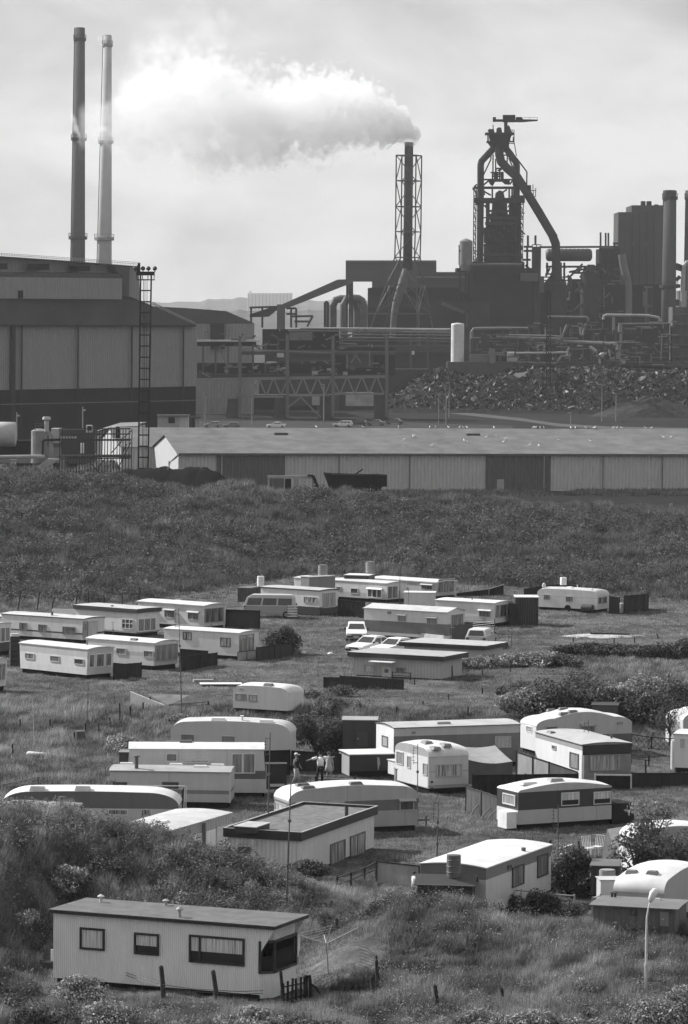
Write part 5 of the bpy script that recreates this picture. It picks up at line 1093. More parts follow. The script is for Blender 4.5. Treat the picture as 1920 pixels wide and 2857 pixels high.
# fence posts on the slopes
for g, a, b in [(RE, (157, 298), (157, 372)), (RE, (391, 298), (391, 372)), (RE, (409, 350), (409, 395)), (RE, (581, 398), (581, 490)), (RE, (667, 330), (667, 430)), (RE, (681, 300), (681, 450)), (RE, (772, 325), (772, 432)), (RE, (858, 282), (858, 352)), (RE, (935, 170), (936, 325)), (RE, (1017, 195), (1018, 285)),
                (RE, (1174, 120), (1178, 215)), (RE, (1118, 165), (1118, 240)), (RE, (98, 490), (100, 600)), (RF, (1175, 0), (1175, 0)), (RE, (1322, 300), (1322, 350)),
                (RC, (700, 790), (700, 835)), (RC, (1178, 856), (1178, 905)), (RC, (940, 900), (940, 948)), (RC, (760, 950), (760, 1000)), (RC, (684, 990), (684, 1020)), (RC, (315, 965), (312, 1025)), (RC, (575, 985), (572, 1045)), (RC, (1078, 990), (1075, 1050)), (RC, (1287, 985), (1265, 1040)), (RC, (965, 700), (965, 808)), (RC, (1178, 735), (1178, 770)), (RC, (418, 835), (418, 872)),
                (RD, (602, 600), (602, 640)), (RD, (945, 605), (945, 645)), (RD, (1117, 600), (1117, 645)), (RD, (1305, 568), (1318, 612)), (RD, (1406, 905), (1406, 950)), (RD, (70, 830), (72, 895)),
                (RB, (735, 1080), (733, 1140)), (RB, (62, 1150), (64, 1200)), (RB, (312, 1140), (314, 1190)), (RJ, (1070, 1282), (1078, 1452)), (RJ, (1105, 1170), (1108, 1345)), (RJ, (1508, 1345), (1515, 1500)), (RJ, (832, 888), (832, 990)), (RJ, (797, 765), (797, 830)),
                (RK, (216, 950), (234, 1098)), (RK, (573, 965), (580, 1068)), (RK, (833, 180), (832, 250)), (RH, (796, 1000), (800, 1090)), (RH, (597, 996), (597, 1060)), (RI, (200, 812), (205, 905)), (RH, (1268, 425), (1268, 600))]:
    if a == b: continue
    nr_ = g in (RI, RJ, RK); post(g, a, b, 'weathered dark fence post standing in the dune grass', .075 if nr_ else .055, .05)
for i, (x, y, yb) in enumerate(((130, 185, 312), (262, 175, 300), (362, 205, 305), (525, 160, 280), (605, 170, 262), (712, 190, 265), (836, 180, 262), (955, 140, 262))):
    post(RA, (x + (10 if i < 4 else 0), y), (x - (8 if i < 4 else 0), yb), 'leaning dark pole of the old fence at the foot of the embankment', .06, .04, 'old fence poles at the foot of the embankment')
for g, a, b, lb in ((RI, (697, 1180), (700, 1300), 'splintered post before the nearest home, leftmost of three with wire'), (RI, (1102, 1210), (1118, 1448), 'splintered post before the nearest home, middle of three with wire'), (RI, (1458, 1240), (1482, 1488), 'splintered post before the nearest home, rightmost of three with wire')):
    post(g, a, b, lb, .1, .06, 'wired posts before the nearest home')
P0 = [PG(*RI(700, 1300)), PG(*RI(1118, 1448)), PG(*RI(1482, 1488)), PG(*RJ(330, 1490))]
mb = MB()
for dz in (.62, .52):
    for a, b in zip(P0, P0[1:]):
        mb.tube([a - P0[0] + Vector((0, -.12, dz)), (a + b) / 2 - P0[0] + Vector((0, -.12, dz - .04)), b - P0[0] + Vector((0, -.12, dz))], .014, 5)
simple('fence_wire', mb, gm(.08, .6), 'pair of fence wires strung before the nearest mobile home', 'wire', P0[0])
# gull-white stake with leaves, drum, fallen post
t = simple('oil_drum', MB().lathe([(.3, 0), (.32, .05), (.32, .75), (.29, .8), (.28, .76), (.05, .75)], n=14), gm(.1, .6), 'dark drum standing in the grass of the left slope', 'drum', PG(*RE(628, 488)))
q = PG(*RE(335, 612)); simple('white_canister', MB().tube([(-.95, 0, .3), (-.85, 0, .3), (.75, .0, .2), (.9, 0, .18)], [.05, .17, .14, .04], 12), gm(.6, .5), 'white canister lying in the grass at the left', 'canister', q, smooth=True)
# ================================================================== aerial masts
for i, (g, a, b, r, k, lb) in enumerate([
    (RA, (772, 380), (776, 548), .03, 'plain', 'short antenna mast behind the roof of the small white home, upper left'),
    (RA, (1222, 290), (1244, 1035), .035, 'comb', 'tall antenna mast in front of the left cluster, before the collapsed shed'),
    (RA, (603, 800), (598, 1180), .03, 'plain', 'thin mast alone in the grass below the small white home'),
    (RE, (255, 135), (270, 530), .025, 'comb', 'pale thin mast near the left edge, above the white canister'),
    (RA, (1095, 222), (1090, 400), .03, 'plain', 'thin mast against the white-roofed home of the left cluster'),
    (RF, (1160, 262), (1135, 1225), .04, 'comb', 'tall mast rising before the white-roofed home and the chalet roof'),
    (RJ, (522, -95), (486, 830), .04, 'plain', 'tallest mast, standing before the flat-roofed chalet'),
    (RE, (900, 770), (900, 1060), .03, 'comb', 'mast with a small ladder aerial before the long low caravan'),
    (RG, (1080, 352), (1078, 990), .035, 'comb', 'mast with a comb aerial between the big caravan and the white one'),
    (RG, (1242, 790), (1228, 1300), .035, 'comb', 'mast in the grass before the bare white roof'),
    (RG, (801, 60), (795, 372), .03, 'aerial', 'mast with a wide aerial at the pale end of the two-tone home'),
    (RG, (1180, 152), (1178, 318), .03, 'plain', 'short mast behind the roof of the end-on white caravan'),
    (RH, (864, 152), (861, 512), .035, 'comb', 'mast at the corner of the sunlit white home'),
    (RH, (912, 335), (906, 500), .03, 'comb', 'short mast before the curtained dark end'),
    (RH, (652, 745), (650, 1330), .035, 'comb', 'tall mast before the angular caravan'),
    (RB, (751, 205), (750, 382), .03, 'plain', 'mast against the black-edged white home'),
    (RC, (658, 165), (650, 478), .03, 'plain', 'tall mast before the two-tone home of the upper field'),
    (RC, (597, 20), (596, 262), .03, 'plain', 'mast before the awninged bay window'),
    (RC, (831, 580), (834, 745), .03, 'comb', 'mast beside the roof of the awning chalet'),
    (RC, (1386, 430), (1384, 582), .03, 'comb', 'short mast on the grass right of the estate car'),
    (RD, (1488, 1180), (1488, 1345), .03, 'plain', 'mast before the white caravan at the right edge')]):
    mast(g, a, b, lb, r, .1 if i != 3 else .4, k)
# street lamp
b = PG(*RK(1342, 1010)); Q = lambda x, y: PY(*RK(x, y), b.y) - b
t = thing('street_lamp', 'slim white street lamp with a long slanted head, bottom right', 'street lamp', b)
MB().tube([Vector((0, 0, -.2)), Q(1344, 850), Q(1345, 700), Q(1348, 590), Q(1356, 545), Q(1368, 500)], [.05, .05, .04, .035, .03, .028], 10).build('pole', gm(.6, .4), t, smooth=True)
MB().tube([Q(1344, 858), Q(1344, 840)], .07, 10).build('collar', gm(.5, .4), t)
MB().tube([Q(1364, 512), Q(1370, 495), Q(1382, 465), Q(1396, 445), Q(1400, 440)], [.04, .11, .15, .12, .04], 12).build('lamp_head', gm(.75, .3), t, smooth=True)
# rotary clothes dryer
b = PG(*RJ(775, 1268)); Q = lambda x, y, d=0: PY(*RJ(x, y), b.y + d) - b
t = thing('rotary_dryer', 'rotary clothes dryer with one white cloth hanging, right of the nearest home', 'clothes dryer', b)
MB().tube([(0, 0, -.1), Q(768, 1150), Q(758, 1055)], .03, 8).build('pole', gm(.3, .4), t)
tips = [Q(542, 995, .6), Q(745, 1000, 1.6), Q(980, 950, .8), Q(800, 930, -1.5)]; hub = Q(760, 1060)
for i, c in enumerate(tips): MB().bar(hub, c, .025).build('arm', gm(.4, .4), t)
ln = MB()
for f in (.35, .5, .65, .8, .95):
    for i in range(4): ln.bar(hub + (tips[i] - hub) * f, hub + (tips[(i + 1) % 4] - hub) * f, .008)
ln.build('line', gm(.35, .6), t)
c = hub + (tips[0] - hub) * .85; simple('white_cloth', MB().add([(-.08, 0, 0), (.06, 0, 0), (.04, .03, -.5), (-.02, 0, -.85), (-.18, .02, -.8)], [(0, 1, 2, 3, 4)]), gm(.8, .8), 'white cloth hanging from the rotary clothes dryer', 'cloth', b + c)
b2 = PG(*RJ(1035, 1240)); Q = lambda x, y, d=0: PY(*RJ(x, y), b2.y + d) - b2
t = thing('wire_rack', 'curved wire drying rack leaning by the rough grass', 'drying rack', b2); mb = MB()
for i in range(7): mb.tube([Q(975 + i * 3, 1072 + 22 * i), Q(1040 + i * 4, 1090 + 24 * i, .1), Q(1100, 1150 + 12 * i, .3)], .009, 4)
mb.build('wires', gm(.12, .5), t); MB().bar(Q(1105, 1140), Q(1108, 1340), .07).build('post', gm(.05, .9), t)
# ================================================================== bushes
LD, LM, LP = leafm(.075, .4, .35, .5), leafm(.11, .4, .4, .5), leafm(.25, .4, .4, .5)
def bq(g, x, y, rx, ry, h, n, leaf, m, lb, sd, **k): return bush(PG(*g(x, y)), rx, ry, h, n, leaf, m, lb, seed=sd, **k)
bq(RG, 310, 430, 2.6, 2.0, 3.6, 9000, .075, LM, 'tall leafy bush with pale leaf tips behind the three people', 11)
bq(RG, 380, 300, 1.1, .9, 4.0, 2500, .07, LM, 'slender top shoot rising over the bush behind the three people', 12)
TH = 'bushes of the big thicket at right'
for i, (x, y, rx, h, m, lb) in enumerate([(260, 1290, 2.6, 3.0, LP, 'pale-topped bush at the left end of the big thicket'), (430, 1300, 2.6, 3.6, LM, 'big rounded bush, second from the left of the thicket'), (620, 1290, 2.8, 3.8, LM, 'bush of the big thicket above the arched roof'),
        (850, 1290, 2.6, 3.4, LP, 'pale bush over the dark hut in the thicket'), (1080, 1310, 2.8, 3.3, LD, 'dark bush in the right half of the thicket'), (1270, 1340, 2.4, 2.6, LM, 'bush above the lattice fence'), (1480, 1290, 2.6, 3.2, LD, 'dark bush of the thicket near the right edge'),
        (760, 1140, 2.6, 2.9, LM, 'rear bush of the thicket beyond the arched roof'), (1180, 1180, 2.8, 2.8, LP, 'rear pale bush of the thicket towards the right edge'), (160, 1100, 1.8, 1.6, LM, 'low outlying bush left of the thicket'), (1400, 1180, 3, 2.4, LD, 'rear dark bush of the thicket near the right edge')]):
    bq(RD, x, y, rx, 2.0, h, 5200, .085, m, lb, 20 + i, group=TH)
s = Home(RD, (975, 1175), 1260, 760, 985, 2.0, 'L', h=1.6, label='dark green hut almost swallowed by the thicket', name='shed', cat='shed', group='sheds', H2=(225, 262)); s.body([(3, .06)], cam=0, roof=.05, th=.04)
for i, (x, y, rx, h, m) in enumerate([(-180, 860, 2.2, 1.3, LP), (60, 840, 2.6, 1.5, LP), (230, 850, 2.4, 1.5, LP), (400, 840, 2.4, 1.5, LP), (540, 850, 1.8, 1.5, LM)]):
    bq(RD, x, y, rx, 1.3, h, 3000, .085, m, ['pale bush at the near left end of the sunlit hedge row', 'pale bush second along the sunlit hedge row', 'pale bush in the middle of the sunlit hedge row', 'pale bush fourth along the sunlit hedge row', 'darker bush closing the sunlit hedge row'][i], 40 + i, group='sunlit hedge row beside the chalets')
for i, (x, y, rx, h) in enumerate([(640, 745, 3, 1.2), (830, 755, 3, 1.4), (1010, 760, 3, 1.3), (1200, 775, 3, 1.6), (1390, 790, 3.2, 2.1), (1560, 800, 3.2, 2.3)]):
    bq(RD, x, y, rx, 1.4, h, 3400, .09, LD, ['first low dark bush of the back hedge, by the sand patch', 'second dark bush of the back hedge', 'third dark bush of the back hedge', 'fourth dark bush of the back hedge', 'tall dark bush near the end of the back hedge', 'tall dark bush of the back hedge at the right edge'][i], 50 + i, group='dark back hedge at right')
bq(RE, 950, 590, 1.9, 1.2, 1.6, 3600, .06, LP, 'pale bush at the left end of the white-roofed home', 60)
bq(RE, 1430, 330, 1.3, .8, .9, 1400, .06, LP, 'small leafy bush above the long pale caravan', 61)
for i, (x, y, rx, h) in enumerate([(860, 1130, 1.5, .9), (1130, 1110, 1.6, 1.1), (1250, 1200, 1.6, .9), (1040, 1200, 1.4, .9), (720, 1180, 1.2, .7)]):
    bq(RB, x, y, rx, 1.0, h, 1500, .06, LM if i % 2 else LP, ['low bush right of the small sunk caravan', 'low bush at the end of the black board fence', 'low bush on the rise below the black board fence', 'low bush between the sunk caravan and the board fence', 'low bush at the rear corner of the small sunk caravan'][i], 70 + i, group='low bushes on the grassy rise')
bq(RK, 940, 470, 1.7, 1.3, 2.9, 6500, .06, LD, 'dark garden shrub with white blossom, right of the bare white roof', 80)
bq(RK, 1010, 480, 1.0, .9, 1.6, 2600, .055, LD, 'smaller dark garden shrub before the box hut', 81)
for i, (x, y, rx, h, m) in enumerate([(560, 560, .8, 1.7, LM), (640, 565, .8, 1.3, LD), (740, 570, .9, 1.6, LM), (830, 575, .8, 1.2, LD)]):
    bq(RK, x, y, rx, .6, h, 2200, .05, m, ['climbing plant on the corner of the low garden fence', 'dark plant second along the low garden fence', 'climbing plant in the middle of the low garden fence', 'dark plant at the far end of the low garden fence'][i], 84 + i, group='plants along the low garden fence')
bq(RK, 950, 590, 1.0, .8, 1.0, 1500, .05, LM, 'grassy shrub at the left of the weathered hut', 90)
LT = leafm(.2, .5, .4, .5)
# leafy tree, right
def tree(g, x, y, rx, h, n, leaf, m, lb, sd):
    o = thing('tree', lb, 'tree', PG(*g(x, y))); rs = np.random.default_rng(sd); mb = MB(); mb.tube([(0, 0, -.1), (.1, 0, h * .2), (.0, 0, h * .45)], [.14, .11, .07], 8); C = []
    for i in range(11):
        a = rs.uniform(0, 2 * PI); q = rs.uniform(.25, 1); e = Vector((rx * q * math.cos(a), rx * .8 * q * math.sin(a), h * rs.uniform(.38, .95) * (1 - .25 * q))); b0 = Vector((0, 0, h * rs.uniform(.15, .4)))
        mb.tube([b0, b0.lerp(e, .5) + Vector((0, 0, .2)), e], [.06, .035, .012], 5)
        k = n // 11; d = rs.normal(size=(k, 3)); d /= np.linalg.norm(d, axis=1)[:, None]; C.append(np.array(e) + d * (rs.uniform(.3, 1, k) ** .5)[:, None] * rs.uniform(.45, .8) * np.array([1.1, 1, .75]))
    mb.build('trunk', gm(.08, .9), o); C = np.concatenate(C); C[:, 2] = np.maximum(C[:, 2], .1); tint = (.6 + .8 * vnoise(C[:, 0] * 2, C[:, 2] * 2, sd)) * rs.uniform(.7, 1.4, len(C)); V, Fc, tt = leaves_vf(C, np.full(len(C), leaf), tint); mesh_np('crown', V, Fc, tt, m, o); return o
tree(RK, 1385, 400, 1.45, 4.3, 3000, .075, LT, 'leafy small tree in front of the half-hidden caravan, right', 95)
tree(RK, 1530, 400, 1.2, 3.2, 2200, .075, LT, 'lower leafy tree at the right edge behind the curved white roof', 96)
tree(RK, 1290, 420, 1.1, 3.0, 2600, .07, LD, 'small leafy sapling left of the larger tree at right', 98)
tree(RH, 1438, 330, .9, 3.0, 2000, .06, LD, 'slim standard tree by the lattice fence', 97)
bq(DI, 150, 2035, 1.4, 1.1, 1.5, 4200, .055, LP, 'pale leafy bush on the dune shoulder, higher of two', 110)
bq(DI, 60, 2110, 1.2, 1.0, 1.0, 2600, .055, LP, 'pale leafy bush on the dune shoulder, lower of two at the left edge', 111)
bq(DI, 700, 2010, 1.5, 1.0, 1.3, 3600, .055, LD, 'dark dense bush at the right end of the dune thicket', 112)
# near shrubs along the bottom edge
NB = 'flowering shrubs along the bottom edge'
for i, (x, y, rx, h, m, lb) in enumerate([(290, 2880, 2.0, 1.5, LP, 'glossy-leaved shrub before the left end of the nearest home'), (215, 2800, 1.5, 1.5, LP, 'shrub touching the left corner of the nearest home'), (120, 2870, 1.6, 1.3, LD, 'darker shrub in the bottom left corner'), (20, 2830, 1.4, 1.1, LM, 'shrub at the left edge near the bottom corner'),
        (700, 2870, 1.4, 1.0, LP, 'low shrub under the bay end of the nearest home'), (840, 2890, 1.6, .9, LM, 'low grassy shrub below the picket gate'), (1340, 2880, 1.5, 1.0, LP, 'white-flecked shrub at the bottom, left of the second field post'), (1500, 2880, 1.7, 1.1, LP, 'white-flecked shrub at the bottom centre right'), (1640, 2890, 1.5, .9, LP, 'low white-flecked shrub left of the street lamp'),
        (1810, 2870, 1.6, 1.6, LP, 'white-flecked shrub at the foot of the street lamp'), (1915, 2860, 1.5, 1.9, LP, 'tall white-flecked shrub in the bottom right corner')]):
    bush(PZ(x, y, gz(PZ(x, y, 0).x, PZ(x, y, 0).y)), rx, 1.2, h, 3600, .055, m, lb, seed=100 + i, group=NB, lobes=9)
for i, (x, y, lb) in enumerate(((975, 2762, 'spiky dark grass tussock beside the bare path'), (1020, 2738, 'smaller spiky tussock behind the first by the bare path'))):
    b = PG(x, y); o = thing('tussock', lb, 'tussock', b); P = np.random.default_rng(i).normal(size=(240, 3)) * np.array([.28, .22, 0]); V, Fc, tt = blades_vf(P, np.full(240, .5), np.full(240, .03), 4, np.full(240, .05), .8, np.full(240, .6)); mesh_np('blades', V, Fc, tt, gmt, o)
# ================================================================== people
def person(loc, rz, label, joints, cloth, extra=None, s=1.0, hair='short', hairg=.03, skin=.35):
    """joints: dict of overrides (metres, facing -y). One skinned body; clothing and hair as children."""
    J = dict(pel=(0, 0, .92), chest=(0, 0, 1.25), neck=(0, 0, 1.45), head=(0, -.01, 1.6), top=(0, 0, 1.7), ls=(.18, 0, 1.40), rs=(-.18, 0, 1.40), le=(.24, 0, 1.12), re=(-.24, 0, 1.12), lw=(.26, -.05, .86), rw=(-.26, -.05, .86), lh=(.09, 0, .88), rh=(-.09, 0, .88), lk=(.1, -.02, .48), rk=(-.1, -.02, .48), la=(.11, .02, .08), ra=(-.11, .02, .08), lt=(.12, -.16, .03), rt=(-.12, -.16, .03)); J.update(joints)
    R = dict(pel=.15, chest=.15, neck=.055, head=.095, top=.06, ls=.065, rs=.065, le=.042, re=.042, lw=.028, rw=.028, lh=.1, rh=.1, lk=.06, rk=.06, la=.042, ra=.042, lt=.03, rt=.03)
    E = [('pel', 'chest'), ('chest', 'neck'), ('neck', 'head'), ('head', 'top'), ('chest', 'ls'), ('ls', 'le'), ('le', 'lw'), ('chest', 'rs'), ('rs', 're'), ('re', 'rw'), ('pel', 'lh'), ('lh', 'lk'), ('lk', 'la'), ('la', 'lt'), ('pel', 'rh'), ('rh', 'rk'), ('rk', 'ra'), ('ra', 'rt')]
    ks = list(J); V = [Vector(J[k]) * s for k in ks]; Rr = [R[k] * s for k in ks]; Ed = [(ks.index(a), ks.index(b)) for a, b in E]
    for side, el, wr in ((1, 'le', 'lw'), (-1, 're', 'rw')):
        w0 = Vector(J[wr]) * s; d = (Vector(J[wr]) - Vector(J[el])).normalized(); sd = d.cross(Vector((0, 1, 0))).normalized() if abs(d.y) < .9 else Vector((1, 0, 0))
        iw_ = ks.index(wr); V.append(w0 + d * .08 * s); Rr.append(.03 * s); palm = len(V) - 1; Ed.append((iw_, palm))
        for f in range(4):
            o_ = sd * (.027 - .018 * f) * s; l = (.07, .08, .075, .055)[f] * s; V += [w0 + d * .1 * s + o_, w0 + d * (.1 * s + l * .55) + o_ * 1.1, w0 + d * (.1 * s + l) + o_ * 1.1 + Vector((0, -.015, 0))]; Rr += [.009 * s] * 3; n_ = len(V); Ed += [(palm, n_ - 3), (n_ - 3, n_ - 2), (n_ - 2, n_ - 1)]
        V += [w0 + d * .04 * s + sd * .04 * s, w0 + d * .08 * s + sd * .06 * s]; Rr += [.01 * s] * 2; n_ = len(V); Ed += [(iw_, n_ - 2), (n_ - 2, n_ - 1)]
    me = bpy.data.meshes.new('person'); me.from_pydata([tuple(v) for v in V], Ed, []); o = link('person', me); o.location = loc; o.rotation_euler = (0, 0, rz); me.materials.append(gm(skin, .6, .08, 4))
    sk = o.modifiers.new('skin', 'SKIN'); me.skin_vertices[0].data[0].use_root = True
    for i, r in enumerate(Rr): me.skin_vertices[0].data[i].radius = (r, r * (.75 if i in (0, 1) else 1))
    sb = o.modifiers.new('sub', 'SUBSURF'); sb.levels = 1; sb.render_levels = 1
    tag(o, label, 'person')
    def ring(pts, rad, nm, g_, flat=.8):
        MB().tube([Vector(p) * s for p in pts], [r * s for r in rad], 12).build(nm, gm(g_, .8, .1, 5), o, smooth=True)
    hd = Vector(J['head']) * s
    MB().lathe([(.001, .125 * s), (.06 * s, .115 * s), (.098 * s, .07 * s), (.108 * s, .02 * s), (.1 * s, -.03 * s if hair == 'short' else -.12 * s), (.07 * s, -.04 * s)], (hd.x, hd.y + .015 * s, hd.z + .02 * s), 14).build('hair', gm(hairg, .8), o, smooth=True)
    fc = MB(); fc.cbox((hd.x, hd.y - .105 * s, hd.z - .01 * s), (.025 * s, .03 * s, .04 * s)); fc.build('nose', gm(skin, .6), o)
    for sg in (-1, 1): MB().cbox((hd.x + sg * .035 * s, hd.y - .094 * s, hd.z + .02 * s), (.022 * s, .01 * s, .012 * s)).build('eye', gm(.02, .4), o); MB().cbox((hd.x + sg * .1 * s, hd.y, hd.z), (.02 * s, .04 * s, .06 * s)).build('ear', gm(skin, .6), o)
    MB().cbox((hd.x, hd.y - .092 * s, hd.z - .045 * s), (.05 * s, .01 * s, .01 * s)).build('mouth', gm(.12, .5), o)
    for nm, ch, rad, g_ in cloth: ring([J[c] if isinstance(c, str) else c for c in ch], rad, nm, g_)
    if extra: extra(o, s, J)
    return o
def cap(o, s, J):
    hd = Vector(J['head']) * s; m = gm(.65, .7); MB().lathe([(.115 * s, 0), (.11 * s, .05 * s), (.07 * s, .1 * s), (.001, .115 * s)], (hd.x, hd.y, hd.z + .05 * s), 14).build('cap', m, o, smooth=True); MB().cbox((hd.x, hd.y - .15 * s, hd.z + .055 * s), (.13 * s, .12 * s, .012 * s)).build('cap_peak', m, o)
def legs(g1, w=.1): return [('trousers', ['lh', 'lk', 'la'], [w, .08, .07], g1), ('trousers', ['rh', 'rk', 'ra'], [w, .08, .07], g1), ('trousers', [(0, 0, 1.0), (0, 0, .86)], [.155, .15], g1)]
pb = PG(*RG(128, 668))
person(pb, R_(75), 'person in a pale cap, dark waistcoat and light wide trousers, facing right', dict(le=(.26, -.06, 1.12), lw=(.22, -.2, .95), re=(-.25, .06, 1.14), rw=(-.24, -.08, .92), lk=(.1, -.12, .48), la=(.12, -.16, .08), lt=(.12, -.32, .03), ra=(-.1, .16, .08), rt=(-.1, .0, .03)),
       [('waistcoat', ['pel', (0, 0, 1.1), 'chest', (0, 0, 1.42)], [.165, .16, .18, .11], .03), ('sleeve', ['ls', 'le', 'lw'], [.075, .06, .045], .2), ('sleeve', ['rs', 're', 'rw'], [.075, .06, .045], .2)] + legs(.36, .115), cap, hairg=.2)
pb = PG(*RG(318, 656))
person(pb, R_(190), 'person seen from behind in a white shirt and black trousers, arms spread', dict(le=(.44, 0, 1.34), lw=(.62, -.08, 1.27), re=(-.42, -.02, 1.40), rw=(-.66, -.08, 1.42), lk=(.16, -.04, .48), la=(.2, .04, .08), lt=(.22, -.12, .03)),
       [('shirt', [(0, 0, .95), (0, 0, 1.1), 'chest', (0, 0, 1.44)], [.19, .18, .2, .1], .82), ('sleeve', ['ls', (.32, 0, 1.37), (.46, -.01, 1.33)], [.085, .08, .07], .82), ('sleeve', ['rs', (-.32, 0, 1.40), (-.44, -.02, 1.40)], [.085, .08, .07], .82)] + legs(.03))
pb = PG(*RG(385, 648))
person(pb, R_(160), 'person in a pale knee-length dress, just right of the white-shirted one', dict(le=(.25, -.1, 1.15), lw=(.14, -.26, 1.2)),
       [('dress', [(0, 0, .6), (0, 0, .9), (0, 0, 1.1), 'chest', (0, 0, 1.44)], [.25, .2, .16, .18, .1], .42)], hair='long', hairg=.1, s=.97)
pb = PG(*RJ(1362, 750)); pb.z = max(pb.z, gz(pb.x, pb.y))
person(pb, R_(120), 'small child in a white top standing at the edge of the scrub', dict(), [('top', [(0, 0, .75), (0, 0, 1.1), 'chest', (0, 0, 1.44)], [.2, .17, .18, .1], .85), ('sleeve', ['ls', 'le'], [.08, .07], .85), ('sleeve', ['rs', 're'], [.08, .07], .85)], s=.68, hairg=.04)
# ================================================================== the steelworks beyond the bank
class Ind:
    def __init__(s, name, label, cat, g, x, y, Y, group=None, z=0.0, ang=0.0):
        s.g = g; s.Y = Y; p = PY(*g(x, y), Y); p.z = z; s.P0 = p.copy(); s.n = Vector((-math.sin(ang), math.cos(ang), 0)); s.t = thing(name, label, cat, p, 0, group); s.O = p
    def q(s, x, y, d=0, g=None): return hit(*(g or s.g)(x, y), s.P0 + s.n * d, s.n) - s.O
    def poly(s, name, pts, depth, mat, d=0, g=None, parent=None):
        v = [s.q(x, y, d, g) for x, y in pts]; n = len(v); mb = MB()
        mb.add([tuple(a) for a in v] + [tuple(a + s.n * depth) for a in v], [tuple(range(n)), tuple(range(2 * n - 1, n - 1, -1))] + [(i, n + i, n + (i + 1) % n, (i + 1) % n) for i in range(n)]); return mb.build(name, mat, parent or s.t)
    def rect(s, name, x0, y0, x1, y1, depth, mat, d=0, g=None, parent=None): return s.poly(name, [(x0, y0), (x1, y0), (x1, y1), (x0, y1)], depth, mat, d, g, parent)
    def base(s, name, x0, y0, x1, depth, mat, d=0, y1=None, zb=-.3):
        a, b = s.q(x0, y0, d), s.q(x1, y0 if y1 is None else y1, d); a2, b2 = a.copy(), b.copy(); a2.z = b2.z = zb; v = [a, b, b2, a2]; mb = MB(); n = 4
        mb.add([tuple(c) for c in v] + [tuple(c + s.n * depth) for c in v], [(0, 1, 2, 3), (7, 6, 5, 4)] + [(i, n + i, n + (i + 1) % n, (i + 1) % n) for i in range(n)]); return mb.build(name, mat, s.t)
    def pipe(s, name, pts, r, mat, n=12, d=0, parent=None): return MB().tube([s.q(p[0], p[1], d + (p[2] if len(p) > 2 else 0)) for p in pts], r, n).build(name, mat, parent or s.t, smooth=False)
    def bars(s, name, segs, th, mat, d=0, parent=None):
        mb = MB()
        for a in segs: mb.bar(s.q(a[0], a[1], d), s.q(a[2], a[3], d), th)
        o = mb.build(name, mat, parent or s.t)
        if len(segs) > 14: o['kind'] = 'stuff'
        return o
    def down(s, name, x, y, r, mat, d=0, taper=1.0, n=12):
        a = s.q(x, y, d); return MB().tube([(a.x, a.y, -.5), tuple(a)], [r * taper, r], n).build(name, mat, s.t)
IR, ID, IM, IL = gm(.035, .8, .4, .12), gm(.02, .9, .4, .12), gm(.075, .7, .3, .1), gm(.16, .7, .25, .1)
rq_ = random.Random(33)
# --- distant hills and the flats on them
def ridge(name, pts, Y, dep, g_, base=-2, noise=3):
    mb = MB(); xs = np.linspace(pts[0][0], pts[-1][0], 150); yy = np.interp(xs, [p[0] for p in pts], [p[1] for p in pts]); k = len(xs)
    for j, (f, dd) in enumerate(((0, -dep * .5), (.62, -dep * .25), (1, 0), (.6, dep * .5), (0, dep))):
        for i in range(k):
            p = PY(xs[i], yy[i], Y); h = (p.z + noise * (vnoise(np.array([xs[i] / 6.0]), np.array([j * 3.0]), 4)[0] + vnoise(np.array([xs[i] / 2.0]), np.array([j * 3.0]), 5)[0] - 1)) * f; mb.v.append((p.x * (1 + dd / Y), Y + dd, base + max(h, 0)))
    for j in range(4):
        for i in range(k - 1): a = j * k + i; mb.f.append((a, a + 1, a + k + 1, a + k)); mb.m.append(0)
    return tag(mb.build(name, gm(g_, .95, .4, .02)), kind='structure')
ridge('hills', [(-600, 850), (300, 845), (420, 842), (520, 840), (600, 830), (700, 827), (900, 836), (1000, 834), (1200, 838), (1500, 842), (2600, 845)], 6600, 1400, .1)
ridge('hills', [(-600, 872), (300, 866), (430, 862), (560, 858), (700, 862), (960, 858), (1300, 866), (2600, 872)], 4300, 900, .075, noise=3)
W = Ind('apartment_block', 'long pale apartment block far off on the hills', 'apartment block', Rd, 565, 200, 5600); m = gm(.8, .8)
W.base('wall', 428, 84, 708, 14, m); W.rect('roof_hut', 440, 70, 452, 85, 8, m, 2)
for i in range(13): W.rect('stair_tower', 432 + i * 22, 88, 436 + i * 22, 215, 2, gm(.5, .8), -1.5)
# --- big hall at left
HA = math.atan2(48, 62)
a_, b_ = PY(-10, 906, 752), PY(547, 908, 800); HA = math.atan2(b_.y - a_.y, b_.x - a_.x)
W = Ind('industrial_hall', 'huge windowless hall with a stepped roof and dark plinth, at left', 'industrial hall', Rc, 1340, 560, 800, ang=HA)
mL, mD, mP = bandm([(200, .25)], .8, rib=.9, ribd=.06, var=.15), gm(.075, .9, .3, .08), gm(.02, .9, .3, .1)
W.poly('wall', [(-500, 556), (1340, 562), (1340, 975), (-500, 1010)], 90, mL); W.base('plinth', -500, 1010, 1340, 89, mP, .4, y1=975)
W.poly('aisle_roof', [(-500, 371), (835, 380), (960, 388), (1345, 558), (-500, 552)], 30, mD, 2)
W.poly('eaves', [(-500, 552), (1345, 558), (1345, 566), (-500, 560)], 1, gm(.02, .8), -1)
W.poly('clerestory', [(-500, 221), (835, 237), (835, 380), (-500, 371)], 30, mL, 1)
W.poly('clerestory_roof', [(-500, 190), (820, 205), (838, 237), (-500, 220)], 26, gm(.07, .8), 6)
W.poly('monitor', [(-500, 60), (0, 86), (470, 118), (950, 156), (958, 390), (885, 360), (880, 200), (-500, 190)], 40, mL, 12)
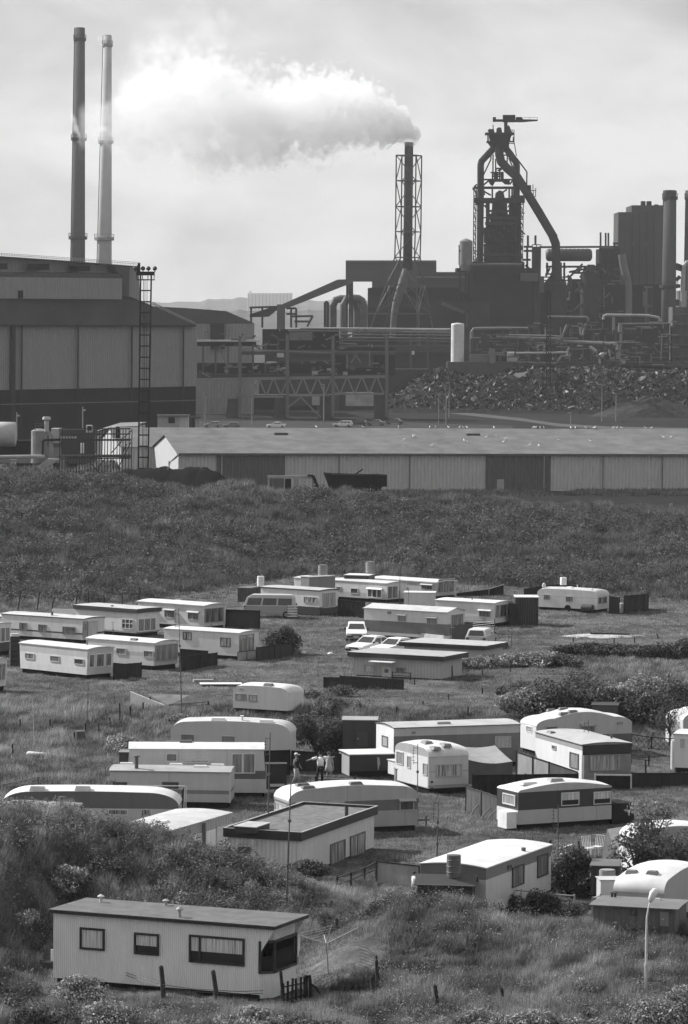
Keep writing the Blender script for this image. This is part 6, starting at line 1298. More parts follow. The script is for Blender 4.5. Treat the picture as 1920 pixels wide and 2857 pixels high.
W.poly('monitor_roof', [(-500, 50), (0, 84), (470, 116), (950, 154), (950, 158), (470, 123), (200, 106), (0, 94), (-500, 62)], 2, mD, 10)
W.poly('gable_recess', [(790, 152), (885, 158), (885, 360), (838, 360), (835, 215), (795, 190)], 2, mD, 9.5)
for a, b, c, d in ((-12, 134, 52, 174), (240, 137, 338, 180), (522, 148, 618, 188)): W.rect('louvre', a, b, c, d, 2, gm(.02, .9), 9)
for x in (92, 150, 535, 903, 1255): W.bars('downpipe', [(x, 562, x - 4, 1240)], .35 if x != 92 else .9, gm(.04, .8), -.6)
W.bars('handrail', [(i * 18 - 60, 60 + i * 1.43 * .97 - 2, i * 18 - 60, 84 + i * 1.43 * .97 - 2) for i in range(0, 56)] + [(-60, 60, 950, 128), (-60, 70, 950, 138)], .08, gm(.3, .6), 8)
W.rect('flue', 138, 320, 158, 372, 1.2, mP, .5)
W.bars('cable_line', [(-60, 1100, 1340, 1070)], .2, gm(.12, .8), -1)
W = Ind('plant_building', 'lower flat-roofed works building right of the huge hall', 'industrial building', Rc, 1545, 560, 965, ang=.08)
W.base('wall', 1250, 548, 1740, 40, mL); W.poly('roof', [(960, 385), (1040, 428), (1280, 440), (1545, 460), (1745, 545), (1200, 560)], 20, mD, 1); W.rect('door', 1440, 545, 1535, 720, 1, gm(.03, .8), -1)
W.bars('stair', [(1040, 400, 1330, 540), (1040, 412, 1330, 552)], .25, gm(.2, .6), -1)
# --- tall chimneys
def stack(label, g, xt, yt, xb, yb, wt, wb, Y, gray, rings, group='tall chimneys', collar=None, name='chimney'):
    W = Ind(name, label, 'chimney', g, xb, yb, Y, group); T = W.q(xt, yt); B = W.q(xb, yb); k = (g(1, 0)[0] - g(0, 0)[0]) * Y / F / 2; D = Vector((B.x + (B.x - T.x) * .1, 0, -1)); rb = wb * k * 1.03
    MB().tube([D, T], [rb, wt * k], 28).build('shaft', gm(gray, .85, .2, .06), W.t, smooth=True)
    MB().tube([T - Vector((0, 0, .05)), T + Vector((0, 0, .12))], [wt * k * .82, wt * k * .8], 24).build('flue_mouth', gm(.01, .9), W.t)
    for y in rings:
        u = (y - yt) / (yb - yt); c = T.lerp(B, u); r = (wt + (wb - wt) * u) * k; q = MB().tube([c + Vector((0, 0, -.8)), c + Vector((0, 0, -.7)), c + Vector((0, 0, .3)), c + Vector((0, 0, .4))], [r * 1.02, r * 1.22, r * 1.22, r * 1.02], 24); ro = q.build('gallery', gm(gray * .6, .8), W.t)
        rl = MB(); N_ = 18
        for i in range(N_):
            a = 2 * PI * i / N_; a2 = 2 * PI * (i + 1) / N_; p = c + Vector((r * 1.22 * math.cos(a), r * 1.22 * math.sin(a), .3)); p2 = c + Vector((r * 1.22 * math.cos(a2), r * 1.22 * math.sin(a2), .3)); rl.bar(p, p + Vector((0, 0, 1.1)), .08); rl.bar(p + Vector((0, 0, 1.1)), p2 + Vector((0, 0, 1.1)), .08)
        rl.build('railing', gm(gray * .6, .8), ro)
    if collar: c = T.lerp(B, collar); MB().tube([T, c], [wt * k * 1.06, wt * k * 1.02], 26).build('collar', gm(gray * .9, .8), W.t)
    lad = MB(); l0 = D + Vector((-rb - .1, 0, 1)); l1 = T + Vector((-wt * k - .1, 0, 0)); lad.bar(l0, l1, .25); lad.build('ladder', gm(gray * .5, .8), W.t); return W
stack('tallest dark chimney, left of the pair above the huge hall', Ra, 350, 122, 340, 1146, 44, 70, 1330, .085, [170, 605, 1038])
stack('pale chimney, right of the pair above the huge hall, wreathed in steam', Ra, 471, 155, 454, 1155, 36, 76, 1310, .4, [195, 618, 1042])
W = stack('thick dark stack beside the tower block at right', Rm, 1437, 135, 1424, 1045, 92, 118, 1300, .07, [186, 830], collar=.06)
stack('thick stack cut by the right edge', Rm, 1600, 135, 1592, 700, 92, 108, 1300, .07, [186])
# --- steaming stack in its lattice
W = Ind('smoke_stack', 'steaming stack braced inside a splayed steel lattice', 'chimney', Ro, 320, 1500, 1250)
ST = W; k = .23988 * 1250 / F; T = W.q(339, 70); B = W.q(322, 1560)
MB().tube([B, T], [54 * k, 50 * k], 24).build('shaft', gm(.06, .85, .3, .15), W.t, smooth=True); STT = W.O + T
W.pipe('flue_duct', [(322, 1540), (300, 1610), (235, 1800), (190, 1950), (165, 2080), (150, 2260)], [54 * k, 54 * k, 52 * k, 46 * k, 38 * k, 34 * k], gm(.1, .7), 18)
MB().tube([W.q(150, 2250), Vector((W.q(150, 2250).x, 0, 0))], [34 * k, 40 * k], 16).build('flue_foot', gm(.08, .7), W.t)
lv = [(225, 339, 168), (520, 336, 168), (820, 333, 168), (1112, 330, 168), (1410, 321, 168), (1730, 300, 260), (2060, 270, 360)]; th0 = R_(28); rows = []
for y, cx, R0 in lv:
    c = W.q(cx, y); rows.append([c + Vector((R0 * k * math.cos(th0 + i * PI / 2), R0 * k * math.sin(th0 + i * PI / 2), 0)) for i in range(4)])
lg, rg, br = MB(), MB(), MB()
for r_, r2 in zip(rows, rows[1:]):
    for i in range(4): lg.bar(r_[i], r2[i], .42)
for j, r_ in enumerate(rows):
    rg = MB()
    for i in range(4): rg.bar(r_[i], r_[(i + 1) % 4], .34)
    rg.build('ring_beam', gm(.07, .7), W.t)
for j, (r_, r2) in enumerate(zip(rows, rows[1:])):
    for i in range(4):
        a = j % 2
        if j < 4: m_ = (r_[i] + r_[(i + 1) % 4]) / 2 if False else None
        br.bar(r_[i], r2[(i + 1) % 4] if a else r2[(i + 1) % 4], .26) if a == 0 else br.bar(r_[(i + 1) % 4], r2[i], .26)
for i in range(4): e = rows[-1][i].copy(); d_ = (rows[-1][i] - rows[-2][i]); f_ = (rows[-1][i].z + .5) / abs(d_.z); lg.bar(rows[-1][i], rows[-1][i] + d_ * f_, .42)
for i in range(4): m_ = (rows[-2][i] + rows[-2][(i + 1) % 4]) / 2; br.bar(m_, rows[-1][i], .3); br.bar(m_, rows[-1][(i + 1) % 4], .3)
lg.build('leg', gm(.07, .7), W.t); br.build('bracing', gm(.07, .7), W.t)
# --- blast furnace
W = Ind('blast_furnace', 'tall blast furnace wrapped in pipes and scaffolded decks, with a jib crane on top', 'blast furnace', Rn, 560, 2200, 1300); k = .20408 * 1300 / F
BF = W
W.pipe('gas_uptake', [(480, 555), (400, 640), (312, 735), (300, 790), (300, 1080), (290, 2150)], 46 * k, IR, 16); W.pipe('gas_uptake', [(640, 555), (700, 630), (785, 750), (792, 800), (790, 1080), (785, 2150)], 46 * k, IR, 16)
W.pipe('downcomer', [(555, 540), (556, 640), (580, 740), (660, 830), (800, 950), (900, 1110), (1100, 1440), (1280, 1745), (1325, 1860), (1335, 2000), (1330, 2254), (1330, 2500)], 60 * k, IR, 18, -3)
for x, y in ((1130, 1400), (1335, 1750)): W.rect('pipe_flange', x - 20, y - 18, x + 14, y + 14, 3, IR, -4)
W.rect('top_house', 486, 345, 690, 600, 6, ID, -2); W.rect('top_deck', 368, 340, 762, 366, 8, IR, -4); W.rect('top_deck', 386, 455, 490, 478, 6, IR, -3); W.rect('top_deck', 688, 455, 757, 466, 6, IR, -3)
W.poly('top_hopper', [(400, 470), (490, 470), (490, 560), (440, 528)], 6, IR, -2); W.poly('bell_hood', [(520, 345), (524, 282), (545, 270), (582, 275), (596, 345)], 5, IR, -2)
W.poly('valve_group', [(415, 340), (400, 305), (430, 290), (445, 295), (480, 290), (490, 340)], 3, ID, -3); W.poly('valve_group', [(660, 340), (668, 262), (680, 240), (700, 262), (722, 330), (722, 345)], 4, IR, -3)
W.poly('valve_group', [(690, 370), (735, 372), (715, 400), (700, 455), (690, 455)], 3, ID, -3); W.poly('valve_group', [(412, 366), (486, 366), (486, 470), (430, 450), (420, 400)], 3, ID, -3)
W.bars('lightning_rod', [(470, 235, 472, 345), (730, 296, 730, 345)], .3, IR, -3)
c_ = W.rect('crane_post', 622, 190, 668, 345, 1.2, IR, -2)
W.rect('crane_cab', 608, 100, 775, 195, 4, ID, -4); W.poly('crane_jib', [(470, 160), (608, 160), (608, 192), (470, 192)], 2, IR, -3); W.rect('counterweight', 470, 130, 510, 192, 3, ID, -3.5)
W.poly('crane_jib', [(775, 165), (870, 160), (1080, 164), (1080, 182), (840, 200), (775, 197)], 2, IR, -3); W.poly('crane_winch', [(783, 130), (862, 130), (880, 160), (783, 165)], 2, ID, -3); W.bars('jib_rail', [(870, 136, 1078, 138), (1078, 138, 1078, 165), (970, 137, 970, 163)], .12, gm(.15, .7), -3)
W.bars('railing', [(757, 300, 757, 490), (757, 490, 690, 490), (700, 400, 700, 460), (745, 400, 745, 460), (757, 470, 790, 665), (395, 375, 395, 460), (410, 372, 410, 455)], .28, IR, -3)
W.bars('stay_pipe', [(445, 600, 440, 710), (440, 710, 330, 940), (330, 940, 330, 1080), (790, 690, 932, 880), (932, 880, 930, 1060), (685, 690, 745, 830), (665, 650, 662, 760), (745, 830, 745, 1060), (505, 700, 505, 880), (470, 640, 468, 900), (620, 650, 680, 650)], .45, IR, -1)
W.rect('hoist_deck', 440, 878, 612, 890, 5, IR, -2); W.bars('hoist_frame', [(x, 830 if x in (510, 560) else 880, x, 1000) for x in (462, 490, 510, 530, 560, 585, 606)] + [(462, 940, 606, 940), (510, 832, 600, 832), (462, 912, 606, 912), (530, 860, 590, 850)], .5, ID, -1)
W.poly('hopper', [(405, 995), (700, 995), (700, 1050), (640, 1045), (600, 1010), (500, 1010), (470, 1070), (440, 1050)], 5, ID, -1)
W.bars('deck_beams', [(215, 1090, 840, 1090), (215, 1104, 840, 1104), (330, 985, 740, 985), (340, 1060, 420, 990), (250, 1050, 212, 1085), (740, 990, 700, 1050), (200, 1130, 200, 1090), (300, 1120, 440, 1200), (660, 1120, 560, 1190), (350, 1200, 340, 1120), (690, 1110, 690, 1260), (730, 1110, 730, 1260), (460, 1110, 460, 1260), (240, 1130, 240, 1290)], .55, IR, -3)
W.poly('furnace_dome', [(505, 1230), (515, 1160), (560, 1130), (610, 1150), (630, 1230)], 8, IR, -2); W.rect('charging_deck', 225, 1235, 720, 1300, 10, ID, -5)
W.rect('charging_deck', 720, 1200, 905, 1300, 8, IR, -5)
# stacked platforms and the frame round the furnace body
a = W.q(560, 1300); b = W.q(560, 2150)
MB().lathe([(115 * k, 0), (150 * k, (a.z - b.z) * .25), (160 * k, (a.z - b.z) * .5), (120 * k, (a.z - b.z) * .78), (95 * k, (a.z - b.z))], (b.x, 6, b.z), 20).build('furnace_body', ID, W.t)
for x, w_ in ((300, 52), (400, 50), (500, 80), (720, 60), (800, 50), (845, 22), (640, 46)): W.poly('column', [(x - w_ / 2, 1290), (x + w_ / 2, 1290), (x + w_ / 2 - 8, 2160), (x - w_ / 2 - 8, 2160)], 2, ID if w_ > 45 else IR, -1 + (x % 7))
rr = random.Random(5)
for y in (1400, 1490, 1560, 1650, 1730, 1820, 1900, 1990, 2070): W.rect('platform', 350 + rr.randint(-10, 40), y, 860, y + rr.randint(14, 40), 7, ID if rr.random() < .6 else IR, -3 + rr.random())
for (x0, y0, x1, y1) in ((380, 1450, 500, 1530), (380, 1560, 520, 1590), (350, 1640, 860, 1850), (350, 1860, 860, 2160), (480, 1460, 720, 1660), (740, 1300, 840, 2160), (240, 1290, 345, 1330)): W.rect('machinery_housing', x0, y0, x1, y1, 6, ID, -1)
seg = []
for i in range(70): x = rr.uniform(235, 870); y = rr.uniform(1300, 2140); l = rr.uniform(20, 90); seg.append((x, y, x + rr.choice((0, 0, l, l, -l * .7)), y + rr.choice((l, l, 0, l))))
W.bars('pipework', seg, .38, IR, -5)
for x0, x1, ys_ in ((208, 240, (1090, 2150)), (840, 885, (1220, 2150))):
    sg = [(x0, ys_[0], x0 - 10, ys_[1]), (x1, ys_[0], x1 - 12, ys_[1])]
    for i in range(9): y = ys_[0] + (ys_[1] - ys_[0]) * i / 9; y2 = y + (ys_[1] - ys_[0]) / 9; sg += [(x0 - i, y, x1 - i, y2), (x0 - i, y, x1 - i, y)]
    W.bars('lift_frame', sg, .3, IR, -4)
W.bars('side_stage', [(985, 1060, 985, 1130), (1015, 1050, 1015, 1140), (985, 1135, 1055, 1135), (1055, 1100, 1050, 1220), (1020, 1140, 1020, 1215), (1020, 1215, 1052, 1218)], .25, IR, -4); W.poly('valve', [(945, 1060), (975, 1060), (990, 1080), (985, 1120), (960, 1150), (940, 1100)], 4, ID, -4)
W.rect('cast_house', 150, 2110, 900, 2300, 22, ID, -8); W.poly('cast_house_shoulder', [(200, 2110), (250, 2040), (262, 2110)], 2, IL, -8)
W.base('cast_house_wall', 120, 2290, 1010, 40, ID, -6); W.pipe('hot_blast_main', [(150, 2150), (870, 2150)], 26 * k, IM, 10, -11)
# storage vessel left of it
W = Ind('storage_silo', 'pale-sided round silo on legs left of the blast furnace', 'silo', Rn, 95, 2200, 1290); k = .20408 * 1290 / F; a = W.q(98, 2150); b = W.q(98, 1830)
MB().lathe([(60 * k, -2), (88 * k, 0), (88 * k, b.z - a.z), (60 * k, b.z - a.z + .5), (2 * k, b.z - a.z + 1.0)], (a.x, 0, a.z), 22).build('tank', gm(.16, .6, .3, .2), W.t, smooth=False); W.bars('leg', [(20, 2150, 20, 2600), (90, 2150, 200, 2400), (175, 2150, 175, 2600), (95, 2170, 95, 2600), (20, 2160, 180, 2160)], .6, IR); W.bars('ladder', [(5, 1880, 5, 2150), (-5, 1890, 10, 1890), (5, 1960, 30, 1960)], .35, IR, -3)
# gas mains, dust catchers and vessel right of it
W = Ind('gas_holder', 'long riveted horizontal gas vessel on a steel frame, right of the furnace', 'gas vessel', Rm, 700, 1050, 1320); k = .38265 * 1320 / F
c0, c1 = W.q(530, 605), W.q(868, 605); d_ = (c1 - c0); L = d_.length; pr = [0, .02, .06, .5, .94, .98, 1]; MB().tube([c0 + d_ * f for f in pr], [46 * k * r for r in (.55, .85, 1, 1, 1, .85, .55)], 22).build('vessel', gm(.055, .6, .3, .2), W.t, smooth=True)
W.bars('frame', [(480, 548, 1060, 545), (530, 690, 830, 690), (640, 660, 640, 1050), (665, 660, 665, 1050), (830, 690, 780, 770), (700, 730, 850, 700), (560, 700, 530, 760), (780, 690, 700, 770), (540, 660, 540, 740), (700, 780, 700, 870), (680, 830, 700, 830), (720, 735, 960, 735), (870, 690, 930, 690), (920, 600, 960, 700), (880, 700, 990, 760)], .7, IR, 3); W.bars('walkway', [(640, 545, 1000, 545), (640, 570, 860, 566)] + [(650 + i * 30, 545, 650 + i * 30, 566) for i in range(7)], .25, gm(.15, .7), -3)
for x, y, r, lb in ((600, 760, 86, 'round dust catcher under the long sloping gas pipe'), (860, 705, 75, 'second round vessel right of the dust catcher')):
    W = Ind('dust_catcher', lb, 'dust catcher', Rm, x, 1050, 1300 + (x > 700) * 14); a = W.q(x, y); MB().lathe([(r * k, -a.z), (r * k, -70 * k), (r * .85 * k, -40 * k), (r * .45 * k, 0), (r * .35 * k, 30 * k)], (a.x, 0, a.z), 20).build('vessel', IR, W.t, smooth=True); W.bars('deck', [(x - r - 8, y + 30, x + r + 8, y + 30), (x - r, y + 6, x + r, y + 6), (x - r - 8, y + 6, x - r - 8, y + 30), (x + r + 8, y + 6, x + r + 8, y + 30)], .4, ID, -6)
W = Ind('hot_stove_column', 'slim vertical column vessel just right of the blast furnace', 'column vessel', Rm, 462, 1050, 1296); W.down('shell', 463, 545, 33 * k, IR); W.bars('railing', [(432, 530, 496, 530), (432, 530, 432, 548), (496, 530, 496, 548), (464, 530, 464, 548)], .3, IR, -4); W.bars('pipe', [(370, 545, 430, 545), (370, 575, 430, 575), (395, 545, 395, 700), (360, 640, 420, 640), (380, 680, 430, 720), (400, 462, 400, 545), (455, 462, 455, 530)], .7, ID); W.rect('pump_house', 350, 735, 475, 795, 6, IM, -8); W.bars('pipe', [(500, 760, 500, 880)], 1.6, IM, -6)
# low dark mass behind everything
W = Ind('works_building', 'dark low building mass filling the foot of the furnace group', 'industrial building', Rm, 600, 1050, 1330)
for x0, y0, x1, d in ((-120, 700, 480, 6), (430, 880, 700, 4), (500, 1000, 1090, 0), (710, 780, 1070, 8), (830, 690, 975, 12), (920, 560, 1070, 14), (-200, 900, 420, -6), (420, 940, 560, -3), (960, 820, 1380, -2)): W.base('block', x0, y0, x1, 18, ID if d % 4 else IR, d)
W.rect('painted_light_gap', 673, 895, 706, 935, .5, gm(.8, .6), -6.8); W.bars('roof_rods', [(930, 440, 930, 690), (967, 443, 967, 545), (987, 443, 987, 545), (920, 560, 1060, 560), (1020, 520, 1060, 520), (882, 870, 882, 1080), (890, 950, 950, 1030), (850, 800, 830, 930), (1030, 518, 1030, 545)], .6, IR, -8)  # solid white plate: the light in the gap is put into its colour
seg = [(x, 690 + rr.randint(-30, 20), x + rr.randint(-30, 30), 740 + rr.randint(0, 40)) for x in range(850, 1000, 9)] + [(rr.uniform(350, 1060), rr.uniform(740, 1040), 0, 0) for i in range(40)]
seg = [(a, b, (a + rr.choice((0, 40, -30)) if c == 0 else c), (b + rr.choice((0, 50, 80)) if d == 0 else d)) for a, b, c, d in seg]; W.bars('bracing', seg, .5, IR, -9)
sg = []
for i in range(150):
    x = rq_.uniform(-100, 1060); y = rq_.uniform(700, 1050); l = rq_.uniform(15, 80); k2 = rq_.random(); sg.append((x, y, x + l, y) if k2 < .4 else (x, y, x, y + l) if k2 < .75 else (x, y, x + l * .6, y + l * .6 * rq_.choice((1, -1))))
W.bars('pipework', sg[:75], .45, gm(.11, .7, .3, .2), -18); W.bars('pipework', sg[75:], .6, gm(.05, .8, .3, .2), -17)
for i in range(16): x = rq_.uniform(-100, 1000); y = rq_.uniform(760, 1010); W.rect('access_platform', x, y, x + rq_.uniform(30, 120), y + 5, 2, gm(.09, .7), -18)
# tower block
W = Ind('boiler_house', 'tall windowless tower block with a stepped roof, right of the furnace', 'industrial building', Rm, 1220, 1000, 1370)
mt = gm(.075, .85, .2, .06); W.base('lower_tower', 1060, 292, 1160, 24, mt); W.base('main_tower', 1157, 242, 1400, 28, mt, -1); W.rect('roof_stack', 1228, 212, 1258, 244, 4, IR); W.rect('roof_stack', 1270, 212, 1302, 244, 4, IR); W.rect('roof_hut', 1325, 236, 1352, 244, 3, IR, -1)
for x in (1172, 1262): W.rect('louvre', x - 8, 505, x + 8, 540, 1, IM, -2)
for x in (1160, 1212, 1265, 1318): W.rect('pilaster', x, 300, x + 5, 1000, .6, gm(.05, .85), -1.6)
W = Ind('gas_duct', 'pale elbowed duct hanging down in front of the tower block', 'duct', Rm, 1135, 1050, 1285); k = .38265 * 1285 / F; W.pipe('pipe', [(1085, 600), (1098, 690), (1112, 745), (1130, 790), (1136, 850), (1136, 1040)], [28 * k, 28 * k, 30 * k, 22 * k, 24 * k, 24 * k], gm(.12, .6, .3, .3), 14); MB().tube([W.q(1136, 1040), Vector((W.q(1136, 1040).x, 0, 0))], 24 * k, 14).build('foot', IR, W.t)
W = Ind('process_column', 'narrow vessel with a ladder between the elbowed duct and the thick stack', 'column vessel', Rm, 1280, 1000, 1290); W.down('shell', 1285, 840, 26 * k, IR); W.bars('platform', [(1250, 838, 1310, 838), (1250, 870, 1250, 975), (1250, 975, 1300, 975)], .8, IM, -4)
W = Ind('elbow_main', 'fat pale elbow pipe at the right edge beside the thick stack', 'gas main', Rm, 1530, 1000, 1280); W.pipe('pipe', [(1600, 655), (1560, 660), (1535, 690), (1532, 740), (1530, 860), (1530, 1000)], 17 * k, gm(.3, .6), 14); W.bars('bracket', [(1480, 675, 1520, 690), (1480, 700, 1520, 712), (1480, 830, 1510, 832), (1480, 790, 1510, 760), (1490, 930, 1490, 975)], 1.2, ID); W.down('tank', 1520, 865, 40 * k, gm(.2, .6), 6)
# conveyor and transfer house, rear sheds
W = Ind('conveyor_gallery', 'long sloping conveyor gallery climbing to the transfer house', 'conveyor', Rd, 850, 300, 1150)
W.poly('gallery', [(640, 156), (990, 0), (1050, -2), (1052, 32), (668, 182)], 4, IM); W.poly('tail_truss', [(440, 218), (600, 165), (612, 168), (612, 190), (560, 232), (440, 236)], 3, IR, 2)
W.base('drive_tower', 612, 155, 662, 5, IM, -.5); W.bars('trestle', [(1050, 30, 1048, 300), (1068, 28, 1066, 300), (1080, 20, 1080, 300), (450, 175, 450, 300), (440, 175, 620, 170), (520, 170, 520, 300), (670, 180, 732, 180), (732, 180, 732, 300), (670, 215, 732, 215), (700, 180, 700, 300), (700, 230, 835, 228), (835, 228, 800, 295), (720, 262, 810, 262)], .6, IR, 2)
W = Ind('transfer_house', 'blank flat-roofed transfer house at the head of the conveyor', 'industrial building', Rb, 300, 860, 1300)
W.rect('upper_storey', 70, 750, 467, 838, 22, gm(.085, .85, .2, .08)); W.base('wall', 187, 835, 467, 20, gm(.085, .85, .2, .08), .5); W.base('annex', 467, 798, 610, 20, gm(.085, .85, .2, .08), 2); W.bars('roof_edge', [(70, 750, 467, 750), (380, 820, 600, 820)], .5, IL, -1); W.bars('leg', [(80, 838, 80, 900), (95, 838, 95, 900)], 1.2, IM)
W = Ind('works_building', 'dark long shed at the foot of the lattice stack', 'industrial building', Rb, 400, 1040, 1282, ang=.0); W.base('wall', 168, 868, 560, 20, IR, 8); W.poly('roof', [(168, 868), (185, 866), (560, 866), (600, 900), (168, 900)], 10, ID, 6); W.base('front_block', 100, 955, 620, 16, ID, -5); W.base('side_block', 380, 930, 700, 12, IR, -9)
W.bars('stair', [(490, 935, 590, 975)], 1.2, IM, -11); W.bars('edge', [(100, 980, 360, 980), (600, 1040, 600, 975)], .5, IM, -11)
W = Ind('looped_gas_main', 'pair of thick inverted-U gas pipes left of the lattice stack', 'gas main', Rb, 60, 1045, 1180); k = .63776 * 1180 / F
for x0, x1, y0, d in ((14, 120, 915, 3), (62, 150, 912, 0)):
    P_ = [(x0, 1050, d), (x0, y0 + 30, d), (x0 + 12, y0 + 6, d), (x0 + 35, y0, d), (x1 - 25, y0 + 2, d), (x1 - 8, y0 + 12, d), (x1, y0 + 40, d), (x1, 1050, d)]; W.pipe('pipe', P_, 17 * k, gm(.075, .6, .3, .3), 14); 
    for x in (x0, x1): a = W.q(x, 1040, d); MB().tube([a, (a.x, a.y, 0)], 17 * k, 12).build('riser', IR, W.t)
W.bars('frame', [(-20, 930, -20, 1045), (-8, 930, -8, 1045), (-20, 930, -8, 930)], .8, ID)
# pipe bridge across the middle
W = Ind('pipe_bridge', 'long raised pipe bridge crossing in front of the works', 'pipe bridge', Rb, 260, 1200, 1080)
for y, r, g_, x0, x1 in ((1046, .35, .3, -130, 528), (1058, .28, .2, 0, 528), (1072, .22, .1, -60, 528), (1086, .22, .12, -60, 528), (1098, .2, .08, -100, 528), (1110, .25, .1, 10, 120)): W.pipe('pipe', [(x0, y - 2), (x1, y + 4)], r, gm(g_, .6), 8, rr.uniform(-1, 1))
W.bars('trestle', [(x, 1046, x, 1240) for x in (-120, 12, 250, 355, 430)] + [(-80, 1125, 200, 1128), (-80, 1140, 200, 1142)], .5, IM, 1); W.base('sidings_wall', -220, 1090, 290, 8, ID, 8); W.base('sidings_wall', 180, 1130, 600, 8, gm(.05, .8), 6)
W.rect('roof_beam', -200, 1118, 560, 1150, 3, gm(.08, .8), 5); W.rect('notice', 358, 1143, 371, 1160, .3, gm(.7, .6), 3)
W = Ind('pipe_bridge', 'nest of pale process pipes and valves below the tower block', 'pipe bridge', Re, 900, 700, 1060)
for pts, r, g_ in (([(340, 540), (340, 500), (350, 484), (370, 482), (520, 480), (660, 482)], .42, .16), ([(480, 518), (760, 524), (850, 528)], .3, .2), ([(480, 530), (830, 540), (850, 535), (880, 458)], .3, .2), ([(820, 562), (835, 552), (1120, 568), (1150, 566), (1165, 575), (1168, 655)], .4, .28), ([(1088, 430), (1090, 412), (1105, 405), (1340, 408), (1400, 420), (1410, 440)], .4, .3), ([(765, 415), (990, 417), (1000, 425), (1000, 440)], .32, .16),
                   ([(840, 550), (1240, 562)], .2, .2), ([(1145, 415), (1145, 490)], .4, .2), ([(590, 622), (880, 618)], .3, .35), ([(540, 630), (580, 628)], .7, .45), ([(715, 605), (715, 575), (750, 575), (750, 608)], .35, .3), ([(335, 500), (335, 620)], .4, .06), ([(960, 470), (962, 520)], .45, .2), ([(990, 450), (970, 520)], .3, .15), ([(820, 680), (830, 660), (850, 638), (900, 636)], .25, .3), ([(1120, 600), (1125, 640)], .3, .3), ([(1180, 455), (1465, 452), (1465, 660)], .22, .2), ([(1180, 450), (1180, 500)], .4, .2),
                   ([(880, 640), (885, 600), (895, 590)], .3, .35), ([(1010, 585), (1045, 612)], .5, .4), ([(1415, 660), (1420, 515), (1460, 515)], .2, .14), ([(200, 492), (0, 490)], .3, .2), ([(640, 565), (830, 568)], .2, .1), ([(1070, 640), (1078, 632), (1090, 632)], .7, .45), ([(600, 675), (820, 682)], .3, .1)):
    W.pipe('pipe', pts, r, gm(g_, .55, .3, .5), 8, rr.uniform(-2, 1))
rq = random.Random(21)
for nm, n_, th_, gl in (('pipework', 70, .28, .2), ('pipework', 80, .22, .11), ('pipework', 60, .34, .06)):
    sg = []
    for i in range(n_):
        x = rq.uniform(330, 1480); y = rq.uniform(440, 690); l = rq.uniform(12, 90); k2 = rq.random()
        sg.append((x, y, x + l, y + rq.uniform(-1, 1.5)) if k2 < .55 else (x, y, x, y + l * .6) if k2 < .85 else (x, y, x + l * .35, y + l * .5))
    W.bars(nm, sg, th_, gm(gl, .6, .3, .4), rq.uniform(-2, 2))
for i in range(34): x = rq.uniform(340, 1450); y = rq.uniform(560, 680); W.rect('equipment_box', x, y, x + rq.uniform(8, 30), y + rq.uniform(6, 18), 1, gm(rq.choice((.06, .12, .2, .3)), .7), rq.uniform(-2, 1))
W.base('long_wall', 580, 690, 1700, 6, ID, 3); W.bars('rack', [(580, 672, 1600, 672), (600, 690, 1600, 696), (1160, 690, 1600, 702)] + [(x, 470 + (x * 7) % 60, x, 680) for x in range(600, 1180, 62)], .35, IM, 2)
W.rect('wagon', 970, 697, 1028, 733, 2, gm(.3, .7), 0); W.rect('wagon', 1052, 698, 1110, 734, 2, gm(.3, .7), 0); W.rect('wagon', 1112, 700, 1160, 736, 2, gm(.2, .7), 0); W.bars('rail', [(1170, 737, 1330, 737)], .5, gm(.3, .7))
W.rect('valve_body', 1062, 655, 1072, 682, 1, gm(.4, .5)); W.bars('legs', [(930, 690, 930, 735), (838, 685, 838, 745)] + [(x, 690, x, 735) for x in (950, 1040, 1110, 1180, 1250, 1370, 1430)], .4, IM, 1)
W = Ind('works_building', 'ribbed dark building at the right edge under the thick stack', 'industrial building', Re, 1400, 740, 1120); W.base('wall', 1195, 452, 1465, 12, gm(.03, .8), 2); W.base('rear_wall', 1480, 360, 1800, 14, bandm([(99, .07)], .8, rib=3.0, ribd=.2), 6); W.bars('rib', [(1480, y, 1700, y) for y in (400, 455, 520, 575, 640)], .6, IM, 5); W.rect('low_wall', 780, 420, 1000, 560, 4, IR, 8)
W = Ind('white_tank', 'upright white tank with a sunlit left side, in front of the works', 'storage tank', Re, 257, 672, 1030); k = .49107 * 1030 / F; a, b = W.q(257, 672), W.q(257, 460); MB().lathe([(37 * k, 0), (37 * k, b.z - a.z), (34 * k, b.z - a.z + .3), (.2, b.z - a.z + .5)], (a.x, 0, a.z), 26).build('shell', gm(.55, .5, .15, .4), W.t, smooth=False); W.base('plinth', 200, 672, 580, 8, gm(.08, .8), -5)
W.rect('pump_house', 330, 628, 520, 680, 5, gm(.14, .8), -4.5); W.rect('pump_tower', 440, 598, 472, 680, 3, gm(.17, .8), -5.5); W.rect('pump_tower', 515, 602, 530, 640, 2, gm(.1, .8), -5.5)
for x in (480, 508): W.rect('window', x, 636, x + 14, 668, .3, ID, -5)
W.rect('white_cover', 540, 648, 596, 668, 2, gm(.3, .6), -5.6)
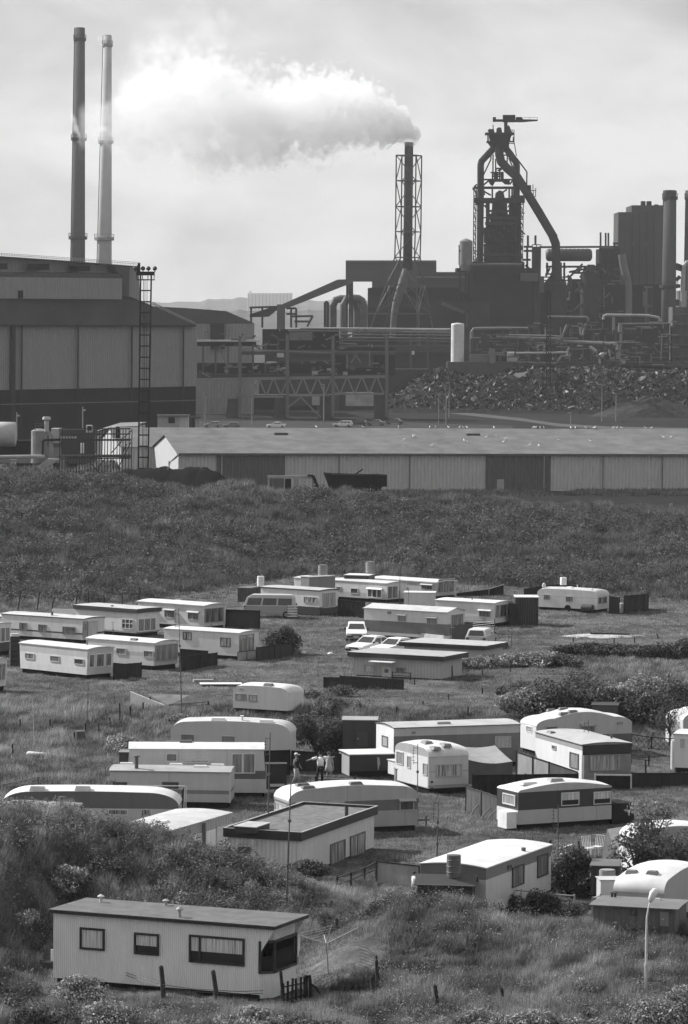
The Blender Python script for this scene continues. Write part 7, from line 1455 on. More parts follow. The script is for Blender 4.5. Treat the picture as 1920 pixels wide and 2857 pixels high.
# gantry with truss, piers, upper deck
W = Ind('gantry_bridge', 'raised truss gantry on broad concrete piers, carrying machinery', 'gantry', Rd, 700, 880, 930)
for x0, x1 in ((298, 378), (592, 668), (880, 958), (1222, 1300)):
    xm = (x0 + x1) / 2
    v = [W.q(x0 + 8, 735), W.q(x1 - 4, 735), W.q(x1 + 8, 870), W.q(x0 - 8, 870)]; v[2].z = v[3].z = 0; n = 4; mb = MB(); mb.add([tuple(c) for c in v] + [tuple(c + Vector((0, 5, 0))) for c in v], [(0, 1, 2, 3), (7, 6, 5, 4)] + [(i, n + i, n + (i + 1) % n, (i + 1) % n) for i in range(n)]); mb.build('pier', gm(.07, .85, .2, .3), W.t)
W.rect('deck', 110, 590, 1300, 622, 8, gm(.055, .8)); W.bars('top_chord', [(110, 626, 1298, 606)], .7, gm(.2, .7), -.4); W.bars('bottom_chord', [(110, 740, 365, 738), (385, 732, 655, 732), (680, 725, 940, 722), (960, 712, 1280, 714)], .5, gm(.2, .7), -.4)
seg = []; 
for i in range(13):
    x = 130 + i * 92; xx = lambda v: v; seg += [(x - 46 if i else x, 738 - i * 2, x - 2, 624 - i * 1.4), (x + 2, 624 - i * 1.4, x + 46, 738 - i * 2)]
W.bars('diagonals', seg, .35, gm(.2, .7), -.4); W.bars('post', [(x, 350, x, 860) for x in (380, 676, 962, 1298)], .8, gm(.12, .7), -1.2)
W.rect('upper_deck', 112, 378, 500, 388, 6, gm(.4, .7), -1); W.rect('upper_fascia', 112, 390, 480, 416, 5, ID, 0); W.bars('stanchion', [(x, 390, x, 600) for x in range(150, 640, 78)], .4, IM, 1)
W.rect('crane_beam', 390, 448, 1355, 470, 3, gm(.09, .8), 1); W.rect('conveyor_cover', 540, 470, 960, 512, 3, gm(.15, .8), 3); W.rect('machinery', 112, 522, 660, 592, 5, ID, 4); W.rect('machinery', 660, 530, 950, 592, 5, IR, 5)
W.rect('enclosure', 1040, 455, 1215, 552, 5, gm(.08, .8), 2); W.rect('conveyor_cover', 690, 330, 832, 380, 4, gm(.14, .8), 3); W.rect('machinery', 520, 310, 1000, 440, 5, ID, 8); W.rect('machinery', 990, 420, 1350, 600, 5, IR, 10); W.rect('sign', 612, 460, 654, 486, .3, gm(.45, .6), -1.5)
seg = [(250, 430, 290, 520), (290, 520, 310, 550), (310, 545, 420, 548), (395, 438, 655, 445), (680, 448, 950, 458), (1050, 470, 1050, 560), (1075, 520, 1105, 470), (1105, 470, 1135, 520), (500, 420, 560, 400), (680, 318, 1400, 325), (1190, 455, 1190, 545)]
for i in range(110): x = rr.uniform(120, 1290); y = rr.choice((rr.uniform(500, 600), rr.uniform(310, 440))); l = rr.uniform(8, 60); seg.append((x, y, x + rr.choice((0, l, l)), y + rr.choice((0, l * .5, 0, -l * .4))))
W.bars('pipework', seg[:60], .32, gm(.16, .7), -1); W.bars('cable_tray', seg[60:], .4, IM, -.5)
for i in range(16): x = rr.uniform(200, 1200); y = rr.uniform(540, 580); W.rect('motor_box', x, y, x + rr.uniform(14, 40), y + rr.uniform(10, 24), 1, gm(rr.choice((.08, .2, .3)), .7), -1.5)
W.bars('bracing', [(680, 800, 760, 735), (760, 735, 885, 860), (162, 740, 162, 925), (455, 730, 455, 920), (904, 655, 904, 925)], .4, gm(.16, .7), -2)
W = Ind('works_building', 'row of dim buildings seen under the gantry', 'industrial building', Rd, 700, 900, 1010); W.base('wall', 110, 720, 1000, 8, gm(.075, .8)); W.base('rear_wall', 500, 560, 1560, 8, gm(.05, .8), 14); W.rect('dark_opening', 120, 760, 290, 860, 1, ID, -1); W.rect('dark_opening', 400, 735, 640, 870, 1, ID, -1); W.rect('dark_opening', 690, 790, 860, 880, 1, ID, -1); W.rect('white_gable', 830, 725, 878, 785, 1, gm(.35, .7), -2)
for x in (170, 210, 255): W.rect('wagon', x, 788, x + 30, 804, 1, gm(.4, .7), -4)
W.rect('pale_bank', 1040, 705, 1215, 790, 2, gm(.36, .9, .3, .6), -6)
# --- scrap heap
rs = np.random.default_rng(8)
def scrapz(x, Y):
    xs = x / Y * F + CX; t = np.interp(xs, [1060, 1090, 1180, 1300, 1420, 1600, 1800, 2100], [0, 4, 8.5, 10, 9.6, 9.8, 9.6, 9]); q = sstep(994, 1024, Y) * sstep(1075, 1055, Y); return t * q * (.75 + .5 * fbm(x / 9, Y / 9, 14))
gx, gy = np.meshgrid(np.linspace(4, 125, 190), np.linspace(990, 1080, 70)); gzv = scrapz(gx, gy) + .9 * fbm(gx, gy, 3, 2) * (scrapz(gx, gy) > .3); V = np.stack([gx, gy, gzv - .15], -1).reshape(-1, 3); a, b = gx.shape; i, j = np.meshgrid(np.arange(a - 1), np.arange(b - 1), indexing='ij'); q = (i * b + j).ravel()
tag(mesh_np('scrap_heap', V, np.stack([q, q + 1, q + b + 1, q + b], 1), np.ones(len(V)), gm(.022, .9, .5, .5)), 'long dark heap of scrap in front of the works', 'scrap heap', kind='stuff')
n = 30000; x = rs.uniform(6, 122, n); Y = rs.uniform(992, 1050, n); z = scrapz(x, Y); ok = z > .6; C = np.stack([x, Y, z + rs.uniform(0, .9, n)], 1)[ok]; V, Fc, tt = leaves_vf(C, np.exp(rs.normal(-1.1, .55, len(C))), rs.uniform(0, 1, len(C)) ** 6 * 9 + .3, .4)  # a few flakes tinted far paler: glints put into the colour
tag(mesh_np('scrap_pieces', V, Fc, tt, leafm(.03, .4, .0, .3, 'scrap_metal')), 'torn scrap pieces with glints painted in as pale flakes, over the dark heap', 'scrap', kind='stuff')
mb = MB(); c = PZ(*Re(1360, 985), 0)
for i in range(9):
    for k_ in range(30): a = 2 * PI * k_ / 30; r = 1 - i / 8; mb.v.append((16 * r * math.cos(a) * (1 + .1 * math.sin(3 * a)), 7 * r * math.sin(a), 5.5 * (1 - r ** 1.2) * (.75 + .5 * fbm(np.array([r * math.cos(a) * 4]), np.array([r * math.sin(a) * 4]), 2)[0]) - .2))
for i in range(8):
    for k_ in range(30): k2 = (k_ + 1) % 30; mb.f.append((i * 30 + k_, i * 30 + k2, (i + 1) * 30 + k2, (i + 1) * 30 + k_)); mb.m.append(0)
simple('rubble_mound', mb, gm(.045, .9, .5, .8, .1), 'paler rubble mound in front of the scrap heap at right', 'rubble mound', c)
# --- access road, lane and far verge
def strip(name, pts, mat, z=.05):
    mb = MB(); 
    for (x, y0, y1) in pts: a = PZ(x, y0, z); b = PZ(x, y1, z); mb.v += [tuple(a), tuple(b)]
    for i in range(len(pts) - 1): mb.f.append((2 * i, 2 * i + 1, 2 * i + 3, 2 * i + 2)); mb.m.append(0)
    return tag(mb.build(name, mat), kind='structure')
strip('road', [(1120, 1137, 1143), (1230, 1143, 1150), (1350, 1156, 1164), (1450, 1166, 1174), (1560, 1182, 1190), (1700, 1190, 1197), (2000, 1196, 1202)], gm(.085, .9, .2, .2))
strip('lane', [(-300, 1176, 1190), (500, 1172, 1200), (1100, 1178, 1202), (1300, 1184, 1202), (1430, 1188, 1202)], gm(.045, .9, .3, .2), .06)
tag(MB().add([(-420, 530, .03), (420, 530, .03), (700, 1500, .03), (-700, 1500, .03)], [(0, 1, 2, 3)]).build('yard', gm(.022, .95, .4, .05)), kind='structure')
strip('track', [(1180, 1392, 1412), (1350, 1390, 1424), (1600, 1388, 1428), (2100, 1388, 1436)], gm(.022, .95, .4, .4), .05)
fc = 'cars parked by the works'
for x, y, g_, kd, lb in ((208, 925, .35, 'hatch', 'white-roofed car at the far left of the works car row'), (326, 930, .2, 'hatch', 'grey rounded car second in the works car row'), (605, 928, .75, 'sedan', 'white saloon alone in the works car row'), (1024, 921, .7, 'estate', 'white estate car, first of the right-hand four'), (1110, 915, .05, 'estate', 'dark car with a trailer load, second of the right-hand four'), (1228, 912, .2, 'sedan', 'grey saloon, third of the right-hand four'), (1345, 905, .15, 'sedan', 'dark saloon, last of the right-hand four')):
    car(PZ(*Rd(x, y), .06), R_(180 if x < 700 else 168), g_, lb, kd, fc)
def lamp(g, x, y0, y1, Y, label, group='lamp posts by the works'):
    p = PY(*g(x, y1), Y); p.z = 0; t = thing('lamp_post', label, 'lamp post', p, 0, group); h = zat(*g(x, y0), Y); MB().tube([(0, 0, -.3), (0, 0, h)], [.14, .08], 7).build('pole', gm(.2, .6), t); MB().cbox((-.3, 0, h), (.8, .25, .15)).build('lamp_head', gm(.3, .5), t)
for i, (g, x, y0, y1, Y, lb) in enumerate(((Rd, 163, 740, 925, 880, 'thin lamp post before the left pier of the gantry'), (Rd, 455, 660, 920, 880, 'thin lamp post before the second gantry bay'), (Rd, 904, 655, 925, 880, 'thin lamp post before the third gantry pier'), (Re, 150, 860, 1050, 900, 'lamp post, first of three at the bend of the pale road'), (Re, 193, 860, 1050, 890, 'lamp post, second of three at the bend of the pale road'), (Re, 210, 790, 980, 950, 'lamp post, third of three at the bend of the pale road'), (Re, 1077, 800, 1020, 930, 'lamp post before the scrap heap, nearer the middle'), (Re, 1157, 850, 1025, 930, 'lamp post before the scrap heap, nearer the rubble mound'), (Re, 900, 960, 1055, 880, 'short lamp post above the warehouse ridge'))): lamp(g, x, y0, y1, Y, lb)
W = Ind('steel_pylon', 'dark slim lattice pylon standing over the scrap heap', 'pylon', Re, 775, 780, 985); sg = [(768, 270, 762, 800), (786, 270, 786, 800)]
for i in range(20): y = 270 + i * 26; sg += [(768, y, 786, y + 26), (768, y, 786, y)]
W.bars('lattice', sg, .22, ID)
# --- long warehouse across the middle
SP = PY(*Rg(-228, 490), 545)
e0 = PY(498, 1260, 552); e1 = PY(1920, 1269, 566); sa = math.atan2(e1.y - e0.y, e1.x - e0.x); L = (e1 - e0).length + 25
hE = 5.5; t = thing('warehouse', 'long low ribbed warehouse with two dark sliding doors, across the middle', 'warehouse', (e0.x, e0.y, 0), sa)
wm = bandm([(99, .5)], .75, rib=.55, ribd=.06, var=.18, seams=15.0); wd = 26
mb = MB(); mb.prism([(0, -.5), (0, hE), (wd / 2, hE + 2.1), (wd, hE), (wd, -.5)], 'x', 0, L); mb.prism([(wd + .02, -.5), (wd + .02, hE), (wd * 1.5, hE + 2.4), (wd * 2, hE), (wd * 2, -.5)], 'x', -5, L); mb.build('wall', wm, t)
rmat = gm(.15, .85, .3, .35, .02); mb = MB()
for y0, x0, z1 in ((0, 0, 2.1), (wd, -5, 2.4)):
    mb.add([(x0 - .3, y0 - .4, hE - .02), (L, y0 - .4, hE - .02), (L, y0 + wd / 2, hE + z1 + .08), (x0 - .3, y0 + wd / 2, hE + z1 + .08), (x0 - .3, y0 + wd, hE + .05), (L, y0 + wd, hE + .05)], [(0, 1, 2, 3), (3, 2, 5, 4)])
mb.build('roof', rmat, t); MB().box(-.3, L, -.55, -.38, hE - .25, hE + .02).build('gutter', gm(.1, .7), t)
def wx(px_): return bis(lambda u: px(Vector((e0.x, e0.y, 3)) + Vector((math.cos(sa), math.sin(sa), 0)) * u)[0] - px_, -5, 120)
for a, b in ((604, 795), (1355, 1536)): MB().box(wx(a), wx(b), -.18, -.02, 0, hE - .3).build('sliding_door', bandm([(9, .11)], .8, rib=.5, ribd=.05), t)
MB().box(wx(1386), wx(1406), -.3, -.18, .1, 1.75).build('wicket_door', gm(.35, .6), t)
for a, g_ in ((617, .35), (1516, .35), (944, .12), (1141, .12), (1680, .12), (1846, .12)): MB().box(wx(a), wx(a) + .12, -.32, -.2, 0, hE - .2).build('downpipe', gm(g_, .6), t)
MB().box(-.12, -.02, 9, 9.3, 0, 4).build('gable_post', gm(.05, .8), t); rv = MB()
for a, b in ((784, 1213), (1320, 1215)): p = PZ(a, b, hE + 2.2) - Vector((e0.x, e0.y, 0)); x_ = p.x * math.cos(sa) + p.y * math.sin(sa); y_ = -p.x * math.sin(sa) + p.y * math.cos(sa); MB().box(x_ - 1, x_ + 1, y_ - .4, y_ + .4, hE + 1.6, hE + 2.5).build('roof_vent', gm(.08, .8), t)
MT = t.matrix_basis.copy(); gg = 'gulls resting on the warehouse roof'
gr = random.Random(3); base_gull = None
for i in range(46):
    x_ = gr.uniform(34, L - 20) if i > 6 else gr.uniform(20, 50); far = gr.random() < .6; y_ = (wd * 1.5 if far else gr.uniform(4, 12)); z_ = hE + (2.48 if far else 2.1 * y_ / 13 + .1)
    w_ = MT @ Vector((x_, y_, z_)); yaw = gr.uniform(0, 6.28)
    if base_gull is None:
        mb = MB().tube([(-.26, 0, .17), (-.14, 0, .18), (0, 0, .2), (.12, 0, .24), (.17, 0, .33), (.2, 0, .38), (.27, 0, .37)], [.02, .07, .1, .08, .04, .05, .01], 8); mb.tube([(0, .03, .12), (0, .03, 0)], .012, 4); mb.tube([(0, -.03, .12), (0, -.03, 0)], .012, 4); base_gull = mb.build('gull', gm(.75, .7)); o = base_gull
    else: o = base_gull.copy(); COL.objects.link(o)
    o.location = w_; o.rotation_euler = (0, 0, yaw); tag(o, 'white gull resting on the pale warehouse roof', 'gull', gg)
# ================================================================== things on the bank in front of the warehouse
def LV(g, x, y, Y): p = PY(*g(x, y), Y); return p
W = Ind('floodlight_tower', 'tall dark ladder-like floodlight tower before the left end of the warehouse', 'floodlight tower', Rc, 990, 1200, 541)
fr = MB(); tp = 195
for d in (0, 1.5):
    for (xa, xb) in ((962, 955), (1035, 1020)): fr.bar(W.q(xa, tp, d), Vector((W.q(xb - 8, 1270, d).x, d, -.2)), .22)
fr.build('mast_leg', gm(.02, .8), W.t)
rg = MB()
for i in range(17):
    y = 320 + i * 76; xa = 962 - (y - 200) * .0085; xb = 1034 - (y - 200) * .013
    rg.bar(W.q(xa, y, 0), W.q(xb, y, 0), .18); rg.bar(W.q(xa, y, 1.5), W.q(xb, y, 1.5), .14); rg.bar(W.q(xa, y, 0), W.q(xa, y, 1.5), .12); rg.bar(W.q(xb, y, 0), W.q(xb, y, 1.5), .12)
rg.build('rung', gm(.02, .8), W.t)
W.bars('ladder', [(982, 240, 970, 1900), (992, 240, 980, 1900), (1006, 240, 996, 1900)], .07, gm(.03, .8), .6)
W.rect('headframe', 932, 190, 1054, 216, 1.8, gm(.02, .8), -.3); W.rect('platform', 940, 243, 1054, 250, 1.8, gm(.03, .8), -.3); W.bars('railing', [(935, 216, 938, 248), (1054, 216, 1054, 248), (975, 216, 975, 245), (1012, 216, 1012, 245)], .1, gm(.03, .8), -.3)
for x, tl in ((925, -1), (978, 0), (1015, 0), (1060, 1)):
    a = W.q(x, 170, -.4); l_ = MB().lathe([(.12, .3), (.28, .2), (.34, 0), (.3, -.08)], (0, 0, 0), 12).build('floodlight', gm(.03, .5), W.t); l_.location = a; l_.rotation_euler = (R_(50), R_(-35 * tl), 0)
    MB().bar(a, W.q(x, 192, 0), .12).build('bracket', gm(.02, .8), W.t)
W.poly('cable_box', [(935, 160), (945, 130), (958, 130), (960, 195), (935, 192)], .5, gm(.02, .8), -.4)
# warehouse neighbour: gabled store at left with white gable
W = Ind('store_shed', 'pale gabled store behind the scaffold, left of the floodlight tower', 'store', Rf, 700, 330, 600, ang=-.0)
W.poly('gable', [(590, 390), (590, 138), (722, 96), (862, 92), (862, 390)], 22, gm(.5, .7, .15, .3)); W.poly('roof', [(575, 130), (700, 92), (866, 86), (866, 94), (722, 100), (590, 142)], 23, gm(.2, .8), -.6); W.bars('eaves_pipe', [(765, 190, 975, 155)], .15, gm(.1, .7), -14)
W = Ind('cabin', 'small pale cabin with one dark window above the warehouse roof', 'cabin', Rf, 1080, 95, 760); W.base('wall', 985, 22, 1122, 4, gm(.32, .7)); W.base('door_bay', 1122, 24, 1178, 3.5, gm(.45, .7), .2); W.rect('window', 1053, 32, 1093, 68, .3, ID, -.2); W.rect('roof', 980, 18, 1182, 24, 5, gm(.2, .7), -.5)
W = Ind('fuel_kiosk', 'small pale kiosk right of the cabin above the warehouse roof', 'kiosk', Rf, 1235, 95, 770); W.base('wall', 1220, 35, 1250, 2, gm(.35, .7)); W.rect('roof', 1190, 26, 1255, 36, 3, gm(.08, .7), -.5); W.bars('post', [(1195, 35, 1195, 100)], .15, IM)
# black heap
hp = PY(*Rf(1100, 440), 476); mb = MB(); nx_, ny_ = 60, 16; xs_ = np.linspace(720, 1480, nx_)
top_ = np.interp(xs_, [720, 760, 790, 830, 950, 1120, 1290, 1340, 1400, 1480], [384, 362, 350, 360, 350, 340, 346, 365, 410, 465])
for j in range(ny_):
    v = j / (ny_ - 1)
    for i in range(nx_):
        p = PY(*Rf(float(xs_[i]), float(top_[i])), 476); X = p.x; Yv = 466 + 24 * v; prof = math.sin(PI * min(1, max(0, v))) ** .8; b = gz(X, Yv); zz = b - .3 + max(0, p.z - b + .3) * prof * (.88 + .2 * fbm(np.array([i / 4.0]), np.array([j / 3.0]), 6)[0]); mb.v.append((X - hp.x, Yv - hp.y, zz))
for j in range(ny_ - 1):
    for i in range(nx_ - 1): a = j * nx_ + i; mb.f.append((a, a + 1, a + nx_ + 1, a + nx_)); mb.m.append(0)
simple('slag_heap', mb, gm(.008, .95, .4, .8, .06), 'long low black slag heap before the left end of the warehouse', 'slag heap', (hp.x, hp.y, 0), smooth=True)
p = PY(*Rf(1045, 345), 476); simple('bent_pipe', MB().tube([(0, 0, -.5), (.4, 0, .7), (1.0, 0, 1.2), (1.5, 0, 1.7)], [.06, .06, .14, .12], 8), gm(.2, .6), 'bent pipe sticking out of the black slag heap', 'pipe', p)
# skip barge
W = Ind('tipping_skip', 'rusty open-topped steel skip with a slanted prow, before the warehouse', 'skip', Rg, 860, 520, 476, z=gz(PY(*Rg(860, 520), 476).x, 476))
mk = gm(.014, .8, .5, .6); W.poly('hull', [(680, 382), (725, 384), (728, 390), (905, 395), (985, 392), (1010, 390), (1075, 396), (1075, 466), (1045, 466), (1040, 485), (830, 488), (716, 482)], 3, mk); W.poly('underframe', [(820, 484), (1040, 480), (1035, 524), (940, 520), (830, 515)], 2.4, mk, .3); W.bars('pole', [(872, 392, 924, 356)], .16, mk, 1.5); W.bars('rim', [(678, 382, 1075, 394)], .14, gm(.03, .7), -.1)
W.bars('rib', [(x, 396, x - 4, 482) for x in range(760, 1070, 52)], .12, gm(.02, .8), -.12)
# open portal frame
W = Ind('portal_frame', 'pale open steel frame with hanging panels, left of the skip', 'steel frame', Rg, 470, 480, 474, z=gz(PY(*Rg(470, 480), 474).x, 474)); ml = gm(.3, .7)
for d in (0, 3): W.bars('beam', [(328, 404, 614, 406)], .35, ml, d); W.bars('post', [(336, 404, 332, 540), (612, 404, 614, 540)], .22, ml, d)
W.bars('post', [(435, 415, 432, 530), (500, 415, 497, 530), (518, 415, 520, 530)], .15, ml, 1.5); W.rect('dark_panel', 434, 416, 476, 530, .2, ID, 1.6); W.rect('white_panel', 500, 414, 518, 530, .2, gm(.45, .7), 1.5)
W.bars('ladder', [(578, 396, 614, 396), (608, 396, 650, 490), (616, 396, 656, 490), (618, 440, 632, 440), (620, 462, 640, 462)], .22, ID, -.4)
# scaffold
W = Ind('scaffold', 'dark tube scaffold standing on the bank at left', 'scaffold', Rp, 1040, 860, 462, z=gz(PY(*Rp(1040, 860), 462).x, 462)); sm = gm(.03, .6)
pol = MB(); led = MB(); brc = MB()
XS = [656, 718, 780, 844, 905, 968, 1032, 1090, 1150, 1218, 1284, 1348, 1415]
for d, off in ((0, 0), (2.2, 30)):
    for i, x in enumerate(XS):
        xx = x + off; top = 180 if i % 3 or d else 175; a = W.q(xx, top, d); b = a.copy(); b.z = -.6; b.x -= .06; pol.bar(a, b, .1)
    for y in (182, 240, 300, 470, 490, 505, 680, 700): led.bar(W.q(650 + off * .5, y, d), W.q(1430, y + (2 if d else -4), d), .09)
for a in ((1330, 320, 1220, 445), (1385, 350, 1345, 440), (1430, 330, 1290, 620), (1140, 520, 1070, 610), (980, 540, 1090, 670), (1090, 680, 1190, 780), (1260, 700, 1240, 780), (1440, 200, 1340, 290)): brc.bar(W.q(a[0], a[1], -.1), W.q(a[2], a[3], 1.2), .09)
pol.build('standard', sm, W.t); led.build('ledger', sm, W.t); brc.build('brace', sm, W.t)
for y, x0 in ((300, 850), (480, 660), (688, 650)): W.rect('boards', x0, y, 1425, y + (14 if y == 300 else 8), 2.3, gm(.05, .8), 0)
W.rect('white_board', 668, 266, 844, 288, .2, gm(.5, .6), 2.4); W.rect('white_board', 668, 645, 712, 672, .2, gm(.35, .6), 2.4); W.rect('white_board', 845, 642, 905, 668, .2, gm(.35, .6), 2.4)
# plant at left: tank, vessel, chute, pipes
W = Ind('rail_tank', 'pale horizontal tank at the left edge beside the works pipes', 'tank', Rp, 100, 300, 540, z=2.0); a, b = W.q(-160, 238), W.q(180, 242); d_ = b - a; MB().tube([a + d_ * f for f in (0, .04, .96, .985, 1.0)], [1.1 * 540 * 0 + 1.75 * r for r in (.7, 1, 1, .9, .6)], 18).build('shell', gm(.4, .6, .25, .6), W.t, smooth=True)
W.rect('saddle', -100, 280, -80, 420, 2, ID); W.rect('saddle', 130, 280, 150, 420, 2, ID); W.rect('loading_bank', -200, 310, 380, 480, 3, ID, 3)
W = Ind('extraction_plant', 'cluster of pale ducts and a round vessel behind the scaffold', 'extraction plant', Rp, 500, 500, 520, z=3.0); mm1 = gm(.22, .6, .3, .6)
a = W.q(430, 500, 1.5); b = W.q(430, 205, 1.5); MB().tube([a - Vector((0, 0, 5)), b, b + Vector((0, 0, .3))], [1.1, 1.1, .5], 16).build('vessel', mm1, W.t); W.pipe('stack_pipe', [(510, 210), (511, 95), (511, 78), (511, 50)], [.3, .3, .6, .5], gm(.4, .5), 12); W.pipe('duct', [(520, 215), (560, 260), (558, 490), (558, 640)], .32, mm1, 12); W.pipe('duct', [(-80, 492), (490, 484)], .28, gm(.3, .6), 10, -1); W.pipe('duct', [(465, 480), (470, 320), (490, 305), (660, 300)], .16, ID, 8, -1)
W.poly('chute', [(400, 600), (520, 508), (640, 515), (600, 550), (445, 642)], 1.5, gm(.3, .7), -3); W.rect('hopper_house', 560, 180, 660, 340, 3, gm(.35, .6), 4); W.rect('machine_room', 670, 190, 1035, 460, 5, gm(.05, .7), 5); W.rect('cyclone', 880, 340, 915, 450, 1, gm(.7, .5), 1); W.rect('white_box', 942, 143, 1006, 222, 1, gm(.6, .6), 1); W.rect('white_box_door', 956, 152, 1004, 200, .3, ID, .8)
W.rect('exhaust_duct', 1225, 160, 1265, 285, 1.2, gm(.55, .6), 3); W.rect('exhaust_duct', 1268, 160, 1305, 285, 1.2, ID, 3.2); W.bars('rail', [(385, 125, 480, 130), (385, 150, 480, 150), (385, 125, 385, 200), (1040, 248, 1220, 235), (1040, 215, 1220, 175)], .14, IM, 0); W.rect('control_cabinet', 105, 520, 175, 580, 1, gm(.2, .7), -1)
for i in range(4): W.rect('vent_slot', 122 + i * 14, 540, 130 + i * 14, 566, .1, gm(.6, .6), -1.1)
W.rect('motor_row', 720, 500, 1040, 660, 2, gm(.1, .8), 4)
for i in range(5): W.rect('motor', 760 + i * 55, 560, 790 + i * 55, 600, 1, ID, 3.5)
W.rect('low_wall', -200, 560, 640, 700, 2, ID, 0); W.rect('pale_ledge', -200, 568, 70, 590, .5, gm(.25, .7), -.5)
for x, y0, y1, lb in ((905, 0, 260, 'pale pole with a small wind vane above the scaffold'), (185, 0, 150, 'thin pole at the far left above the pale tank')):
    p = PY(*Rp(x, y1), 560); p.z = 2; t = thing('pole', lb, 'pole', p); h = zat(*Rp(x, y0 - (60 if x > 900 else 0)), 560) - 2; MB().tube([(0, 0, -1), (0, 0, h)], .08, 6).build('shaft', gm(.25, .6), t); MB().cbox((.15, 0, h - .5), (.5, .1, .25)).build('vane', gm(.4, .5), t)
for x, y in ((1092, 590), (744, 595), (1464, 585)):
    post(Rh, (x, y - 14), (x, y + 14), None, .28, .2)
# reeds at the track: three short marker posts get their labels
for i, o in enumerate([o for o in COL.objects if o.name.startswith('fence_post') and 'label' not in o][-3:]): tag(o, 'stubby pale marker post beside the dark track, right of the skip', 'marker post', 'marker posts beside the dark track'); o.name = 'marker_post'
for o in list(COL.objects):
    if o.name.startswith('fence_post') and 'label' not in o: tag(o, 'dark gate post at the end of the nearest mobile home', 'fence post', 'posts of the picket gate')
    if o.name.startswith('fence_strut') and 'label' not in o: tag(o, 'short strut propping the leaning plank fence', 'strut', 'struts of the leaning plank fence')
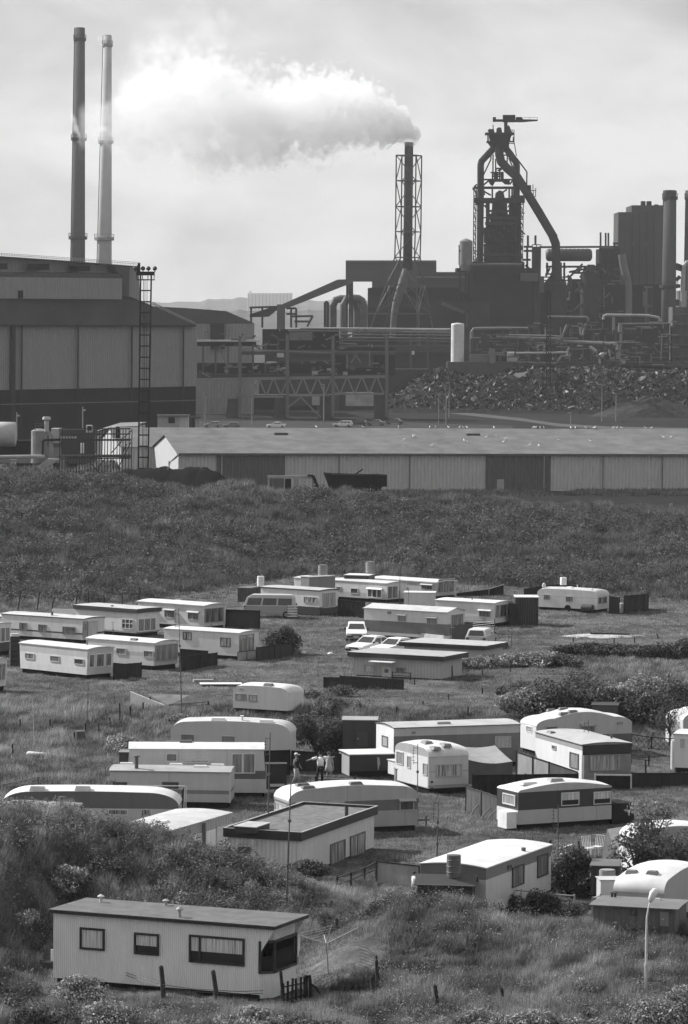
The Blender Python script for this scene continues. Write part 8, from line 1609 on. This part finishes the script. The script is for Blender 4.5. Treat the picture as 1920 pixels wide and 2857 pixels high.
# ================================================================== smoke and air
def vol_mat(name):
    m = bpy.data.materials.new(name); m.use_nodes = True; t = m.node_tree; t.nodes.clear(); o = t.nodes.new('ShaderNodeOutputMaterial'); return m, t, o
def M(t, op, a, b=None, c=None, clamp=False):
    n = t.nodes.new('ShaderNodeMath'); n.operation = op; n.use_clamp = clamp
    for i, v in enumerate((a, b, c)):
        if v is None: continue
        if isinstance(v, (int, float)): n.inputs[i].default_value = v
        else: t.links.new(v, n.inputs[i])
    return n.outputs[0]
def smoke(name, label, path, dens, edge, step, noise=(.085, .30), seed=0.0, jag=1.1, fade=(1, 1), aniso=.35):
    """path: list of (world point, radius). The box holds the cloud; density falls off round the path's centre line"""
    P = [Vector(p) for p, r in path]; Rr = [r for p, r in path]; O = P[0].copy()
    xs = [p.x - O.x for p in P]; L = xs[-1]
    m, t, out = vol_mat(name); tc_ = N(t, 'TexCoord'); sp = N(t, 'SeparateXYZ'); t.links.new(tc_.outputs['Object'], sp.inputs[0]); X, Y, Z = sp.outputs
    u = M(t, 'DIVIDE', X, L, clamp=True)
    def curve(vals):
        mn, mx = min(vals), max(vals); cv = N(t, 'FloatCurve'); c = cv.mapping.curves[0]; pts = [(x / L, (v - mn) / (mx - mn + 1e-6)) for x, v in zip(xs, vals)]
        c.points[0].location = pts[0]; c.points[1].location = pts[-1]
        for p in pts[1:-1]: c.points.new(*p)
        cv.mapping.update(); t.links.new(u, cv.inputs[1]); return M(t, 'ADD', M(t, 'MULTIPLY', cv.outputs[0], mx - mn), mn)
    zc = curve([p.z - O.z for p in P]); rr_ = curve(Rr)
    dz = M(t, 'DIVIDE', M(t, 'SUBTRACT', Z, zc), rr_); dy = M(t, 'DIVIDE', Y, rr_)
    over = M(t, 'DIVIDE', M(t, 'MAXIMUM', M(t, 'MULTIPLY', X, -1 if L > 0 else 1), 0), Rr[0]); 
    d2 = M(t, 'ADD', M(t, 'ADD', M(t, 'MULTIPLY', dz, dz), M(t, 'MULTIPLY', dy, dy)), M(t, 'MULTIPLY', over, over)); dist = M(t, 'SQRT', d2)
    mp_ = N(t, 'Mapping'); mp_.inputs['Location'].default_value = (seed, seed * 1.7, 0); t.links.new(tc_.outputs['Object'], mp_.inputs[0])
    a = N(t, 'TexNoise'); a.inputs['Scale'].default_value = noise[0]; a.inputs['Detail'].default_value = 2.5; a.inputs['Roughness'].default_value = .55; t.links.new(mp_.outputs[0], a.inputs[0])
    # small billows near the mouth, growing with distance
    b = N(t, 'TexVoronoi', feature='SMOOTH_F1'); b.inputs['Scale'].default_value = noise[1]; b.inputs['Smoothness'].default_value = .35; b.inputs['Detail'].default_value = 1.2; b.inputs['Roughness'].default_value = .5
    wn = N(t, 'VectorMath', operation='MULTIPLY_ADD'); wn.inputs[1].default_value = (3.2, 3.2, 3.2); t.links.new(a.outputs['Color'], wn.inputs[0]); t.links.new(mp_.outputs[0], wn.inputs[2]); t.links.new(wn.outputs[0], b.inputs[0])
    f = M(t, 'SUBTRACT', 1.22, dist)
    f = M(t, 'ADD', f, M(t, 'MULTIPLY', M(t, 'SUBTRACT', a.outputs[0], .5), M(t, 'ADD', M(t, 'MULTIPLY', u, 1.9 * jag), .7 * jag)))
    f = M(t, 'ADD', f, M(t, 'MULTIPLY', M(t, 'SUBTRACT', .58, b.outputs[0]), M(t, 'SUBTRACT', 1.0 * jag, M(t, 'MULTIPLY', u, .6 * jag))))
    ew = M(t, 'ADD', M(t, 'MULTIPLY', M(t, 'POWER', u, 1.6), edge[1] - edge[0]), edge[0])
    g = M(t, 'DIVIDE', f, ew, clamp=True); g = M(t, 'MULTIPLY', g, g)
    de = curve(dens); tot = M(t, 'MULTIPLY', g, de)
    # nothing behind the mouth
    v = N(t, 'PrincipledVolume') if hasattr(bpy.types, 'ShaderNodeVolumePrincipled') is False else t.nodes.new('ShaderNodeVolumePrincipled')
    v.inputs['Color'].default_value = (.9995, .9995, .9995, 1); v.inputs['Anisotropy'].default_value = aniso; t.links.new(tot, v.inputs['Density']); t.links.new(v.outputs[0], out.inputs['Volume'])
    try: m.cycles.volume_step_rate = step
    except Exception: pass
    try: m.volume_step_rate = step
    except Exception: pass
    # hull that hugs the cloud
    mb = MB(); pts = [P[0] + (P[0] - P[1]).normalized() * (Rr[0] * 1.6)] + P + [P[-1] + (P[-1] - P[-2]).normalized() * Rr[-1] * .6]; rs_ = [Rr[0] * 1.35] + [r * 1.55 for r in Rr] + [Rr[-1] * 1.2]
    mb.tube([p - O for p in pts], rs_, 16); o = mb.build(name, m); o.location = O; tag(o, label, 'smoke', kind='stuff'); return o
Yp = 1250
def sp_(x, y, Y=Yp): return PY(*DI(x, y), Y)
kk = 1.22449 * Yp / F
path = [((941, 308), 19), ((928, 290), 32), ((900, 278), 45), ((860, 268), 56), ((800, 256), 72), ((740, 260), 88), ((680, 258), 90), ((620, 272), 96), ((560, 272), 104), ((490, 266), 116), ((430, 250), 124), ((370, 240), 116), ((300, 250), 96), ((240, 286), 56), ((176, 290), 50)]
smoke('smoke_plume', 'thick white smoke plume blown left from the steaming stack', [(sp_(*p), r * kk * 1.08) for p, r in path], [.34, .32, .26, .19, .14, .115, .105, .1, .09, .08, .068, .06, .06, .06, 0], (.10, .7), .17, aniso=0.0)
path = [((470, 175), 60), ((430, 130), 80), ((420, 80), 90), ((470, 20), 90), ((560, -40), 90)][::-1]
p2 = [(sp_(x, y, 1262), r * kk) for (x, y), r in (((520, 60), 60), ((440, 90), 85), ((360, 110), 75), ((290, 130), 40))]
smoke('smoke_plume', 'faint high smoke drifting above the thick plume', p2, [.02, .035, .035, .02], (.8, 1.2), .3, noise=(.06, .12), seed=9.0, jag=1.5)
for x0, y0, lb, pp in ((180, 330, 'white steam wisp rising across the dark chimney', [((186, 322), 9), ((184, 300), 13), ((178, 270), 14), ((176, 235), 11), ((181, 210), 7)]), (240, 300, 'white steam wisp crossing the pale chimney', [((252, 300), 14), ((235, 298), 15), ((222, 300), 12), ((208, 306), 7)]), (240, 90, 'small steam puff at the mouth of the pale chimney', [((246, 92), 5), ((240, 94), 7), ((233, 92), 6)])):
    pts = [(sp_(x, y, 1295), r * kk * 1.7) for (x, y), r in pp]
    if abs(pts[-1][0].x - pts[0][0].x) < 5: pts = [(Vector((p.x - i * .9, p.y, p.z)), r) for i, (p, r) in enumerate(pts)]
    smoke('steam_wisp', lb, pts, [.08, .16, .16, .12, 0][:len(pts) - 1] + [0], (.9, 1.4), .12, noise=(.16, .4), seed=x0 * .1, jag=1.6)
# ---- the air itself
m, t, out = vol_mat('haze'); v = t.nodes.new('ShaderNodeVolumePrincipled'); v.inputs['Color'].default_value = (.95, .95, .95, 1); v.inputs['Density'].default_value = 5.5e-5; v.inputs['Anisotropy'].default_value = .35; t.links.new(v.outputs[0], out.inputs['Volume'])
mb = MB().box(-2600, 2600, -80, 8800, -4, 172); o = mb.build('haze', m); tag(o, 'pale summer haze between the camp and the hills', 'haze', kind='stuff')
